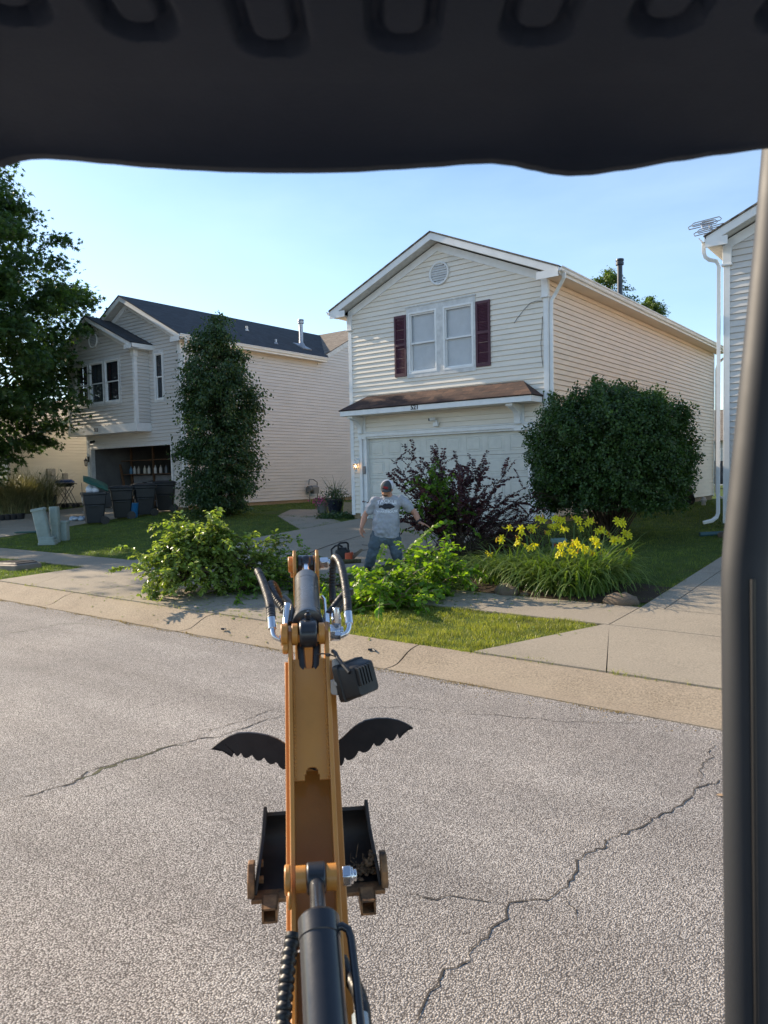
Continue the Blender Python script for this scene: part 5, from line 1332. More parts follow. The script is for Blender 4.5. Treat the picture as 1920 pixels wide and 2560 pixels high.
for Y in YS:
    for X in Xr:
        dep = 0
        for cx, cy in slot_geo:
            hw_ = .030; dx = abs(X-cx-(cy-Y)*(cx*.0)); r_ = .028
            if Y > cy-r_: dd = math.hypot(max(0, dx-(hw_-r_)), Y-(cy-r_))-r_
            else: dd = dx-hw_
            dep = max(dep, (1-sstep(-.004, .003, dd))*(.45+.75*sstep(-.016, -.008, dd)))
        vs.append(ceil_pt(X, Y)+Vector((0, 0, .012*dep)))
nx = len(Xr); fs = [(j*nx+i, (j+1)*nx+i, (j+1)*nx+i+1, j*nx+i+1) for j in range(len(YS)-1) for i in range(nx-1)]
mb = MB(); mb.add(vs, fs)
# lip: from the ceiling edge curving down to the measured lower edge, then up the outside and back over the top
last = []
for X in Xr:
    px = 960+X/LD*FPX*1.0
    py = lip_y(px)+16; L_ = P(px, py, LD); base = ceil_pt(X, .715); L_ = Hc+rt_*X+fw_*LD+Vector((0, 0, (L_-Hc).z))
    ring = [base]
    for k in range(1, 9):
        t = k/8; a = t*math.pi/2; ring.append(base+(L_-base).dot(fw_)*fw_*math.sin(a)*.92+Vector((0, 0, (L_.z-base.z)*(1-math.cos(a)))))
    ring += [L_+fw_*.004, L_+fw_*.016+Vector((0, 0, .006)), L_+fw_*.022+Vector((0, 0, .03)), L_+fw_*.0+Vector((0, 0, .075)), L_-fw_*.08+Vector((0, 0, .11)), Hc+rt_*X-fw_*.55+Vector((0, 0, ZC+.08))]
    last.append(ring)
m_ = len(last[0]); vs2 = [q for r in last for q in r]; fs2 = [(i*m_+j, (i+1)*m_+j, (i+1)*m_+j+1, i*m_+j+1)[::-1] for i in range(len(last)-1) for j in range(m_-1)]
mb.add(vs2, fs2); mb.build('canopy_roof', M_ceiling, exc, smooth=50)
# ------------------------------------------------------------------ foliage
def norm(a): return a/np.maximum(1e-9, np.linalg.norm(a, axis=-1, keepdims=True))
LEAF = {
 'ovate': (np.array([[0,0,0],[.22,.22,.05],[.30,.48,.06],[.17,.78,.03],[0,1,-.04],[-.17,.78,.03],[-.30,.48,.06],[-.22,.22,.05],[0,.5,-.02]]),
           np.array([[0,1,8],[1,2,8],[2,3,8],[3,4,8],[4,5,8],[5,6,8],[6,7,8],[7,0,8]])),
 'diamond': (np.array([[0,0,0],[.28,.45,.06],[0,1,-.03],[-.28,.45,.06]]), np.array([[0,1,2],[0,2,3]])),
 'star': (np.array([[0,0,0],[.18,.25,.0],[.55,.15,.02],[.25,.42,.02],[.48,.78,.0],[.13,.55,.03],[0,1,-.03],[-.13,.55,.03],[-.48,.78,.0],[-.25,.42,.02],[-.55,.15,.02],[-.18,.25,.0]]),
           np.array([[0,1,5],[1,2,3],[1,3,5],[3,4,5],[5,6,7],[0,5,7],[0,7,11],[11,9,10],[11,7,9],[9,7,8]])),
}
def leaves(name, pos, axis, mat, size, parent=None, shape='diamond', nrm=None, width=1.0, r=rng):
    """many individual leaves in one mesh: pos Nx3, axis = direction the leaf points"""
    n = len(pos); tv, tf = LEAF[shape]; tv = tv.copy(); tv[:, 0] *= width
    axis = norm(axis); ref = r.normal(size=(n, 3)) if nrm is None else nrm
    side = norm(np.cross(axis, ref)); up = np.cross(side, axis)
    s = (size*r.uniform(.7, 1.25, n))[:, None, None]
    V_ = pos[:, None, :] + s*(tv[None, :, 0, None]*side[:, None, :] + tv[None, :, 1, None]*axis[:, None, :] + tv[None, :, 2, None]*up[:, None, :])
    k = len(tv); F_ = tf[None]+(np.arange(n)*k)[:, None, None]
    return mesh_np(name, V_.reshape(-1, 3), 3, F_.reshape(-1), mat, parent)

M_bark = plain('tree_bark', (.085, .065, .048), .9, var=.3, vscale=10, bstr=.8, bscale=22, aniso=(1, 1, .25))
M_twig = plain('twig_bark', (.07, .045, .03), .85, var=.25, vscale=12)
M_twig_pale = plain('pale_cut_stem', (.30, .22, .12), .8, var=.2, vscale=12)
M_leaf_tree = leaf_mat('maple_leaf', (.030, .068, .022), (.07, .125, .036), .42)
M_leaf_pear = leaf_mat('pear_leaf', (.032, .072, .032), (.075, .125, .05), .38, .35, spec=.5)
M_leaf_bush = leaf_mat('burning_bush_leaf', (.022, .058, .016), (.065, .125, .032), .33)
M_leaf_purple = leaf_mat('purple_leaf', (.035, .012, .018), (.085, .028, .034), .25, tcol=(1.6, .7, .7))
M_leaf_vine = leaf_mat('honeysuckle_leaf', (.06, .15, .018), (.17, .29, .045), .5, .4, tcol=(1.5, 1.5, .5))
M_leaf_pile = leaf_mat('cut_leaf', (.12, .21, .035), (.30, .39, .12), .42, .38, tcol=(1.5, 1.45, .55))
M_leaf_pile2 = leaf_mat('fresh_leaf', (.085, .19, .018), (.22, .36, .05), .5, .4, tcol=(1.5, 1.5, .4))
M_leaf_far = leaf_mat('far_leaf', (.05, .10, .02), (.12, .17, .04), .4)
M_blade_lily = leaf_mat('lily_leaf', (.07, .14, .025), (.18, .25, .07), .4)
M_petal = leaf_mat('yellow_petal', (.74, .72, .012), (.88, .86, .04), .4, .5, tcol=(1.1, 1.0, .6))
M_petal_dead = leaf_mat('spent_bloom', (.55, .25, .03), (.62, .42, .1), .3)
M_reed = leaf_mat('ornamental_grass_leaf', (.16, .18, .08), (.34, .32, .18), .3, tcol=(1.2, 1.15, .7))
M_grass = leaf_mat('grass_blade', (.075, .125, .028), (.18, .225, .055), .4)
M_grass_sun = leaf_mat('sunlit_grass_blade', (.13, .17, .025), (.34, .33, .09), .42)  # yellow-brown verge copy of the grass, its sunlit look put into the colour

def twigs_mesh(name, lines, r0, r1, mat, parent, n=5):
    mb = MB()
    for pts in lines:
        k = len(pts); mb.tube(pts, [lerp(r0, r1, i/(k-1)) for i in range(k)], n, caps=False)
    return mb.build(name, mat, parent, smooth=60)

# ---- arching branches with opposite leaves
def arch(start, dir_, length, curve, seed, n=14, grav=.5):
    r = random.Random(seed); p = V(start); d = V(dir_).normalized(); out = [p.copy()]
    for k in range(n):
        d = (d+V(r.gauss(0, curve), r.gauss(0, curve), -grav/n+r.gauss(0, curve))).normalized(); p = p+d*(length/n); p.z = max(p.z, ground_z(p.x, p.y)+.02); out.append(p.copy())
    return out
def leafy(lines, step, r, start=.15, pair=True, spread=.9, droop=.25):
    """leaf positions and axes along polylines"""
    P_, A_ = [], []
    for ln in lines:
        L = [(b-a).length for a, b in zip(ln[:-1], ln[1:])]; tot = sum(L)
        if tot < 1e-4: continue
        s = tot*start; k = 0
        while s < tot:
            acc = 0
            for i, l in enumerate(L):
                if acc+l >= s: break
                acc += l
            a, b = ln[i], ln[i+1]; p = a.lerp(b, (s-acc)/max(l, 1e-6)); d = (b-a).normalized()
            sd = d.orthogonal().normalized(); sd = (Matrix.Rotation(r.random()*.8+(math.pi/2)*(k % 2)*.3, 3, d)@sd)
            hz = d.cross(Vector((0, 0, 1)))
            if hz.length > .2: sd = (hz.normalized()*.8+sd*.4).normalized()
            for sg in ((-1, 1) if pair else ((-1) ** k,)):
                ax = d*.45+sd*sg*spread+Vector((r.gauss(0, .2), r.gauss(0, .2), -droop+r.gauss(0, .25))); P_.append(p[:]); A_.append(ax.normalized()[:])
            s += step*r.uniform(.7, 1.3); k += 1
    return np.array(P_), np.array(A_)
# ---- big maple at the left edge
def crown_tree(name, label, base, prof, ncl, per, size, mat, cat='tree', shape='star', spread=.42, lean=(0, 0), trunk_r=.22, seed=1, shell=.55, droop=.5, trunk_h=None, group=None, core=.5, shoots=0):
    r = np.random.default_rng(seed); t = thing(name, label, cat, base, group=group)
    zs = np.array([p[0] for p in prof]); rad = np.array([p[1] for p in prof]); z0, z1 = zs[0], zs[-1]
    w = rad[:-1]+rad[1:]; w = w*np.diff(zs); w = w/w.sum()
    seg = r.choice(len(w), ncl, p=w); cz = zs[seg]+r.random(ncl)*(zs[seg+1]-zs[seg]); cr = np.interp(cz, zs, rad)
    ang = r.random(ncl)*2*np.pi; lump = 1+.11*np.sin(ang*3+cz*1.3)+.08*np.sin(ang*5-cz*2.1+1)
    q = np.where(r.random(ncl) < core, r.random(ncl)**.5*.8, r.uniform(shell+.25, 1.0, ncl)); rr = cr*q*lump
    C = np.stack([base[0]+rr*np.cos(ang)+lean[0]*cz, base[1]+rr*np.sin(ang)+lean[1]*cz, cz+r.normal(0, .15, ncl)], 1)
    out = norm(np.stack([np.cos(ang), np.sin(ang), np.full(ncl, -.1)], 1))
    idx = np.repeat(np.arange(ncl), per); n = len(idx)
    al = r.random(n)
    # each cluster is a drooping spray: elongated along the outward direction
    sp = spread*r.uniform(.6, 1.5, ncl)[idx][:, None]
    off = r.normal(size=(n, 3))*sp*np.array([.55, .55, .42])+out[idx]*(r.normal(size=n)*spread*.9)[:, None]
    off[:, 2] -= droop*.35*np.abs((off*out[idx]).sum(1))
    pos = C[idx]+off
    ax = norm(out[idx]*.8+r.normal(size=(n, 3))*.7+np.array([0, 0, -droop]))
    leaves('crown', pos, ax, mat, size, t, shape, r=r, nrm=norm(r.normal(size=(n, 3))*.6+np.array([0, 0, 1.0])))
    if shoots:
        sl = []
        for i in r.choice(ncl, shoots):
            if q[i] < .7: continue
            o_ = V(C[i].tolist()); d_ = V((out[i]+r.normal(0, .35, 3)+np.array([0, 0, .35])).tolist()); sl.append(arch(o_, d_, r.uniform(.3, .65), .06, int(i)+seed*1000, 8, .5))
        p_, a_ = leafy(sl, size*.55, random.Random(seed), .1, pair=False); leaves('foliage', p_, a_, mat, size, t, shape, r=r); twigs_mesh('shoot_stems', sl, .005, .0015, M_twig, t, n=4)
    # trunk and limbs
    mb = MB(); th = trunk_h or z1*.9
    top = V(base[0]+lean[0]*th, base[1]+lean[1]*th, th)
    pts = [V(base).lerp(top, k/10)+V(r.normal(0, .03), r.normal(0, .03), 0) for k in range(11)]; pts[0] = V(base)+V(0, 0, -.1)
    mb.tube(pts, [trunk_r*(1.25 if k == 0 else 1)*(1-.88*k/10) for k in range(11)], 12)
    mb.build('trunk', M_bark, t, smooth=60)
    lines = []
    for i in r.choice(ncl, min(ncl, 70), replace=False):
        c = V(C[i].tolist()); zz = max(base[2]+.3*(z0-base[2])+.2, c.z-.9*math.hypot(c.x-base[0], c.y-base[1])); zz = min(zz, th*.97)
        s = V(base[0]+lean[0]*zz, base[1]+lean[1]*zz, zz); m_ = s.lerp(c, .5)+V(0, 0, .12*(c-s).length)
        lines.append([s, s.lerp(m_, .5), m_, m_.lerp(c, .55), c])
    twigs_mesh('limbs', lines, trunk_r*.26, .008, M_bark, t)
    return t
mt_ = crown_tree('maple_tree', 'tall dark maple filling the left edge with overhanging boughs', (-28.6, 11.6, .55),
    [(2.2, 1.2), (3.0, 2.7), (4.3, 3.7), (5.8, 4.2), (7.5, 5.0), (9.2, 4.5), (10.8, 3.5), (12.2, 2.7), (13.6, 1.8), (15, .5)], 640, 150, .19, M_leaf_tree, seed=4, spread=.36, trunk_r=.26)
# ---- columnar pear by the 513 side wall
crown_tree('pear_tree', 'oval dark green young tree against the side wall of the grey house', (-18.2, 15.35, .6),
    [(.62, .6), (1.1, .82), (2.1, 1.02), (3.2, 1.02), (4.3, 1.0), (5.3, .80), (6.0, .58), (6.45, .34), (6.8, .08)], 460, 115, .09, M_leaf_pear, shape='ovate', seed=9, spread=.19, trunk_r=.09, droop=.8, core=.4, shoots=70)
# ---- trees behind the roofs
def P3(px, py, d): q = P(px, py, d); return q
for i, (px, py, d, R_, lab) in enumerate([(1512, 735, 42, 1.25, 'sunlit treetop rising behind the cream house roof beside its flue'), (1625, 775, 46, .6, 'small treetop peeping over the cream house eave')]):
    c = P3(px, py, d)
    crown_tree('distant_tree', lab, (c.x, c.y, .6), [(c.z-2.6*R_, R_*.4), (c.z-1.4*R_, R_*.9), (c.z-.3*R_, R_), (c.z+.5*R_, R_*.8), (c.z+1.0*R_, R_*.3)], int(150*R_), 90, .15, M_leaf_far, shape='diamond', seed=20+i, spread=.24, trunk_r=.15)

# ---- rounded burning bush in front of the 521 corner
def bush(name, label, c, rx, ry, rz, ncl, per, size, mat, seed, zmin, spread=.12, shape='diamond', flat=2.6, group=None, cut=None, width=1.0):
    r = np.random.default_rng(seed); t = thing(name, label, 'shrub', (c[0], c[1], zmin), group=group)
    d = norm(r.normal(size=(ncl*2, 3))); d = d[d[:, 2] > -.75][:ncl]; n_ = len(d)
    sup = (np.abs(d)**flat).sum(1)**(-1/flat); lump = 1+.07*np.sin(d[:, 0]*9+2)*np.sin(d[:, 2]*8)+.06*np.sin(d[:, 1]*13)+.06*np.sin(d[:, 0]*21+d[:, 2]*15+1)
    q = np.where(r.random(n_) < .30, r.uniform(.5, .85, n_), r.uniform(.86, 1.02, n_))
    C = np.array(c)+d*np.array([rx, ry, rz])*(sup*lump*q)[:, None]
    if cut is not None: C = C[cut(C)]; 
    keep = C[:, 2] > zmin+.03; C = C[keep]; dd = norm((C-np.array(c))/np.array([rx, ry, rz])**2)
    idx = np.repeat(np.arange(len(C)), per); n = len(idx)
    sprig = norm(dd+r.normal(size=dd.shape)*.35+np.array([0, 0, .25]))
    tt = r.random(n)
    pos = C[idx]+sprig[idx]*((tt-.6)*spread*2.6)[:, None]+r.normal(size=(n, 3))*spread*.38
    pos[:, 2] = np.maximum(pos[:, 2], zmin+.01)
    ax = norm(sprig[idx]*.5+r.normal(size=(n, 3))*.75+np.array([0, 0, -.25]))
    leaves('foliage', pos, ax, mat, size, t, shape, r=r, width=width, nrm=norm(dd[idx]+r.normal(size=(n, 3))*.6+np.array([0, 0, .5])))
    sl = []
    for i in r.choice(len(C), 90):
        if dd[i][2] < .05: continue
        sl.append(arch(V(C[i].tolist()), V((dd[i]+r.normal(0, .4, 3)+np.array([0, 0, .5])).tolist()), r.uniform(.12, .34), .06, int(i)+seed*1000, 6, .3))
    p_, a_ = leafy(sl, size*.5, random.Random(seed), .1); leaves('foliage', p_, a_, mat, size*1.05, t, 'ovate', r=r); twigs_mesh('shoot_stems', sl, .004, .0015, M_twig, t, n=4)
    lines = []
    for i in r.choice(len(C), min(90, len(C)), replace=False):
        s = V(c[0]+r.normal(0, .12), c[1]+r.normal(0, .12), zmin-.05); e = V(C[i].tolist()); m_ = s.lerp(e, .5)+V(0, 0, .15*(e-s).length); lines.append([s, s.lerp(m_, .5), m_, e])
    twigs_mesh('stems', lines, .016, .004, M_twig, t)
    return t
bc = P(1525, 1140, 14.6)
bz0 = ground_z(bc.x, bc.y)
def bcut(C):
    # the underside sweeps up on the far right
    s = (C-np.array(bc))@np.array([CR[0], CR[1], 0]); return C[:, 2] > bz0+.05+np.maximum(0, s-.45)*.75
bush('burning_bush', 'big rounded dark green bush hiding the right half of the garage', (bc.x, bc.y, bc.z), 1.42, 1.45, 1.27, 4000, 27, .062, M_leaf_bush, 31, bz0, spread=.10, cut=bcut, width=1.1)

def branch_pile(name, label, origins, nst, length, mat, size, seed, step=.05, elev=(.0, 1.0), sub=4, width=1.0, cat='brush pile', grav=.9, stem_mat=None, group=None, dirs=None, twist=.10, base=None):
    r = random.Random(seed); nr = np.random.default_rng(seed)
    o0 = origins[0]; t = thing(name, label, cat, base or (o0[0], o0[1], ground_z(o0[0], o0[1])), group=group)
    main, subs = [], []
    for i in range(nst):
        o = r.choice(origins); a = r.uniform(0, 2*math.pi) if dirs is None else r.gauss(*r.choice(dirs)); e = r.uniform(*elev)
        st = V(o[0]+r.gauss(0, .12), o[1]+r.gauss(0, .12), max(ground_z(o[0], o[1])+.04, o[2]+r.gauss(0, .06)))
        ln = arch(st, (math.cos(a)*math.cos(e), math.sin(a)*math.cos(e), math.sin(e)), length*r.uniform(.55, 1.1), twist, seed*97+i, 12, grav*r.uniform(.6, 1.4)); main.append(ln)
        for k in range(sub):
            j = r.randrange(3, 12); d = (ln[j]-ln[j-1]).normalized(); q = (d+Vector((r.gauss(0, .7), r.gauss(0, .7), r.gauss(.1, .5)))).normalized()
            subs.append(arch(ln[j], q, length*r.uniform(.16, .36), .08, seed*131+i*7+k, 6, grav*.8))
    P1, A1 = leafy(main, step, r, .3); P2, A2 = leafy(subs, step, r, .05)
    pos = np.concatenate([P1, P2]); ax = np.concatenate([A1, A2])
    leaves('foliage', pos, ax, mat, size, t, 'ovate', r=nr, width=width, nrm=norm(nr.normal(size=pos.shape)*.55+np.array([0, 0, 1.])))
    twigs_mesh('stems', main, .009, .003, stem_mat or M_twig, t); twigs_mesh('twigs', subs, .003, .0015, stem_mat or M_twig, t, n=4)
    return t
def at_px(px, py, d): q = P(px, py, d); return (q.x, q.y, q.z)
# pile 1: wilted honeysuckle cuttings on the kerb and apron
camR = math.atan2(CR[1], CR[0]); camF = math.atan2(CF[1], CF[0])
branch_pile('cut_branches', 'large bright heap of cut leafy branches lying on the driveway apron left of the boom', [at_px(610, 1430, 11.3), at_px(540, 1420, 11.2), at_px(570, 1380, 11.4), at_px(500, 1420, 11.1), at_px(460, 1440, 11.0), at_px(530, 1370, 11.3), at_px(480, 1370, 11.3)], 170, .78, M_leaf_pile, .070, 41, elev=(.0, 1.25), sub=6, step=.040, dirs=[(camR+math.pi, .7), (camR+math.pi*.75, .7), (camR-math.pi*.75, .7), (camR+math.pi, .9), (camR, .6)])
branch_pile('cut_branches', 'low darker spread of cut branches between the bright heap and the boom cylinder', [at_px(660, 1450, 11.6), at_px(720, 1470, 11.6), at_px(620, 1480, 11.1), at_px(690, 1420, 12.0)], 80, .85, M_leaf_vine, .050, 43, elev=(.0, .9), sub=5, step=.042)
branch_pile('cut_branches', 'loose cut twigs scattered right behind the boom tip, below the chainsaw', [at_px(880, 1500, 10.9), at_px(860, 1470, 11.2), at_px(790, 1480, 11.4)], 34, .6, M_leaf_vine, .045, 47, elev=(.0, .7), sub=3, step=.05)
# pile 2: fresh bright cuttings at the man's feet
branch_pile('cut_branches', 'fresh yellow-green heap of cut branches in front of the man', [at_px(960, 1480, 10.0), at_px(1040, 1470, 10.2), at_px(1000, 1500, 9.7), at_px(920, 1500, 9.9), at_px(1090, 1450, 10.5)], 92, .76, M_leaf_pile2, .072, 53, elev=(.05, 1.1), sub=5, step=.052, width=1.35, stem_mat=M_twig_pale)
# single arching stem the man is dragging, with round leaves
def long_stem(name, label, pts, size, mat, seed, step=.055, width=1.5, rad=.007, extra=()):
    r = random.Random(seed); nr = np.random.default_rng(seed); P_ = [V(*at_px(*q)) for q in pts]; out = []
    for i in range(len(P_)-1):
        a = P_[max(i-1, 0)]; b = P_[i]; c = P_[i+1]; d = P_[min(i+2, len(P_)-1)]
        for k in range(6):
            t = k/6; out.append(.5*((2*b)+(-a+c)*t+(2*a-5*b+4*c-d)*t*t+(-a+3*b-3*c+d)*t**3))
    out.append(P_[-1]); t_ = thing(name, label, 'branch', (out[0].x, out[0].y, ground_z(out[0].x, out[0].y)))
    p, a = leafy([out], step, r, .05, droop=.4); leaves('foliage', p, a, mat, size, t_, 'ovate', r=nr, width=width, nrm=norm(nr.normal(size=p.shape)*.5+np.array([-CF[0]*.6, -CF[1]*.6, .8])))
    twigs_mesh('stem', [out], rad, .002, M_twig_pale, t_); return t_
long_stem('cut_branch', 'long cut branch with round leaves arching up from the heap to the outstretched hand', [(960, 1480, 10.2), (1000, 1420, 10.6), (1030, 1365, 11.0), (1060, 1340, 11.3), (1085, 1315, 11.6), (1118, 1302, 11.9), (1128, 1310, 12.0)], .075, M_leaf_pile2, 5)
long_stem('cut_branch', 'leafy cut branch hanging down over the verge grass from the front of the fresh heap', [(985, 1420, 9.9), (965, 1440, 9.7), (952, 1475, 9.4), (948, 1520, 9.1), (945, 1562, 8.8)], .075, M_leaf_pile2, 6, step=.035, width=1.1)
long_stem('cut_branch', 'thin sprig with small leaves standing up from the pale slab right of the bright heap', [(700, 1440, 12.0), (730, 1400, 12.2), (752, 1370, 12.4), (745, 1335, 12.5)], .055, M_leaf_vine, 8, step=.05)

long_stem('cut_branch', 'leafy sprig standing up in front of the left leg of the man', [(915, 1470, 10.6), (925, 1440, 10.8), (945, 1405, 11.0), (958, 1378, 11.1), (962, 1362, 11.2)], .07, M_leaf_pile2, 11, step=.045)
long_stem('cut_branch', 'leafy sprig crossing the right shin of the man', [(1060, 1470, 10.5), (1030, 1440, 10.8), (1000, 1412, 11.0), (975, 1400, 11.1), (950, 1398, 11.2)], .07, M_leaf_pile2, 12, step=.045)
# ---- purple-leaved shrub in front of the garage door
def purple_shrub():
    r = random.Random(61); nr = np.random.default_rng(61); b = G(1150, 1386); t = thing('purple_shrub', 'open purple-leaved shrub with bare arching twigs and green vine, in front of the garage door', 'shrub', (b.x, b.y, ground_z(b.x, b.y)))
    main, subs = [], []; X = Vector(CR.tolist()); X.z = 0; X.normalize(); Fw = Vector((CF[0], CF[1], 0)).normalized()
    for i in range(85):
        a = r.uniform(-.9, 1); e = r.uniform(.35, 1.35); h = r.uniform(-.5, 1.2)
        if a < -.3: e = max(e, .95)
        d = X*(math.sin(a)*1.0)+Fw*(h*.6)+Vector((0, 0, math.tan(e)*.75)); st = b+X*r.gauss(0, .18)+Fw*r.gauss(0, .15)
        st.z = ground_z(st.x, st.y)-.02
        ln = arch(st, d, r.uniform(1.1, 2.4), .07, 6100+i, 12, .7); main.append(ln)
        for k in range(6):
            j = r.randrange(4, 12); q = ((ln[j]-ln[j-1]).normalized()+Vector((r.gauss(0, .6), r.gauss(0, .6), r.gauss(.1, .5)))).normalized(); subs.append(arch(ln[j], q, r.uniform(.2, .5), .08, 6500+i*9+k, 6, .5))
    bare = []
    for i in range(110):     # long bare twigs arching to the right
        d = X*r.uniform(.5, 1.3)+Fw*r.uniform(-.4, .5)+Vector((0, 0, r.uniform(.5, 1.5))); st = b+X*(r.gauss(.35, .2)); st.z = ground_z(st.x, st.y)
        bare.append(arch(st, d, r.uniform(1.3, 2.4), .06, 7000+i, 14, r.uniform(1.3, 2.3)))
        ln = bare[-1]
        for k in range(3):
            j = r.randrange(5, 14); q = ((ln[j]-ln[j-1]).normalized()+Vector((r.gauss(0, .5), r.gauss(0, .5), r.gauss(.1, .4)))).normalized(); bare.append(arch(ln[j], q, r.uniform(.25, .6), .07, 7900+i*5+k, 6, .9))
    P1, A1 = leafy(main, .036, r, .42); P2, A2 = leafy(subs, .030, r, .05)
    pos = np.concatenate([P1, P2]); ax = np.concatenate([A1, A2])
    leaves('purple_foliage', pos, ax, M_leaf_purple, .052, t, 'ovate', r=nr, width=1.1)
    twigs_mesh('stems', main, .009, .003, M_twig, t); twigs_mesh('twigs', subs, .003, .0015, M_twig, t, n=4); twigs_mesh('bare_twigs', bare, .0045, .0018, M_twig, t, n=4)
    # vine growing through the left side
    vl = []
    for i in range(46):
        st = b+X*r.uniform(-.75, .0)+Fw*r.uniform(-.35, .1); st.z = r.uniform(.7, 1.7); d = X*r.uniform(-.9, .5)+Vector((0, 0, r.uniform(.1, 1.2)))-Fw*r.uniform(0, .5); vl.append(arch(st, d, r.uniform(.35, .8), .1, 8300+i, 8, .8))
    p, a = leafy(vl, .045, r, .0); leaves('vine_foliage', p, a, M_leaf_vine, .065, t, 'ovate', r=nr, width=1.3); twigs_mesh('vine_stems', vl, .004, .0015, M_leaf_vine, t, n=4)
    return t
purple_shrub()

# ---- daylilies
def blades(n, r, h, spread, w, arc=1.0, seg=6, wtip=.15):
    """arching strap leaves from a common base; returns verts, quads"""
    ang = r.random(n)*2*np.pi; L = h*r.uniform(.7, 1.25, n); th0 = r.uniform(.02, .55, n); base = np.stack([r.normal(0, spread, n), r.normal(0, spread, n), np.zeros(n)], 1)
    t = np.linspace(0, 1, seg+1); bend = r.uniform(.9, 2.3, n)*arc
    th = th0[:, None]+bend[:, None]*t[None, :]**1.3; ds = L[:, None]/seg
    x = np.cumsum(np.sin(th)*ds, 1)-np.sin(th[:, :1])*ds; z = np.cumsum(np.cos(th)*ds, 1)-np.cos(th[:, :1])*ds; z = np.maximum(z, .01)
    c = np.stack([np.cos(ang)[:, None]*x, np.sin(ang)[:, None]*x, z], -1)+base[:, None, :]
    side = np.stack([-np.sin(ang), np.cos(ang), np.zeros(n)], 1)[:, None, :]; ww = (w*r.uniform(.7, 1.3, n))[:, None, None]*(1-(1-wtip)*t**2)[None, :, None]
    A = c-side*ww/2; Bv = c+side*ww/2; Vv = np.stack([A, Bv], 2).reshape(n*(seg+1)*2, 3)
    q = []
    k = np.arange(n)[:, None]*(seg+1)*2+np.arange(seg)[None, :]*2
    F_ = np.stack([k, k+1, k+3, k+2], -1).reshape(-1)
    return Vv, F_
def flower_mesh():
    mb = MB(); 
    for k in range(6):
        a = k*math.pi/3; w = .036 if k % 2 else .028; rows = []
        for t, rr_, z, ww in ((0, .006, 0, .3), (.3, .020, .035, .75), (.6, .042, .052, 1), (.85, .062, .045, .7), (1, .072, .032, .12)):
            c = Vector((math.cos(a)*rr_, math.sin(a)*rr_, z)); s = Vector((-math.sin(a), math.cos(a), 0))*w*ww/2*1.0
            rows.append([c-s, c+Vector((0, 0, -.004)), c+s])
        mb.rings(rows, False, False, close=False)
    for k in range(5): a = k*1.256; mb.tube([(0, 0, .01), (math.cos(a)*.012, math.sin(a)*.012, .04), (math.cos(a)*.022, math.sin(a)*.022, .055)], .0012, 4)
    o = mb.build('flower', M_petal, None, smooth=60); me = o.data; bpy.data.objects.remove(o); return me
FL = flower_mesh()
def bud_mesh():
    mb = MB(); mb.lathe((0, 0, 0), [(.001, -.01), (.006, 0), (.010, .03), (.007, .055), (.001, .07)], 7); o = mb.build('bud', M_petal, None, smooth=60); me = o.data; bpy.data.objects.remove(o); return me
BD = bud_mesh()
def spent_mesh():
    mb = MB(); mb.lathe((0, 0, 0), [(.001, -.01), (.006, 0), (.012, .02), (.006, .045), (.008, .055), (.001, .06)], 6); o = mb.build('spent', M_petal_dead, None, smooth=60); me = o.data; bpy.data.objects.remove(o); return me
SPM = spent_mesh()
# flower heads as seen in the photograph (pixel, metres away)
fl_px = [(1353,1302),(1382,1300),(1398,1302),(1436,1298),(1446,1303),(1372,1318),(1390,1322),(1402,1330),(1449,1325),(1465,1313),(1480,1312),(1540,1306),(1545,1312),(1300,1323),(1304,1340),(1325,1320),(1330,1330),(1272,1322),(1310,1368),(1328,1374),(1229,1390),(1372,1335),(1492,1330),(1505,1333),(1518,1340),(1530,1348),(1560,1335),(1568,1345),(1555,1352),(1548,1356),(1485,1352),(1490,1362),(1395,1372),(1405,1388),(1415,1368),(1430,1368),(1440,1362),(1420,1378),(1465,1378),(1480,1386),(1455,1372),(1508,1385),(1575,1380),(1254,1346)]
lil_c = [(1238, 1455, .36, 'daylily clump nearest the purple shrub, with a single low bloom', 70), (1300, 1462, .5, 'daylily clump by the brown stones at the left of the bed', 110), (1360, 1475, .55, 'daylily clump in front of the small green utility box', 130),
         (1425, 1486, .55, 'daylily clump at the front middle of the bed with the brightest blooms', 150), (1478, 1478, .55, 'daylily clump right of the middle with leaves trailing on the sidewalk', 140), (1505, 1458, .5, 'daylily clump at the right end of the bed beside the flat stone', 110), (1470, 1440, .5, 'taller daylily clump at the back of the bed under the dark bush', 110), (1350, 1435, .5, 'daylily clump behind the small green utility box', 90)]
lil = []
for i, (px, py, h_, lab, nb) in enumerate(lil_c):
    g = G(px, py); g.z = ground_z(g.x, g.y); r = np.random.default_rng(700+i)
    t = thing('daylily', lab, 'plant', g, group='yellow daylilies in the bed by the sidewalk'); v, f = blades(int(nb*2.3), r, .86, .14, .024, 1.2, 9)
    mesh_np('leaves', v+np.array(g), 4, f, M_blade_lily, t); lil.append((t, g, []))
random.seed(99)
fl_px += [(x+random.uniform(-14, 14), y+random.uniform(-7, 9)) for x, y in fl_px if random.random() < .75]
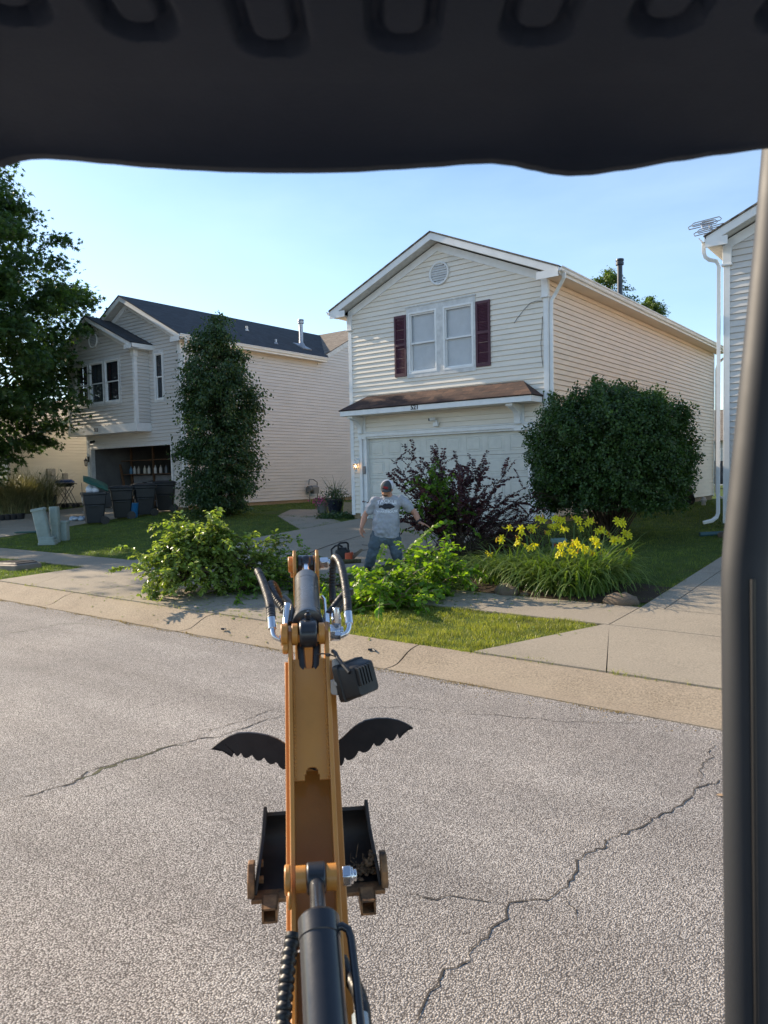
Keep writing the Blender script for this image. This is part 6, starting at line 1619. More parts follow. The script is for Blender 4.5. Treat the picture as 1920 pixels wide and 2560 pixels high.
for k, (px, py) in enumerate(fl_px):
    best = min(range(len(lil)), key=lambda j: abs(lil_c[j][0]-px)+ (0 if (py > 1350) == (lil_c[j][1] > 1455) else 40))
    t, g, sc_ = lil[best]; dep = (g-Vector((0, 0, EYE))).dot(Vector(CF.tolist()))+random.uniform(-.15, .2)
    p = P(px, py, dep); sc_.append((g+Vector((random.gauss(0, .05), random.gauss(0, .05), 0)), p))
    o = bpy.data.objects.new('flower', FL); COL.objects.link(o); o.parent = t; o.location = p-g
    tilt = Vector((random.gauss(0, .5)-CF[0]*.75, random.gauss(0, .5)-CF[1]*.75, random.uniform(.35, 1.0))).normalized(); o.rotation_euler = tilt.to_track_quat('Z', 'Y').to_euler(); s = random.uniform(.75, 1.0); o.scale = (s, s, s)
    for q in range(random.choice((1, 2, 2))):
        b = bpy.data.objects.new('bud' if random.random() < .6 else 'spent_bloom', BD if random.random() < .6 else SPM); COL.objects.link(b); b.parent = t
        b.location = p-g+Vector((random.gauss(0, .035), random.gauss(0, .035), random.uniform(-.03, .05))); b.rotation_euler = (random.gauss(0, .6), random.gauss(0, .6), 0)
for t, g, sc_ in lil:
    if sc_:
        lines = []
        for a, b in sc_:
            m_ = a.lerp(b, .55)+Vector((0, 0, .06)); lines.append([a, a.lerp(m_, .5), m_, m_.lerp(b, .6), b])
        twigs_mesh('scapes', lines, .0045, .0028, M_blade_lily, t)
# ---- ornamental grass at the far left
for i, (px, py, h_, lab) in enumerate([(8, 1290, 1.5, 'tall pale ornamental grass at the extreme left beside the far driveway'), (50, 1286, 1.55, 'middle tuft of tall pale ornamental grass in front of the low house'), (98, 1280, 1.45, 'tall pale ornamental grass tuft next to the grey pots'), (-35, 1292, 1.5, 'pale ornamental grass tuft cut by the left edge')]):
    g = G(px, py); g.z = ground_z(g.x, g.y); r = np.random.default_rng(800+i)
    t = thing('ornamental_grass', lab, 'plant', g, group='ornamental grasses before the low house'); v, f = blades(900, r, 1.75, .22, .022, .62, 7, .1)
    mesh_np('leaves', v+np.array(g), 4, f, M_reed, t)

# ---- lawns: blades where the camera can make them out
def lawn_patch(name, label, poly_test, x0, x1, y0, y1, dens, h, w, mat, seed, patch=None):
    r = np.random.default_rng(seed); n = int((x1-x0)*(y1-y0)*dens); x = r.uniform(x0, x1, n); y = r.uniform(y0, y1, n); k = poly_test(x, y); x, y = x[k], y[k]; n = len(x)
    clump = .65+.35*np.sin(x*7.1+np.sin(y*5.3)*2)*np.sin(y*8.7+x*2.2); hh = h*r.uniform(.5, 1.25, n)*clump
    if patch is not None: kk = r.random(n) < patch(x, y); x, y, hh = x[kk], y[kk], hh[kk]; n = len(x)
    z = np.array([ground_z(a, b) for a, b in zip(x, y)]); a = r.random(n)*2*np.pi; ln = r.uniform(.1, .9, n)*hh
    b0 = np.stack([x, y, z-.004], 1); sd = np.stack([np.cos(a), np.sin(a), np.zeros(n)], 1)*(w*r.uniform(.6, 1.3, n))[:, None]/2; la = r.random(n)*2*np.pi
    mid = b0+np.stack([np.cos(la)*ln*.35, np.sin(la)*ln*.35, hh*.6], 1); tip = b0+np.stack([np.cos(la)*ln, np.sin(la)*ln, hh], 1)
    V_ = np.stack([b0-sd, b0+sd, mid+sd*.8, mid-sd*.8, tip], 1).reshape(-1, 3); k = np.arange(n)*5
    F_ = np.stack([np.stack([k, k+1, k+2], 1), np.stack([k, k+2, k+3], 1), np.stack([k+3, k+2, k+4], 1)], 1).reshape(-1)
    o = mesh_np(name, V_, 3, F_, mat); tag(o, label, 'grass', kind='stuff'); return o
def verge(x, y):
    e1 = DRR[0]-(.72)*(SW0-y)/(SW0-6.24)           # flare edge of the right driveway
    e0 = DR521[1]+1.65*(SW0-y)/(SW0-6.24)
    return (x < e1-.01) & (x > e0) & (y < SW0+.0)
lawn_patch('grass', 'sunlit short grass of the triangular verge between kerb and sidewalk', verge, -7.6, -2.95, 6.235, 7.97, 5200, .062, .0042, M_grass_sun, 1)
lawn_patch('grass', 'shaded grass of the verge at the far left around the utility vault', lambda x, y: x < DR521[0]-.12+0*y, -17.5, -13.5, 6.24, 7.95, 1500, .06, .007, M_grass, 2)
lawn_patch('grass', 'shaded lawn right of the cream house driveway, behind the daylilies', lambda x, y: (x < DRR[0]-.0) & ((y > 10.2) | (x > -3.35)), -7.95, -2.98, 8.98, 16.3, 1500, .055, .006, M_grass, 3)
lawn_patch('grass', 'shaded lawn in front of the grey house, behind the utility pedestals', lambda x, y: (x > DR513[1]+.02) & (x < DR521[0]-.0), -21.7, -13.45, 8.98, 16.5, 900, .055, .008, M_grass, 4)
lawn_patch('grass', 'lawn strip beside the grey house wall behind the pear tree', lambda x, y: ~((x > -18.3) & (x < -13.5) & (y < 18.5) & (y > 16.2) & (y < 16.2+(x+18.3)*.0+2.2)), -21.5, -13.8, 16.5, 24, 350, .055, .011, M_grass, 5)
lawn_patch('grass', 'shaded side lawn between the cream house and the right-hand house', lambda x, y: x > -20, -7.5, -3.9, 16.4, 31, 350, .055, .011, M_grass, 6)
# dry thatch along the kerb edge and creeping weeds in its joints
def fringe(x, y): return np.abs(y-5.64-.02*np.sin(x*9)) < .05*(.5+.5*np.sin(x*3.3+1)*np.sin(x*1.7))
M_thatch = leaf_mat('dry_thatch', (.20, .13, .05), (.36, .27, .12), .2)
lawn_patch('dry_grass', 'dry brown thatch lying along the gutter edge of the kerb', fringe, -20, -2.0, 5.5, 5.74, 5200, .022, .005, M_thatch, 7)

# leaf litter shaken off the heaps
r = np.random.default_rng(77); n = 900
cx = np.concatenate([r.normal(-8.4, 1.3, n//2), r.normal(-6.3, 1.1, n//2)]); cy = np.concatenate([r.normal(6.9, .8, n//2), r.normal(8.0, .9, n//2)])
k = (cy > 5.8) & (cx > -13.3); cx, cy = cx[k], cy[k]
def kz(x, y):
    if y < 6.24: return .003+.122*sstep(5.8, 6.2, y)+.004
    return ground_z(x, y)+.027
zz = np.array([kz(a, b) for a, b in zip(cx, cy)])
o = leaves('leaf_litter', np.stack([cx, cy, zz], 1), norm(np.stack([r.normal(size=len(cx)), r.normal(size=len(cx)), r.normal(size=len(cx))*.12], 1)), M_leaf_pile, .045, None, 'ovate', nrm=np.tile(np.array([0, 0, 1.]), (len(cx), 1)), r=r)
tag(o, 'loose leaves and bits scattered on the concrete around the cut heaps', 'leaf litter', kind='stuff')
# small stones and grit along the gutter line
n = 1600; gx_ = r.uniform(-13, -.5, n); gy_ = 5.60-np.abs(r.normal(0, .11, n)); vs = []; mb = MB()
for a, b in zip(gx_[:700], gy_[:700]):
    s = r.uniform(.002, .006); mb.sphere((a, b, -.010+s*.4+.010*max(0, min(1, (b-5.55)/.15))), (s, s*.8, s*.6), 5, 3)
o = mb.build('grit', M_thatch, None, smooth=0); tag(o, 'fine brown grit washed along the gutter edge', 'grit', kind='stuff')

# weeds and grass creeping over slab edges and along joints
def creep(x, y):
    e = .03+.05*np.abs(np.sin(x*5.1)*np.sin(x*2.3+1))
    a = (np.abs(y-SW0) < e) & (x > -6.3) & (x < DRR[0]-.1); b = (np.abs(x-(DRR[0]+.0)) < .05*np.abs(np.sin(y*4))) & (y > 9); c = (np.abs(x-DR521[0]) < .06*np.abs(np.sin(y*3.3))) & (y > 9)
    d = (np.abs(y-6.25) < .02+.05*np.abs(np.sin(x*3.7))**3) & (x > -13) ; f = (np.abs(y-SW1) < .07*np.abs(np.sin(x*2.9))) & ((x > -7.9) & (x < -3) | (x < DR521[0]))
    return a | b | c | d | f
lawn_patch('weeds', 'weeds and grass creeping over the slab edges and along the kerb joint', creep, -17.5, -1.0, 6.2, 16, 1500, .055, .006, M_grass_sun, 12)
# ------------------------------------------------------------------ things on the ground
def gp(px, py): g = G(px, py); g.z = ground_z(g.x, g.y); return g
M_bin1 = plain('charcoal_bin_plastic', (.018, .021, .026), .45, var=.15, vscale=4); M_bin2 = plain('black_bin_plastic', (.007, .009, .012), .45, var=.15, vscale=4)
M_greenlid = plain('dark_green_lid', (.008, .085, .05), .45, var=.12); M_print = plain('white_print', (.62, .64, .64), .6)
M_bag = plain('white_bag_plastic', (.62, .65, .70), .4, var=.12, vscale=10, bstr=.5, bscale=14)
def bin_(label, px, py, rz, mat, lidmat, openlid=False, logo='oval', h=1.02, group='wheeled bins lined up by the open garage'):
    g = gp(px, py); t = thing('wheeled_bin', label, 'bin', g, rz, group)
    # body built around the world position with its front facing local -y (towards the street)
    R = Matrix.Rotation(rz, 4, 'Z')
    mb = MB(); rings = []
    for z, w, d0, d1 in ((.06, .24, -.24, .22), (.10, .245, -.25, .24), (.62, .285, -.30, .30), (.63, .30, -.315, .31), (.92, .315, -.335, .335), (.93, .335, -.36, .35), (h-.02, .335, -.36, .35), (h-.02, .30, -.32, .32), (.5, .27, -.28, .28)):
        rings.append([Vector((sx*(w-.03 if k in (0, 1) else w), (d0 if sy < 0 else d1)+(.0 if k in (0, 1) else (.03 if sy < 0 else -.03)), z)) for sx, sy, k in ((-1, -1, 2), (-1, -1, 0), (1, -1, 0), (1, -1, 2), (1, 1, 2), (1, 1, 0), (-1, 1, 0), (-1, 1, 2))])
    mb.rings(rings, True, True)
    mb.box((-.12, -.335, .60), (.12, -.30, .63)); mb.box((-.335, -.2, .56), (-.29, .1, .60)); mb.box((.29, -.2, .56), (.335, .1, .60))
    def put(m_, name, mat_, par, **k):
        m_.v = [tuple(Vector(v)+g) for v in m_.v]; return m_.build(name, mat_, par, **k)
    put(mb, 'body', mat, t, smooth=25, bevel=.010)
    lm = MB()
    if openlid:
        M_ = Matrix.Translation((0, .34, h))@Matrix.Rotation(math.radians(-24), 4, 'X')@Matrix.Rotation(math.radians(16), 4, 'Y')@Matrix.Translation((-.04, -.34, .10))
    else: M_ = Matrix.Translation((0, 0, h-.02))
    rr_ = []
    for z, s in ((0, 1.05), (.03, 1.07), (.045, 1.0), (.085, .72), (.095, .5)):
        rr_.append([M_@Vector((x*s, y*s, z)) for x, y in ((-.335, -.30), (-.28, -.375), (.28, -.375), (.335, -.30), (.335, .33), (.29, .36), (-.29, .36), (-.335, .33))])
    lm.rings(rr_); put(lm, 'lid', lidmat, t, smooth=30, bevel=.006)
    for sx in (-1, 1):
        w = MB(); w.cyl((sx*.23, .27, .13), (sx*.30, .27, .13), .13, n=20); w.cyl((sx*.295, .27, .13), (sx*.315, .27, .13), .05, n=12); put(w, 'wheel', M_rubber, t)
    b = MB(); b.cyl((-.16, -.325, .40), (.16, -.325, .40), .010, n=8); b.box((-.17, -.33, .39), (-.10, -.30, .41)); put(b, 'lift_bar', M_grey_metal, t)
    hd = MB(); hd.tube([(-.25, .36, .94), (-.25, .42, .97), (.25, .42, .97), (.25, .36, .94)], .012, 8); put(hd, 'handle', mat, t)
    F_ = Matrix.Translation(g)@Matrix(((1, 0, 0, .05), (0, 0, -1, -.3405), (0, 1, 0, .80), (0, 0, 0, 1)))
    if logo == 'oval':
        lg = MB(); n = 28
        def ov(rx, ry, z): return [F_@Vector((rx*math.cos(2*math.pi*k/n), ry*math.sin(2*math.pi*k/n), z)) for k in range(n)]
        lg.rings([ov(.125, .066, .0), ov(.125, .066, .004), ov(.086, .036, .004), ov(.086, .036, .0)], False, False)
        lg.build('emblem', M_print, t, smooth=0)
        text_mesh('lettering', "RAY'S", M_print, t, F_@Matrix.Translation((0, -.002, .001)), .055, .002, True)
        text_mesh('lettering', '539-2024', M_print, t, F_@Matrix.Translation((0, -.092, .001)), .04, .002, True)
    elif logo == 'way':
        lg = MB(); lg.rings([[F_@Vector((.026*math.cos(k*math.pi/10), .05+.026*math.sin(k*math.pi/10), z)) for k in range(20)] for z in (0, .004)]); lg.build('emblem', M_print, t, smooth=0)
        text_mesh('lettering', 'BEST WAY', M_print, t, F_@Matrix.Translation((0, -.005, .001)), .052, .002, True)
        text_mesh('lettering', 'DISPOSAL', M_print, t, F_@Matrix.Translation((0, -.045, .001)), .026, .002)
    if openlid:
        bg_ = MB(); r = random.Random(5)
        for (x, y, z, s) in ((-.14, -.05, h+.07, .17), (.02, -.1, h+.05, .15), (-.20, .1, h+.18, .14), (-.08, .12, h+.16, .15), (.14, .05, h+.04, .12)): bg_.sphere((x, y, z), (s, s*.9, s*.85), 14, 9)
        b_o = put(bg_, 'rubbish_bag', M_bag, t, smooth=80); dm = b_o.modifiers.new('d', 'DISPLACE'); tx = bpy.data.textures.new('crumple', 'CLOUDS'); tx.noise_scale = .07; dm.texture = tx; dm.strength = .05
        st = MB(); st.tube([(-.26, -.30, h-.02), (-.33, -.30, h+.28)], .008, 6); put(st, 'stick', M_black, t)
    return t
bin_('charcoal wheeled bin overflowing with white bags under a propped green lid', 237, 1311, math.radians(-24), M_bin1, M_greenlid, True)
bin_('black wheeled bin with a small round white emblem, second from the driveway end', 306, 1298, math.radians(-30), M_bin2, M_bin2, False, 'way')
bin_('dark bin with a white oval emblem, third in the line towards the garage', 362, 1290, math.radians(-26), M_bin1, M_bin2)
bin_('plain black bin nearest the grey house corner post', 415, 1280, math.radians(-40), M_bin2, M_bin2, False, None)
# barbecue on folding cart
def bbq():
    g = gp(165, 1270); t = thing('barbecue', 'blue portable barbecue on a black folding cart beside the grey pots', 'barbecue', g); X = Vector((CR[0], CR[1], 0)).normalized(); Y = Vector((-X.y, X.x, 0)); Z = Vector((0, 0, 1))
    def q(x, y, z): return g+X*x+Y*y+Z*z
    def caps(z0, s, up):
        rings = []
        for k in range(8):
            a = k/7*math.pi/2; rr = math.cos(a); hz = math.sin(a)*.14*up
            ring = []
            for i in range(28):
                b = 2*math.pi*i/28; cx = math.copysign(abs(math.cos(b))**.55, math.cos(b)); cy = math.copysign(abs(math.sin(b))**.7, math.sin(b))
                ring.append(q(cx*.38*(.55+.45*rr)*s, cy*.20*max(.02, rr)*s, z0+hz))
            rings.append(ring)
        return rings
    mb = MB(); mb.rings(caps(1.04, 1.02, 1)); mb.build('lid', plain('blue_enamel', (.012, .05, .20), .25, coat=.5), t, smooth=60)
    mb = MB(); mb.rings(caps(1.03, 1.0, -1)[::-1]); mb.build('firebox', M_black, t, smooth=60)
    for y in (-.16, .16):
        f = MB(); f.tube([q(-.28, y, .88), q(.18, y, .08)], .012, 8); f.tube([q(.30, y, .88), q(-.20, y, .12)], .012, 8); f.tube([q(-.28, y, .88), q(.30, y, .88)], .012, 8); f.build('cart_frame', M_black, t)
        f = MB(); f.tube([q(.10, y, .78), q(.42, y, .10)], .012, 8); f.build('cart_frame', M_black, t)
    for x in (-.02, .42):
        w = MB(); w.cyl(q(x, -.22, .09), q(x, -.17, .09), .085, n=18); w.build('wheel', M_rubber, t)
        w = MB(); w.cyl(q(x, .17, .09), q(x, .22, .09), .085, n=18); w.build('wheel', M_rubber, t)
    w = MB(); w.tube([q(.38, 0, 1.0), q(.5, 0, .98)], .014, 8); w.tube([q(-.02, 0, .86), q(.02, 0, .6), q(.0, 0, .45)], .006, 6); w.build('side_handle', M_black, t)
bbq()
M_potg = plain('dark_grey_pot', (.05, .056, .068), .5, var=.1); M_pots = plain('grey_green_pot', (.16, .18, .17), .6, var=.12); M_potn = plain('navy_glazed_pot', (.012, .016, .03), .25, coat=.4)
def pot(name, label, px, py, r0, r1, h, mat, cat='pot', group=None):
    g = gp(px, py); t = thing(name, label, cat, g, group=group); mb = MB(); mb.lathe(g, [(.001, 0), (r0, 0), (r1*.97, h*.93), (r1*1.04, h*.94), (r1*1.04, h), (r1*.92, h), (r1*.88, h*.9), (.001, h*.88)], 32); mb.build('pot_body', mat, t, smooth=35)
    s = MB(); s.lathe(g, [(.001, h*.86), (r1*.87, h*.885), (r1*.5, h*.9), (.001, h*.91)], 20); s.build('soil', M_soil, t); return t, g
pot('plant_pot', 'tall empty dark grey planter left of the barbecue', 128, 1276, .19, .245, .62, M_potg)
pot('plant_pot', 'low wide grey bowl at the foot of the ornamental grass', 80, 1280, .18, .25, .28, M_potg)
pot('plant_pot', 'dark low pot behind the barbecue cart', 192, 1262, .2, .26, .42, M_potg)
def black_trough():
    g = gp(25, 1302); t = thing('edging_pots', 'row of small black nursery pots along the edge under the ornamental grass', 'pots', g)
    for k in range(5):
        q = gp(-8+k*15, 1303-k*1.0); mb = MB(); mb.lathe(q, [(.001, 0), (.11, 0), (.15, .2), (.16, .2), (.16, .22), (.13, .2), (.001, .19)], 18); mb.build('nursery_pot', M_bin2, t, smooth=35)
black_trough()
# flowers
t, g = pot('flower_pot', 'grey pot overflowing with pink petunias at the path corner', 806, 1283, .15, .19, .40, M_pots, 'flower pot'); r = np.random.default_rng(5)
n = 260; p = np.stack([g.x+r.normal(0, .16, n), g.y+r.normal(0, .14, n), g.z+.42+r.normal(0, .06, n)], 1); p[:, 2] -= np.abs(p[:, 0]-g.x)*.25; leaves('pink_flowers', p, norm(r.normal(size=(n, 3))+np.array([0, -.5, .4])), leaf_mat('pink_petal', (.50, .06, .26), (.70, .16, .45), .3, tcol=(1.2, .8, 1)), .055, t, 'star', width=1.3)
p = np.stack([g.x+r.normal(0, .15, n), g.y+r.normal(0, .13, n), g.z+.37+r.normal(0, .05, n)], 1); leaves('foliage', p, norm(r.normal(size=(n, 3))), M_leaf_vine, .06, t)
t, g = pot('flower_pot', 'navy pot with spiky grass and small white flowers beside the cream house corner', 838, 1292, .16, .27, .55, M_potn, 'flower pot')
v, f = blades(60, r, .75, .05, .012, .5, 6); mesh_np('spiky_leaves', v+np.array([g.x, g.y, g.z+.5]), 4, f, M_leaf_pear, t)
n = 700; p = np.stack([g.x+r.normal(0, .22, n), g.y+r.normal(0, .2, n), g.z+.62+r.normal(0, .12, n)], 1); leaves('foliage', p, norm(r.normal(size=(n, 3))), M_leaf_pear, .06, t)
n = 60; p = np.stack([g.x+.1+r.normal(0, .25, n), g.y+r.normal(0, .2, n), g.z+.72+r.normal(0, .12, n)], 1); leaves('white_flowers', p, norm(r.normal(size=(n, 3))), leaf_mat('white_petal', (.55, .48, .55), (.7, .65, .7), .3, tcol=(1, 1, 1)), .035, t, 'star', width=1.2)
g = gp(820, 1296); r = np.random.default_rng(8); t = thing('ground_plants', 'low green plants round the two flower pots at the path corner', 'plants', g)
n = 1500; c = gp(808, 1297); d = gp(874, 1296); k = r.random(n)[:, None]; p = np.array(c)*(1-k)+np.array(d)*k+np.stack([r.normal(0, .14, n), r.normal(0, .14, n), np.abs(r.normal(0, .07, n))], 1); leaves('foliage', p, norm(r.normal(size=(n, 3))+np.array([0, 0, .8])), M_leaf_pear, .06, t, 'ovate')
# leaning stone slab
g = gp(874, 1294); t = thing('stone_slab', 'square stepping stone leaning on the cream house foundation', 'slab', g); mb = MB(); X = Vector((1, 0, 0)); mb.box((-.22, -.03, 0), (.22, .03, .46), Matrix.Translation(g)@Matrix.Rotation(.25, 4, 'Z')@Matrix.Rotation(-.22, 4, 'X')); mb.build('slab_face', M_found_tan, t, smooth=0, bevel=.01)
# utility pedestals
M_ped = plain('pale_green_pedestal', (.26, .31, .27), .5, var=.12, vscale=5)
def rbox(mb, w, d, h, M_, r=.03, z0=0, taper=1.0):
    rings = []
    for z, s in ((z0, 1), (h-r*.6, taper), (h, taper*.9)):
        ring = []
        for sx, sy, a0 in ((1, 1, 0), (-1, 1, 90), (-1, -1, 180), (1, -1, 270)):
            for k in range(4):
                a = math.radians(a0+k*30); ring.append(M_@Vector(((sx*(w/2-r)+r*math.cos(a))*s, (sy*(d/2-r)+r*math.sin(a))*s, z)))
        rings.append(ring)
    mb.rings(rings)
g = gp(116, 1362); t = thing('utility_pedestal', 'tall pale green utility pedestal leaning left, on a ribbed base', 'pedestal', g, group='green utility pedestals on the lawn'); Rz = Matrix.Translation(g)@Matrix.Rotation(YAW+.15, 4, 'Z')
mb = MB(); rbox(mb, .30, .26, .88, Rz@Matrix.Rotation(-.17, 4, 'Y')@Matrix.Translation((.0, 0, .06)), .05); rbox(mb, .34, .30, .86, Rz@Matrix.Rotation(-.17, 4, 'Y')@Matrix.Translation((.0, 0, .10)), .05, z0=.79); mb.build('cabinet', M_ped, t, smooth=35)
mb = MB()
for k in range(3): rbox(mb, .42-.03*k, .36-.03*k, .075, Rz@Matrix.Translation((.05, -.02, k*.07))@Matrix.Rotation(.04*(k-1), 4, 'X'), .04)
mb.build('ribbed_base', M_ped, t, smooth=35)
g = gp(141, 1356); t = thing('utility_pedestal', 'narrow pale green utility pedestal standing behind the leaning one', 'pedestal', g, group='green utility pedestals on the lawn'); Rz = Matrix.Translation(g)@Matrix.Rotation(YAW, 4, 'Z')
mb = MB(); rbox(mb, .20, .18, .92, Rz@Matrix.Rotation(-.02, 4, 'Y'), .05); rbox(mb, .225, .20, .94, Rz@Matrix.Rotation(-.02, 4, 'Y'), .05, z0=.45); mb.build('cabinet', M_ped, t, smooth=35)
g = gp(160, 1352); t = thing('utility_pedestal', 'short square pale green utility pedestal, rightmost of the three on the lawn', 'pedestal', g, group='green utility pedestals on the lawn'); Rz = Matrix.Translation(g)@Matrix.Rotation(YAW, 4, 'Z')
mb = MB(); rbox(mb, .25, .22, .49, Rz, .03); rbox(mb, .27, .24, .53, Rz, .03, z0=.47); mb.build('cabinet', M_ped, t, smooth=35)
g = gp(1397, 1420); g = P(1397, 1400, 11.6); g.z = ground_z(g.x, g.y); t = thing('utility_box', 'short grey-green utility box with a red warning label among the daylilies', 'utility box', g); Rz = Matrix.Translation(g)@Matrix.Rotation(YAW-.1, 4, 'Z')
topz = P(1397, 1346, 11.6).z-g.z
mb = MB(); rbox(mb, .21, .20, topz-.03, Rz, .02); rbox(mb, .235, .225, topz, Rz, .02, z0=topz-.055); mb.build('cabinet', plain('blue_green_box', (.16, .26, .25), .5), t, smooth=35)
mb = MB(); mb.box((-.085, -.108, topz-.13), (.005, -.102, topz-.07), Rz); mb.build('warning_label', plain('red_label', (.38, .035, .02), .6), t, smooth=0)
# water-meter vault on the left verge
g = gp(35, 1420); t = thing('utility_vault', 'dark ribbed utility vault lid set in the left verge', 'vault', g); Rz = Matrix.Translation(g)@Matrix.Rotation(.03, 4, 'Z')
mb = MB(); rbox(mb, 1.15, .55, .10, Rz@Matrix.Translation((0, 0, .0))@Matrix.Rotation(-.04, 4, 'Y'), .04, z0=-.05); mb.build('frame', plain('vault_frame', (.22, .18, .14), .8), t, smooth=30)
mb = MB(); rbox(mb, 1.02, .45, .13, Rz@Matrix.Rotation(-.05, 4, 'Y'), .03, z0=.05)
for k in range(11): mb.box((-.45+k*.085, -.19, .13), (-.42+k*.085, .19, .142), Rz@Matrix.Rotation(-.05, 4, 'Y'))
mb.build('ribbed_lid', plain('vault_lid', (.055, .052, .05), .7), t, smooth=0)
# frame lying by the far driveway
g = gp(72, 1335); t = thing('metal_frame', 'low green metal frame lying on the lawn edge by the far driveway', 'frame', g); X = Vector((CR[0], CR[1], 0)).normalized(); Y = Vector((-X.y, X.x, 0)); q = lambda x, y, z: g+X*x+Y*y+Vector((0, 0, z))
mb = MB(); mb.tube([q(-.35, -.12, .05), q(.35, .1, .05), q(.3, .35, .05), q(-.42, .12, .05), q(-.35, -.12, .05)], .018, 6)
for k in range(5): x = -.3+k*.14; mb.tube([q(x, -.1+k*.045, .05), q(x-.05, .15+k*.045, .05)], .008, 5)
mb.build('bars', plain('teal_metal', (.04, .11, .09), .5), t)
# plastic bag and litter by the first bin
g = gp(192, 1303); t = thing('plastic_bag', 'crumpled pale blue plastic bag on the concrete beside the first bin', 'bag', g); mb = MB(); r_ = random.Random(3)
for k in range(7): mb.sphere(g+Vector((r_.gauss(0, .13), r_.gauss(0, .08), .06+r_.random()*.05)), (.13, .09, .06), 10, 7)
o = mb.build('crumpled_film', plain('blue_white_film', (.42, .50, .58), .35, bstr=.6, bscale=20), t, smooth=80); dm = o.modifiers.new('d', 'DISPLACE'); tx = bpy.data.textures.new('crumple2', 'CLOUDS'); tx.noise_scale = .05; dm.texture = tx; dm.strength = .07
# rocks
M_rock = concrete_mat('field_stone', (.24, .18, .13), (.13, .10, .07), scale=2)
for i, (px, py, s, lab) in enumerate([(1268, 1488, (.17, .13, .11), 'rounded brown stone at the left front of the daylily bed'), (1288, 1462, (.15, .12, .13), 'brown stone behind the front stone at the left of the bed'), (1555, 1512, (.22, .17, .11), 'flat brown boulder at the right end of the daylily bed'), (1815, 1345, (.16, .12, .09), 'dark stone at the foot of the right-hand downspout'), (1312, 1490, (.06, .05, .04), 'small round stone at the edge of the sidewalk by the bed')]):
    g = gp(px, py); mb = MB(); mb.sphere(g+Vector((0, 0, s[2]*.35)), s, 18, 12); o = mb.build('rock', M_rock, None, smooth=70); tag(o, lab, 'rock', 'garden stones')
    dm = o.modifiers.new('d', 'DISPLACE'); tx = bpy.data.textures.new('rk', 'CLOUDS'); tx.noise_scale = .12; dm.texture = tx; dm.strength = .09; dm.texture_coords = 'GLOBAL'
# splash drain by the right downspout
g = gp(1775, 1340); mb = MB(); X = Vector((CR[0], CR[1], 0)).normalized(); mb.tube([g-X*.2+Vector((0, 0, .03)), g+X*.5+Vector((0, 0, .05))], .05, 10); o = mb.build('drain_pipe', plain('teal_drain', (.03, .09, .10), .5), None); tag(o, 'teal drain pipe on the grass under the right-hand downspout', 'drain pipe')
# mulch bed under lilies
vs = []; 
mb = MB(); n = 40; ring = []
for k in range(n):
    a = 2*math.pi*k/n; x = -4.35+1.75*math.cos(a)*(1+.06*math.sin(3*a)); y = 9.75+.78*math.sin(a)*(1+.05*math.sin(5*a)); y = max(y, 8.985); ring.append((x, y, ground_z(x, y)+.012))
cx = (-4.35, 9.75, ground_z(-4.35, 9.75)+.05); mb.add(ring+[cx], [(k, (k+1) % n, n) for k in range(n)]); o = mb.build('flower_bed', M_soil, None, smooth=60); tag(o, kind='structure')
# dark green hose cart near the far end of the side wall, and a small white cleanout
g = gp(1690, 1262); t = thing('garden_cart', 'dark green garden cart against the tan side wall behind the big bush', 'cart', g); Rz = Matrix.Translation(g)@Matrix.Rotation(.7, 4, 'Z')
mb = MB(); rbox(mb, 1.1, .7, .62, Rz, .12, z0=.12, taper=.9); mb.build('tub', plain('dark_green_plastic', (.012, .03, .022), .5), t, smooth=40)
mb = MB(); mb.cyl(Rz@Vector((.3, -.42, .18)), Rz@Vector((.3, .42, .18)), .18, n=18); mb.build('wheels', M_rubber, t)
mb = MB(); mb.tube([Rz@Vector((-.5, -.3, .5)), Rz@Vector((-.75, -.28, .7)), Rz@Vector((-.75, .28, .7)), Rz@Vector((-.5, .3, .5))], .02, 8); mb.build('handle', M_greenlid, t)
g = gp(1759, 1263); mb = MB(); mb.lathe(g, [(.07, 0), (.07, .12), (.10, .13), (.10, .2), (.06, .22), (.06, .27), (.001, .28)], 14); o = mb.build('cleanout_cap', M_white2, None); tag(o, 'small white cleanout cap in the grass beside the tan side wall', 'pipe cap')
# parked vehicle sliver far behind in the gap
g = P(1800, 1200, 44); g.z = .6; t = thing('parked_car', 'dark vehicle glimpsed far behind between the right-hand houses', 'car', g); Rz = Matrix.Translation(g)@Matrix.Rotation(.1, 4, 'Z')
mb = MB(); mb.rings([[Rz@Vector((x, y*s, z)) for y in (-.95, .95)] + [Rz@Vector((x, .95*s, z+.001)), Rz@Vector((x, -.95*s, z+.001))] for x, z, s in ((-2, .5, 1), (-2, .5, 1))]) if False else None
rbox(mb, 4.4, 1.85, .95, Rz, .2, z0=.3); rbox(mb, 2.9, 1.6, 1.65, Rz@Matrix.Translation((-.2, 0, 0)), .3, z0=.95, taper=.82); mb.build('body', M_bin2, t, smooth=40)
for x in (-1.4, 1.4):
    for y in (-.92, .92): w = MB(); w.cyl(Rz@Vector((x, y-.1, .33)), Rz@Vector((x, y+.1, .33)), .33, n=20); w.build('wheel', M_rubber, t)
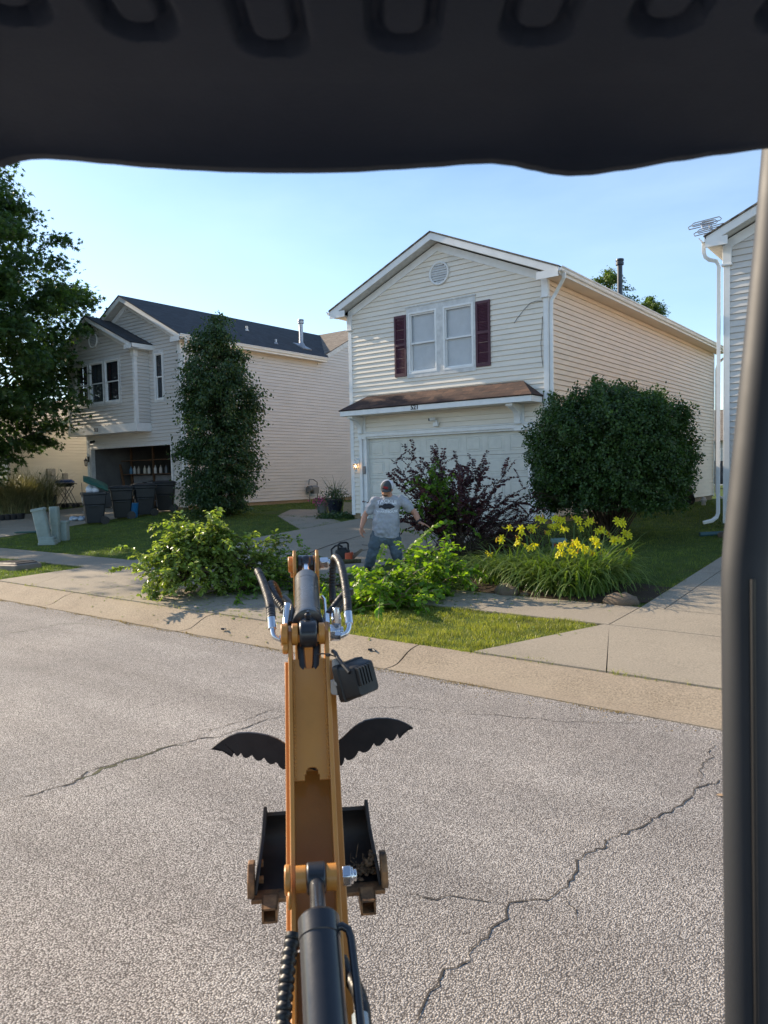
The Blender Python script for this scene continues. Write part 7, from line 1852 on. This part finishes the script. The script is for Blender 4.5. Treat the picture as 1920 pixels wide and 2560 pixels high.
# ---- in the 513 garage: bottles on the shelf, car rear, bicycle
shade = [(.10, .25, .42), (.62, .62, .6), (.45, .42, .38), (.6, .58, .5), (.12, .14, .16), (.55, .5, .46)]
pal = [plain('jug_tone_%d' % i, c, .5) for i, c in enumerate(shade)]; labs = ['blue', 'white', 'beige', 'cream', 'dark', 'tan']
spots = [(-26.85, 0), (-26.6, 1), (-26.32, 2), (-25.9, 3), (-25.62, 1), (-25.2, 1), (-24.85, 5), (-24.5, 4)]
ordn = ['at the left end', 'second from the left', 'third from the left', 'left of the middle', 'at the middle', 'right of the middle', 'second from the right', 'at the right end']
for i, (x, c) in enumerate(spots):
    b = V(x, 16.6+1.36, 2.095); mb = MB(); w = .075; mb.lathe(b, [(.001, 0), (w, .005), (w, .20), (w*.5, .26), (w*.3, .28), (w*.3, .32), (.001, .325)], 14, sx=1, sy=.7); o = mb.build('jug', pal[c], None, smooth=40); tag(o, '%s jug %s of the open garage shelf' % (labs[c], ordn[i]), 'jug', 'jugs on the garage shelf')
t = thing('parked_car', 'silver car with a red tail light parked inside the open garage of the grey house', 'car', (-23.7, 19.2, .78)); 
mb = MB(); sec = []
for y, zt, w in ((17.55, 1.35, .80), (17.62, 1.62, .86), (17.9, 1.78, .86), (18.6, 2.22, .66), (20.4, 2.25, .66), (21.4, 1.7, .84), (22.4, 1.5, .8)):
    sec.append([V(-23.6-w, y, 1.0), V(-23.6-w, y, min(zt, 1.65)), V(-23.6-w*.82, y, zt), V(-23.6+w*.82, y, zt), V(-23.6+w, y, min(zt, 1.65)), V(-23.6+w, y, 1.0)])
mb.rings(sec); mb.build('body', plain('silver_car_paint', (.12, .13, .15), .25, .6), t, smooth=35)
for s in (-1, 1): mb = MB(); mb.box((-23.6+s*.62-.2, 17.56, 1.42), (-23.6+s*.62+.2, 17.64, 1.56)); mb.build('tail_light', plain('red_lens', (.35, .01, .012), .2), t, smooth=0, bevel=.02)
for s in (-1, 1):
    for y in (18.1, 21.6): mb = MB(); mb.cyl((-23.6+s*.84, y, 1.08), (-23.6+s*.64, y, 1.08), .31, n=20); mb.build('wheel', M_rubber, t)
mb = MB(); mb.box((-24.2, 17.58, 1.62), (-23.0, 17.63, 1.66)); mb.build('trunk_trim', M_grey_metal, t, smooth=0)
t = thing('bicycle', 'dark bicycle leaning beside the car inside the open garage', 'bicycle', (-25.1, 17.5, .78)); cxy = lambda x, z: V(-25.1+x, 17.5+.05*x, .78+z)
for x in (-.52, .52): mb = MB(); mb.tube([cxy(x+.33*math.cos(a*math.pi/12), .34+.33*math.sin(a*math.pi/12)) for a in range(25)], .018, 6); mb.build('wheel', M_rubber, t)
mb = MB(); mb.tube([cxy(-.52, .34), cxy(-.15, .85), cxy(.38, .88), cxy(-.02, .32), cxy(-.15, .85)], .016, 6); mb.tube([cxy(-.52, .34), cxy(-.02, .32)], .012, 6); mb.tube([cxy(.52, .34), cxy(.36, .98)], .015, 6); mb.build('frame', M_black, t)
mb = MB(); mb.tube([cxy(.36, .98), cxy(.30, 1.04), cxy(.2, 1.05)], .014, 6); mb.tube([V(*cxy(.36, 1.0))+V(0, -.25, .02), V(*cxy(.36, 1.0)), V(*cxy(.36, 1.0))+V(0, .25, .02)], .012, 6); mb.build('handlebar', M_black, t)
mb = MB(); mb.lathe(cxy(-.17, .93), [(.001, 0), (.06, .01), (.07, .05), (.001, .06)], 12, sx=1.8); mb.build('saddle', M_black, t)
g = gp(295, 1303); 
t = thing('blue_tub', 'bright blue tub seen between the first two bins', 'tub', g+V(-.25, .7, 0)); mb = MB(); b = g+V(-.25, .7, .02); mb.lathe(b, [(.001, 0), (.15, 0), (.2, .5), (.21, .5), (.21, .53), (.001, .53)], 20); mb.build('tub_body', plain('blue_plastic', (.01, .16, .38), .4), t, smooth=35)

# ---- chainsaw with log on the driveway
def chainsaw():
    g = gp(857, 1402); t = thing('chainsaw', 'black and orange chainsaw standing on the driveway left of the man', 'chainsaw', g); X = Vector((CR[0], CR[1], 0)).normalized(); Y = Vector((-X.y, X.x, 0)); M_ = Matrix.Translation(g)@Matrix.Rotation(YAW-.25, 4, 'Z')
    mb = MB(); rbox(mb, .26, .19, .20, M_@Matrix.Translation((0, 0, .01)), .05); rbox(mb, .20, .17, .25, M_@Matrix.Translation((-.01, 0, .0)), .05, z0=.18, taper=.85); mb.build('engine_body', M_plastic, t, smooth=40)
    mb = MB(); rbox(mb, .12, .21, .15, M_@Matrix.Translation((.13, -.01, .01)), .03); mb.build('side_cover', plain('saw_orange', (.62, .09, .02), .45), t, smooth=40)
    mb = MB(); mb.tube([M_@Vector(q) for q in ((-.10, -.1, .05), (-.18, -.1, .12), (-.20, -.05, .22), (-.14, .0, .28), (-.05, .0, .29), (.0, -.0, .26))], .018, 8); mb.build('rear_handle', M_plastic, t, smooth=60)
    mb = MB(); mb.tube([M_@Vector(q) for q in ((-.05, -.10, .22), (-.05, -.11, .31), (-.02, -.08, .34), (.06, .05, .34), (.08, .10, .31), (.08, .10, .2))], .018, 8); mb.build('front_handle', M_plastic, t, smooth=60)
    mb = MB(); mb.prism([M_@Vector(q) for q in ((.14, .0, .06), (.34, .0, .22), (.385, .0, .225), (.39, .0, .195), (.20, .0, .02), (.15, .0, .02))], M_.to_3x3()@Vector((0, .012, 0))); mb.build('guide_bar', plain('bar_steel', (.30, .24, .18), .4, .7), t, smooth=0)
chainsaw()
g = gp(872, 1412); mb = MB(); X = Vector((CR[0], CR[1], 0)).normalized(); Y = Vector((-X.y, X.x, 0)); mb.cyl(g-X*.22+Vector((0, 0, .05)), g+X*.22+Y*.05+Vector((0, 0, .05)), .05, .045, 14); o = mb.build('cut_log', plain('mossy_bark', (.10, .09, .03), .9, var=.4, vscale=18, bstr=.6, bscale=30), None); tag(o, 'short mossy cut log lying just below the chainsaw', 'log')
g = gp(838, 1413); mb = MB(); mb.sphere(g+Vector((0, 0, .03)), (.07, .05, .035), 12, 8); mb.sphere(g+X*.11+Vector((0, 0, .03)), (.06, .04, .03), 12, 8); mb.cyl(g+Vector((0, 0, .03)), g+X*.11+Vector((0, 0, .03)), .03); o = mb.build('work_glove', plain('tan_leather', (.42, .22, .05), .8, bstr=.3), None); tag(o, 'tan work glove dropped beside the mossy log', 'glove')
# long fallen twigs on the driveway
for i, (pts, lab) in enumerate([([(760, 1392), (800, 1376), (850, 1358), (905, 1342)], 'long thin twig lying across the driveway above the chainsaw'), ([(885, 1388), (905, 1380), (930, 1378)], 'short dark twig on the concrete by the left boot of the man'), ([(1000, 1380), (960, 1372), (905, 1366)], 'dark twig lying behind the chainsaw')]):
    mb = MB(); mb.tube([gp(*q)+Vector((0, 0, .035)) for q in pts], [.007, .006, .005, .003][:len(pts)], 6); o = mb.build('twig', M_twig, None); tag(o, lab, 'twig')
for i, (px, py, lab) in enumerate([(560, 1578, 'dark leaf scrap on the kerb left of the boom'), (930, 1630, 'dark twig scrap on the kerb right of the work light')]):
    g = gp(px, py); mb = MB(); mb.tube([g+V(-.05, 0, .02+0), g+V(0, .02, .02), g+V(.05, -.01, .02)], [.012, .016, .006], 5); o = mb.build('leaf_scrap', M_bin2, None); tag(o, lab, 'leaf scrap')
g = gp(1790, 1985); mb = MB(); leaves_ = None
o = leaves('fallen_leaf', np.array([[g.x, g.y, -.006]]), np.array([[1, .3, .02]]), plain('dry_leaf', (.42, .28, .16), .8), .05, None, 'ovate', nrm=np.array([[0, 0, 1.]])); tag(o, 'single dry leaf lying on the asphalt by the post', 'leaf')
# ------------------------------------------------------------------ the man
DM = 12.62
def Q(px, py, dd=0.0): return P(px, py, DM+dd)
foot = G(962, 1424)
man = thing('person', 'man in grey printed T-shirt, jeans and trucker cap, looking down and holding out his hand', 'person', (foot.x, foot.y, ground_z(foot.x, foot.y)))
skin = plain('skin', (.50, .25, .16), .5, var=.10, vscale=12, bstr=.1, bscale=120); skin.node_tree.nodes['Principled BSDF'].inputs['Subsurface Weight'].default_value = .08
M_shirt = plain('heather_grey_jersey', (.38, .39, .42), .9, var=.10, vscale=14, bstr=.3, bscale=200)
M_jean = plain('faded_denim', (.12, .155, .18), .9, var=.30, vscale=6, c2=(.055, .075, .09), bstr=.35, bscale=160)
M_shoe = plain('dark_boot', (.02, .022, .028), .7)
Xm = Vector(CR.tolist()); Zm = Vector(CU.tolist()); Ym = Vector(CF.tolist())
def ell(mb, c, rx, ry, rz, rot=None, n=20, m_=12):
    B_ = Matrix(((Xm.x, Ym.x, Zm.x), (Xm.y, Ym.y, Zm.y), (Xm.z, Ym.z, Zm.z)))
    if rot is not None: B_ = B_@rot
    mb.sphere(c, (rx, ry, rz), n, m_, B_)
def limb(mb, pts, rs, n=16, flat=1.0):
    """smooth tapered limb with rounded ends"""
    P_ = [V(p) for p in pts]; out, ro = [], []
    for i in range(len(P_)-1):
        a = P_[max(i-1, 0)]; b = P_[i]; c = P_[i+1]; d = P_[min(i+2, len(P_)-1)]
        for k in range(6):
            t = k/6; out.append(.5*((2*b)+(-a+c)*t+(2*a-5*b+4*c-d)*t*t+(-a+3*b-3*c+d)*t**3)); ro.append(lerp(rs[i], rs[i+1], t*t*(3-2*t)))
    out.append(P_[-1]); ro.append(rs[-1]); mb.tube(out, ro, n); mb.sphere(P_[0], rs[0]*.98, n, 8); mb.sphere(P_[-1], rs[-1]*.98, n, 8)
def torso_loft(mb, secs, n=28):
    rings = []
    for c, rx, ry in secs:
        rings.append([c+Xm*(rx*math.copysign(abs(math.cos(a))**.85, math.cos(a)))+Ym*(ry*math.copysign(abs(math.sin(a))**.85, math.sin(a))) for a in [2*math.pi*k/n for k in range(n)]])
    mb.rings(rings)
def remesh(o, vox, smooth=2, disp=None):
    m_ = o.modifiers.new('remesh', 'REMESH'); m_.mode = 'VOXEL'; m_.voxel_size = vox; m_.use_smooth_shade = True
    s_ = o.modifiers.new('smooth', 'SMOOTH'); s_.factor = .6; s_.iterations = smooth
    if disp:
        tx = bpy.data.textures.new('folds', 'CLOUDS'); tx.noise_scale = disp[0]; tx.noise_depth = 1; d = o.modifiers.new('folds', 'DISPLACE'); d.texture = tx; d.strength = disp[1]; d.texture_coords = 'GLOBAL'; d.mid_level = .5
# key joints (image x, image y, metres in front/behind)
shL, shR = Q(939, 1251), Q(1002, 1249)          # shoulders
elL, wrL = Q(913, 1288, .02), Q(904, 1318, -.06)
elR, wrR = Q(1038, 1283, -.02), Q(1049, 1306, -.10)
hipL, hipR = Q(944, 1338), Q(984, 1338)
knL, anL = Q(932, 1380, -.08), Q(922, 1414, -.02)
knR, anR = Q(990, 1382, -.06), Q(996, 1412, 0)
neck = Q(974, 1244, -.02); head = Q(967, 1221, -.10)
def hand(mb, wrist, dirv, palmn, size=1.0, curl=.5, thumb_side=1, spreadf=.12):
    """palm, four unequal curled fingers and a thumb from the side of the palm"""
    d = dirv.normalized(); nrm_ = palmn.normalized(); s = d.cross(nrm_).normalized()*thumb_side
    L = .19*size; pc = wrist+d*L*.28
    for k in range(5):
        w = lerp(-.036, .036, k/4)*size; limb(mb, [wrist+d*.01+s*w*.6, wrist+d*L*.28+s*w*.95, wrist+d*L*.50+s*w], [.016*size, .0165*size, .0125*size], 10)
    for k, (fl, off) in enumerate(((.88, .033), (1.0, .011), (.93, -.011), (.72, -.031))):
        b = wrist+d*L*.50+s*off*size; f = L*.46*fl; dd = (d+s*off*spreadf*20).normalized(); pts = [b]; a = 0
        for j in range(3):
            a += curl*(.5+.35*j)*(1+.18*k); v = dd*math.cos(a)+nrm_*math.sin(a); b = b+v*f*(.42, .33, .25)[j]; pts.append(b)
        limb(mb, pts, [.0098*size, .0092*size, .0085*size, .0072*size], 10)
    tb = wrist+d*L*.16+s*.034*size; t1 = tb+(d*.55+s*.75+nrm_*.25).normalized()*L*.24; t2 = t1+(d*.9+s*.25+nrm_*.35).normalized()*L*.2
    limb(mb, [tb, t1, t2], [.0135*size, .0115*size, .0085*size], 10)
mb = MB()
# head: skull, jaw, neck; face turned down to the image left
Rh = Matrix.Rotation(math.radians(25), 3, 'X')@Matrix.Rotation(math.radians(8), 3, 'Y')
hl = lambda x, y, z: head + (Matrix(((Xm.x, Ym.x, Zm.x), (Xm.y, Ym.y, Zm.y), (Xm.z, Ym.z, Zm.z)))@Rh@Matrix.Rotation(math.radians(-16), 3, 'Z')@(Vector((x, y, z))*1.12))
HB = Matrix(((Xm.x, Ym.x, Zm.x), (Xm.y, Ym.y, Zm.y), (Xm.z, Ym.z, Zm.z)))@Rh@Matrix.Rotation(math.radians(-16), 3, 'Z')@Matrix.Scale(1.12, 3)
mb.sphere(hl(0, .01, .03), (.078, .098, .095), 24, 16, HB); mb.sphere(hl(0, -.025, -.05), (.062, .068, .072), 20, 12, HB); mb.sphere(hl(0, -.055, -.085), (.034, .032, .030), 14, 9, HB)
mb.sphere(hl(0, -.098, -.012), (.013, .020, .026), 12, 8, HB); mb.sphere(hl(0, -.104, -.030), (.017, .016, .012), 12, 8, HB)           # nose
mb.sphere(hl(0, -.085, -.060), (.026, .014, .007), 12, 6, HB); mb.sphere(hl(0, -.084, -.071), (.022, .013, .008), 12, 6, HB)           # lips
for s in (-1, 1):
    mb.sphere(hl(s*.031, -.083, .020), (.024, .014, .007), 12, 6, HB); mb.sphere(hl(s*.04, -.06, -.025), (.026, .03, .026), 12, 8, HB)   # brow, cheek
    mb.sphere(hl(s*.080, .012, -.010), (.011, .020, .032), 12, 8, HB); mb.sphere(hl(s*.031, -.081, .004), (.014, .012, .012), 12, 8, HB)    # ear, eyeball
limb(mb, [Q(977, 1252, .03), neck, hl(0, .03, -.05)], [.075, .066, .062], 18)
torso_loft(mb, [(Q(964, 1340), .15, .11), (Q(964, 1320), .155, .125), (Q(966, 1290), .165, .13), (Q(970, 1266), .16, .11), (Q(971, 1254), .12, .08), (Q(974, 1245), .06, .05)])
for a, e, w in ((shL, elL, wrL), (shR, elR, wrR)):
    mid = e.lerp(w, .35); limb(mb, [a, a.lerp(e, .5), e, mid, w], [.052, .055, .047, .050, .031])
hand(mb, wrL, (Q(903, 1338, -.10)-wrL), Ym*-.5+Xm*.8, 1.05, .42, -1)
hand(mb, wrR, (Q(1072, 1315, -.16)-wrR), Zm*-1+Ym*-.2, 1.08, .18, -1, .2)
limb(mb, [hipL, knL, anL], [.09, .06, .045]); limb(mb, [hipR, knR, anR], [.09, .06, .045])
body = mb.build('body', skin, man, smooth=60); remesh(body, .0055, 2)
# eyes / beard shadow as small separate pieces
hb = MB(); hb.sphere(hl(0, .018, .022), (.081, .098, .088), 22, 14, HB); hb.v = [v for v in hb.v]; 
hair = MB(); hair.sphere(hl(0, .035, .0), (.0805, .080, .075), 20, 12, HB); hair.build('hair', plain('dark_hair', (.035, .02, .012), .8), man, smooth=60)
bd_ = MB(); bd_.sphere(hl(0, -.050, -.080), (.046, .044, .034), 16, 9, HB); bd_.build('beard', plain('short_beard', (.13, .06, .035), .9, bstr=.6, bscale=300), man, smooth=60)
ey = MB()
for s in (-1, 1): ey.sphere(hl(s*.031, -.087, .004), (.010, .008, .007), 12, 8, HB)
ey.build('eyes', plain('eye_white', (.6, .58, .55), .3), man, smooth=60)
# T-shirt
sm_ = MB()
torso_loft(sm_, [(Q(966, 1345), .215, .165), (Q(965, 1330), .230, .185), (Q(965, 1305), .230, .190), (Q(966, 1280), .220, .175), (Q(970, 1262), .225, .150), (Q(971, 1251), .215, .12), (Q(973, 1243), .150, .09), (Q(974, 1238, -.0), .085, .075)])
for a, e in ((shL, elL), (shR, elR)):
    q = a.lerp(e, .62); limb(sm_, [a, a.lerp(q, .5), q], [.084, .086, .084], 18)
shirt = sm_.build('t_shirt', M_shirt, man, smooth=60); remesh(shirt, .010, 2, (.09, .045))
# jeans
jm_ = MB()
torso_loft(jm_, [(Q(964, 1362), .17, .12), (Q(964, 1350), .205, .145), (Q(964, 1338), .205, .15), (Q(964, 1328), .19, .14)])
limb(jm_, [hipL+Zm*.0, hipL.lerp(knL, .5), knL, knL.lerp(anL, .5), anL], [.118, .112, .094, .086, .082], 20)
limb(jm_, [hipR+Zm*.0, hipR.lerp(knR, .5), knR, knR.lerp(anR, .5), anR], [.118, .112, .094, .086, .082], 20)
jeans = jm_.build('jeans', M_jean, man, smooth=60); remesh(jeans, .010, 2, (.07, .035))
for a, s in ((anL, -1), (anR, 1)):
    b = MB(); gz_ = ground_z(a.x, a.y); c = V(a.x, a.y, gz_+.05); fd = (-Vector((CF[0], CF[1], 0))+Vector((CR[0], CR[1], 0))*s*.3).normalized(); sd = Vector((fd.y, -fd.x, 0))
    b.sphere(c+fd*.09, (.05, .05, .04), 14, 9); limb(b, [c-fd*.05+V(0, 0, .01), c+fd*.05, c+fd*.14-V(0, 0, .005)], [.05, .052, .042], 14); b.cyl(c-fd*.03, a, .052, .055, 16); o = b.build('boot', M_shoe, man, smooth=60); remesh(o, .01, 2)
# watch
w_ = MB(); dW = (wrR-elR).normalized(); w_.cyl(wrR-dW*.035, wrR-dW*.005, .040, .038, 20); w_.box((-.022, -.018, -.008), (.022, .018, .008), Matrix.Translation(wrR-dW*.02+Zm*.038)); w_.build('watch', M_black, man, smooth=30)
rg_ = MB(); hd_ = (Q(903, 1338, -.10)-wrL).normalized()
# cap: grey front panels, white mesh back, bill, button, red patch
cap = MB(); n = 28; 
def cap_pt(az, el, s=1.0): return hl(s*.094*math.cos(el)*math.sin(az), .012-s*.113*math.cos(el)*math.cos(az), .030+s*.095*math.sin(el))
M_capg = plain('charcoal_cap_cloth', (.055, .062, .068), .85, bstr=.2, bscale=260); M_capw = plain('white_mesh_cloth', (.70, .69, .73), .9, bstr=.6, bscale=420)
def cap_part(name, a0, a1, mat):
    mb = MB(); rings = []
    for i in range(13):
        az = lerp(a0, a1, i/12); rings.append([cap_pt(az, lerp(-.12, math.pi/2, j/10)) for j in range(11)])
    mb.rings(rings, False, False, close=False); o = mb.build(name, mat, man, smooth=60); so2 = o.modifiers.new('s', 'SOLIDIFY'); so2.thickness = .004; return o
capf = cap_part('cap_front', -1.05, 1.05, M_capg); cap_part('cap_mesh', 1.05, 2*math.pi-1.05, M_capw)
bl = MB(); rows = []
for i in range(15):
    az = lerp(-1.0, 1.0, i/14); inner = cap_pt(az, -.10, 1.0); k = math.cos(az/1.0*math.pi/2*.92)
    outer = inner+HB@Vector((math.sin(az)*.010, -.078*max(.05, k), -.012-.010*(az*az))); mid = inner.lerp(outer, .5)+HB@Vector((0, 0, .006*(1-az*az)))
    rows.append([inner, mid, outer])
bl.rings(rows, False, False, close=False); bo_ = bl.build('cap_bill', M_capg, man, smooth=60); so3 = bo_.modifiers.new('s', 'SOLIDIFY'); so3.thickness = .005
bt = MB(); bt.sphere(cap_pt(0, math.pi/2, 1.03), .008, 10, 6); bt.build('cap_button', M_capw, man)
def on_cap(az, el, s): return cap_pt(az, el, s)
M_red = plain('red_thread', (.55, .03, .03), .8); M_darkred = plain('dark_patch', (.05, .008, .01), .8)
def patch(name, a, e0, e1, s, mat):
    mb = MB(); rings = []
    for i in range(13): az = lerp(-a, a, i/12); rings.append([on_cap(az, lerp(e0, e1, j/5), s) for j in range(6)])
    mb.rings(rings, False, False, close=False); return mb.build(name, mat, capf, smooth=60)
patch('patch_border', .40, .02, .38, 1.03, M_red); patch('patch_field', .35, .06, .34, 1.036, M_darkred)
for k in range(5):     # illegible red lettering marks on the patch
    a = lerp(-.27, .22, k/4); mb = MB(); rings = []
    for i in range(3): az = lerp(a, a+.08, i/2); rings.append([on_cap(az, e, 1.042) for e in (.12, .20, .28)])
    mb.rings(rings, False, False, close=False); mb.build('patch_lettering', M_red, capf, smooth=0)
# shirt print, laid onto the cloth
from mathutils.bvhtree import BVHTree
dg = bpy.context.evaluated_depsgraph_get(); dg.update()
bv = BVHTree.FromObject(shirt, dg)
mo = root_loc(man)
def project(me):
    for v in me.vertices:
        w = v.co+mo; h_ = bv.ray_cast((w-Ym*1.0)-mo, Ym)
        if h_[0] is not None: v.co = h_[0]-Ym*(.004)
def print_text(body_, px, py, size, mat, arcf=0.0, sx=1.0, rot=0):
    c = Q(px, py, -.25); M_ = Matrix(((Xm.x, Zm.x, -Ym.x, c.x), (Xm.y, Zm.y, -Ym.y, c.y), (Xm.z, Zm.z, -Ym.z, c.z), (0, 0, 0, 1)))@Matrix.Rotation(rot, 4, 'Z')@Matrix.Scale(sx, 4, (1, 0, 0))
    o = text_mesh('lettering', body_, mat, man, M_, size, 0.0, True); me = o.data
    bm2 = bmesh.new(); bm2.from_mesh(me); bmesh.ops.subdivide_edges(bm2, edges=[e for e in bm2.edges if e.calc_length() > .012], cuts=2, use_grid_fill=False); bmesh.ops.triangulate(bm2, faces=bm2.faces); bm2.to_mesh(me); bm2.free()
    if arcf:
        for v in me.vertices:
            w = v.co+mo-c; x = w.dot(Xm); v.co = v.co-Zm*(arcf*x*x)
    project(me); o.parent = shirt; return o
M_ink = plain('white_ink', (.85, .86, .88), .7); M_inkd = plain('dark_ink', (.02, .022, .03), .7)
print_text('TACKLE', 967, 1253, .078, M_ink, .9, 1.2); print_text('WAREHOUSE', 968, 1280, .054, M_ink, -.5, 1.12, .03)
fish = MB(); fp = [(949, 1265), (947, 1261), (951, 1262.5), (956, 1263), (959, 1260), (964, 1258.5), (967, 1260.5), (970, 1258.5), (975, 1259), (980, 1261), (985, 1264), (988, 1267), (984, 1269.5), (978, 1271), (975, 1273), (972, 1271.5), (966, 1272), (963, 1274), (959, 1271.5), (954, 1268.5), (950, 1269.5), (947, 1270.5)]
up_ = fp[:12]; lo_ = fp[12:][::-1]
def samp2(pl, t):
    x = lerp(947, 988, t); 
    for a, b in zip(pl[:-1], pl[1:]):
        if min(a[0], b[0]) <= x <= max(a[0], b[0]) and a[0] != b[0]: return lerp(a[1], b[1], (x-a[0])/(b[0]-a[0]))
    return pl[-1][1] if t > .5 else pl[0][1]
rows = []
for k in range(33):
    t = k/32; a = samp2(sorted(up_), t); b = samp2(sorted(lo_+[(988, 1267.3)]), t); rows.append([Q(lerp(947, 988, t), lerp(a, b, j/5), -.25) for j in range(6)])
fish.rings(rows, False, False, close=False); fo = fish.build('fish_print', M_inkd, man, smooth=0); project(fo.data); fo.parent = shirt
for seg in ([(950, 1258), (953, 1260), (951, 1262)], [(980, 1258), (986, 1260), (984, 1262)], [(953, 1273), (960, 1275), (966, 1275.5), (974, 1275), (982, 1272.5), (987, 1270)]):
    mb = MB(); rows = []
    for i in range(len(seg)-1):
        for k in range(4): t = k/4; x = lerp(seg[i][0], seg[i+1][0], t); y = lerp(seg[i][1], seg[i+1][1], t); rows.append([Q(x, y-.55, -.25), Q(x, y+.55, -.25)])
    mb.rings(rows, False, False, close=False); o = mb.build('print_splash', M_ink, man, smooth=0); project(o.data); o.parent = shirt
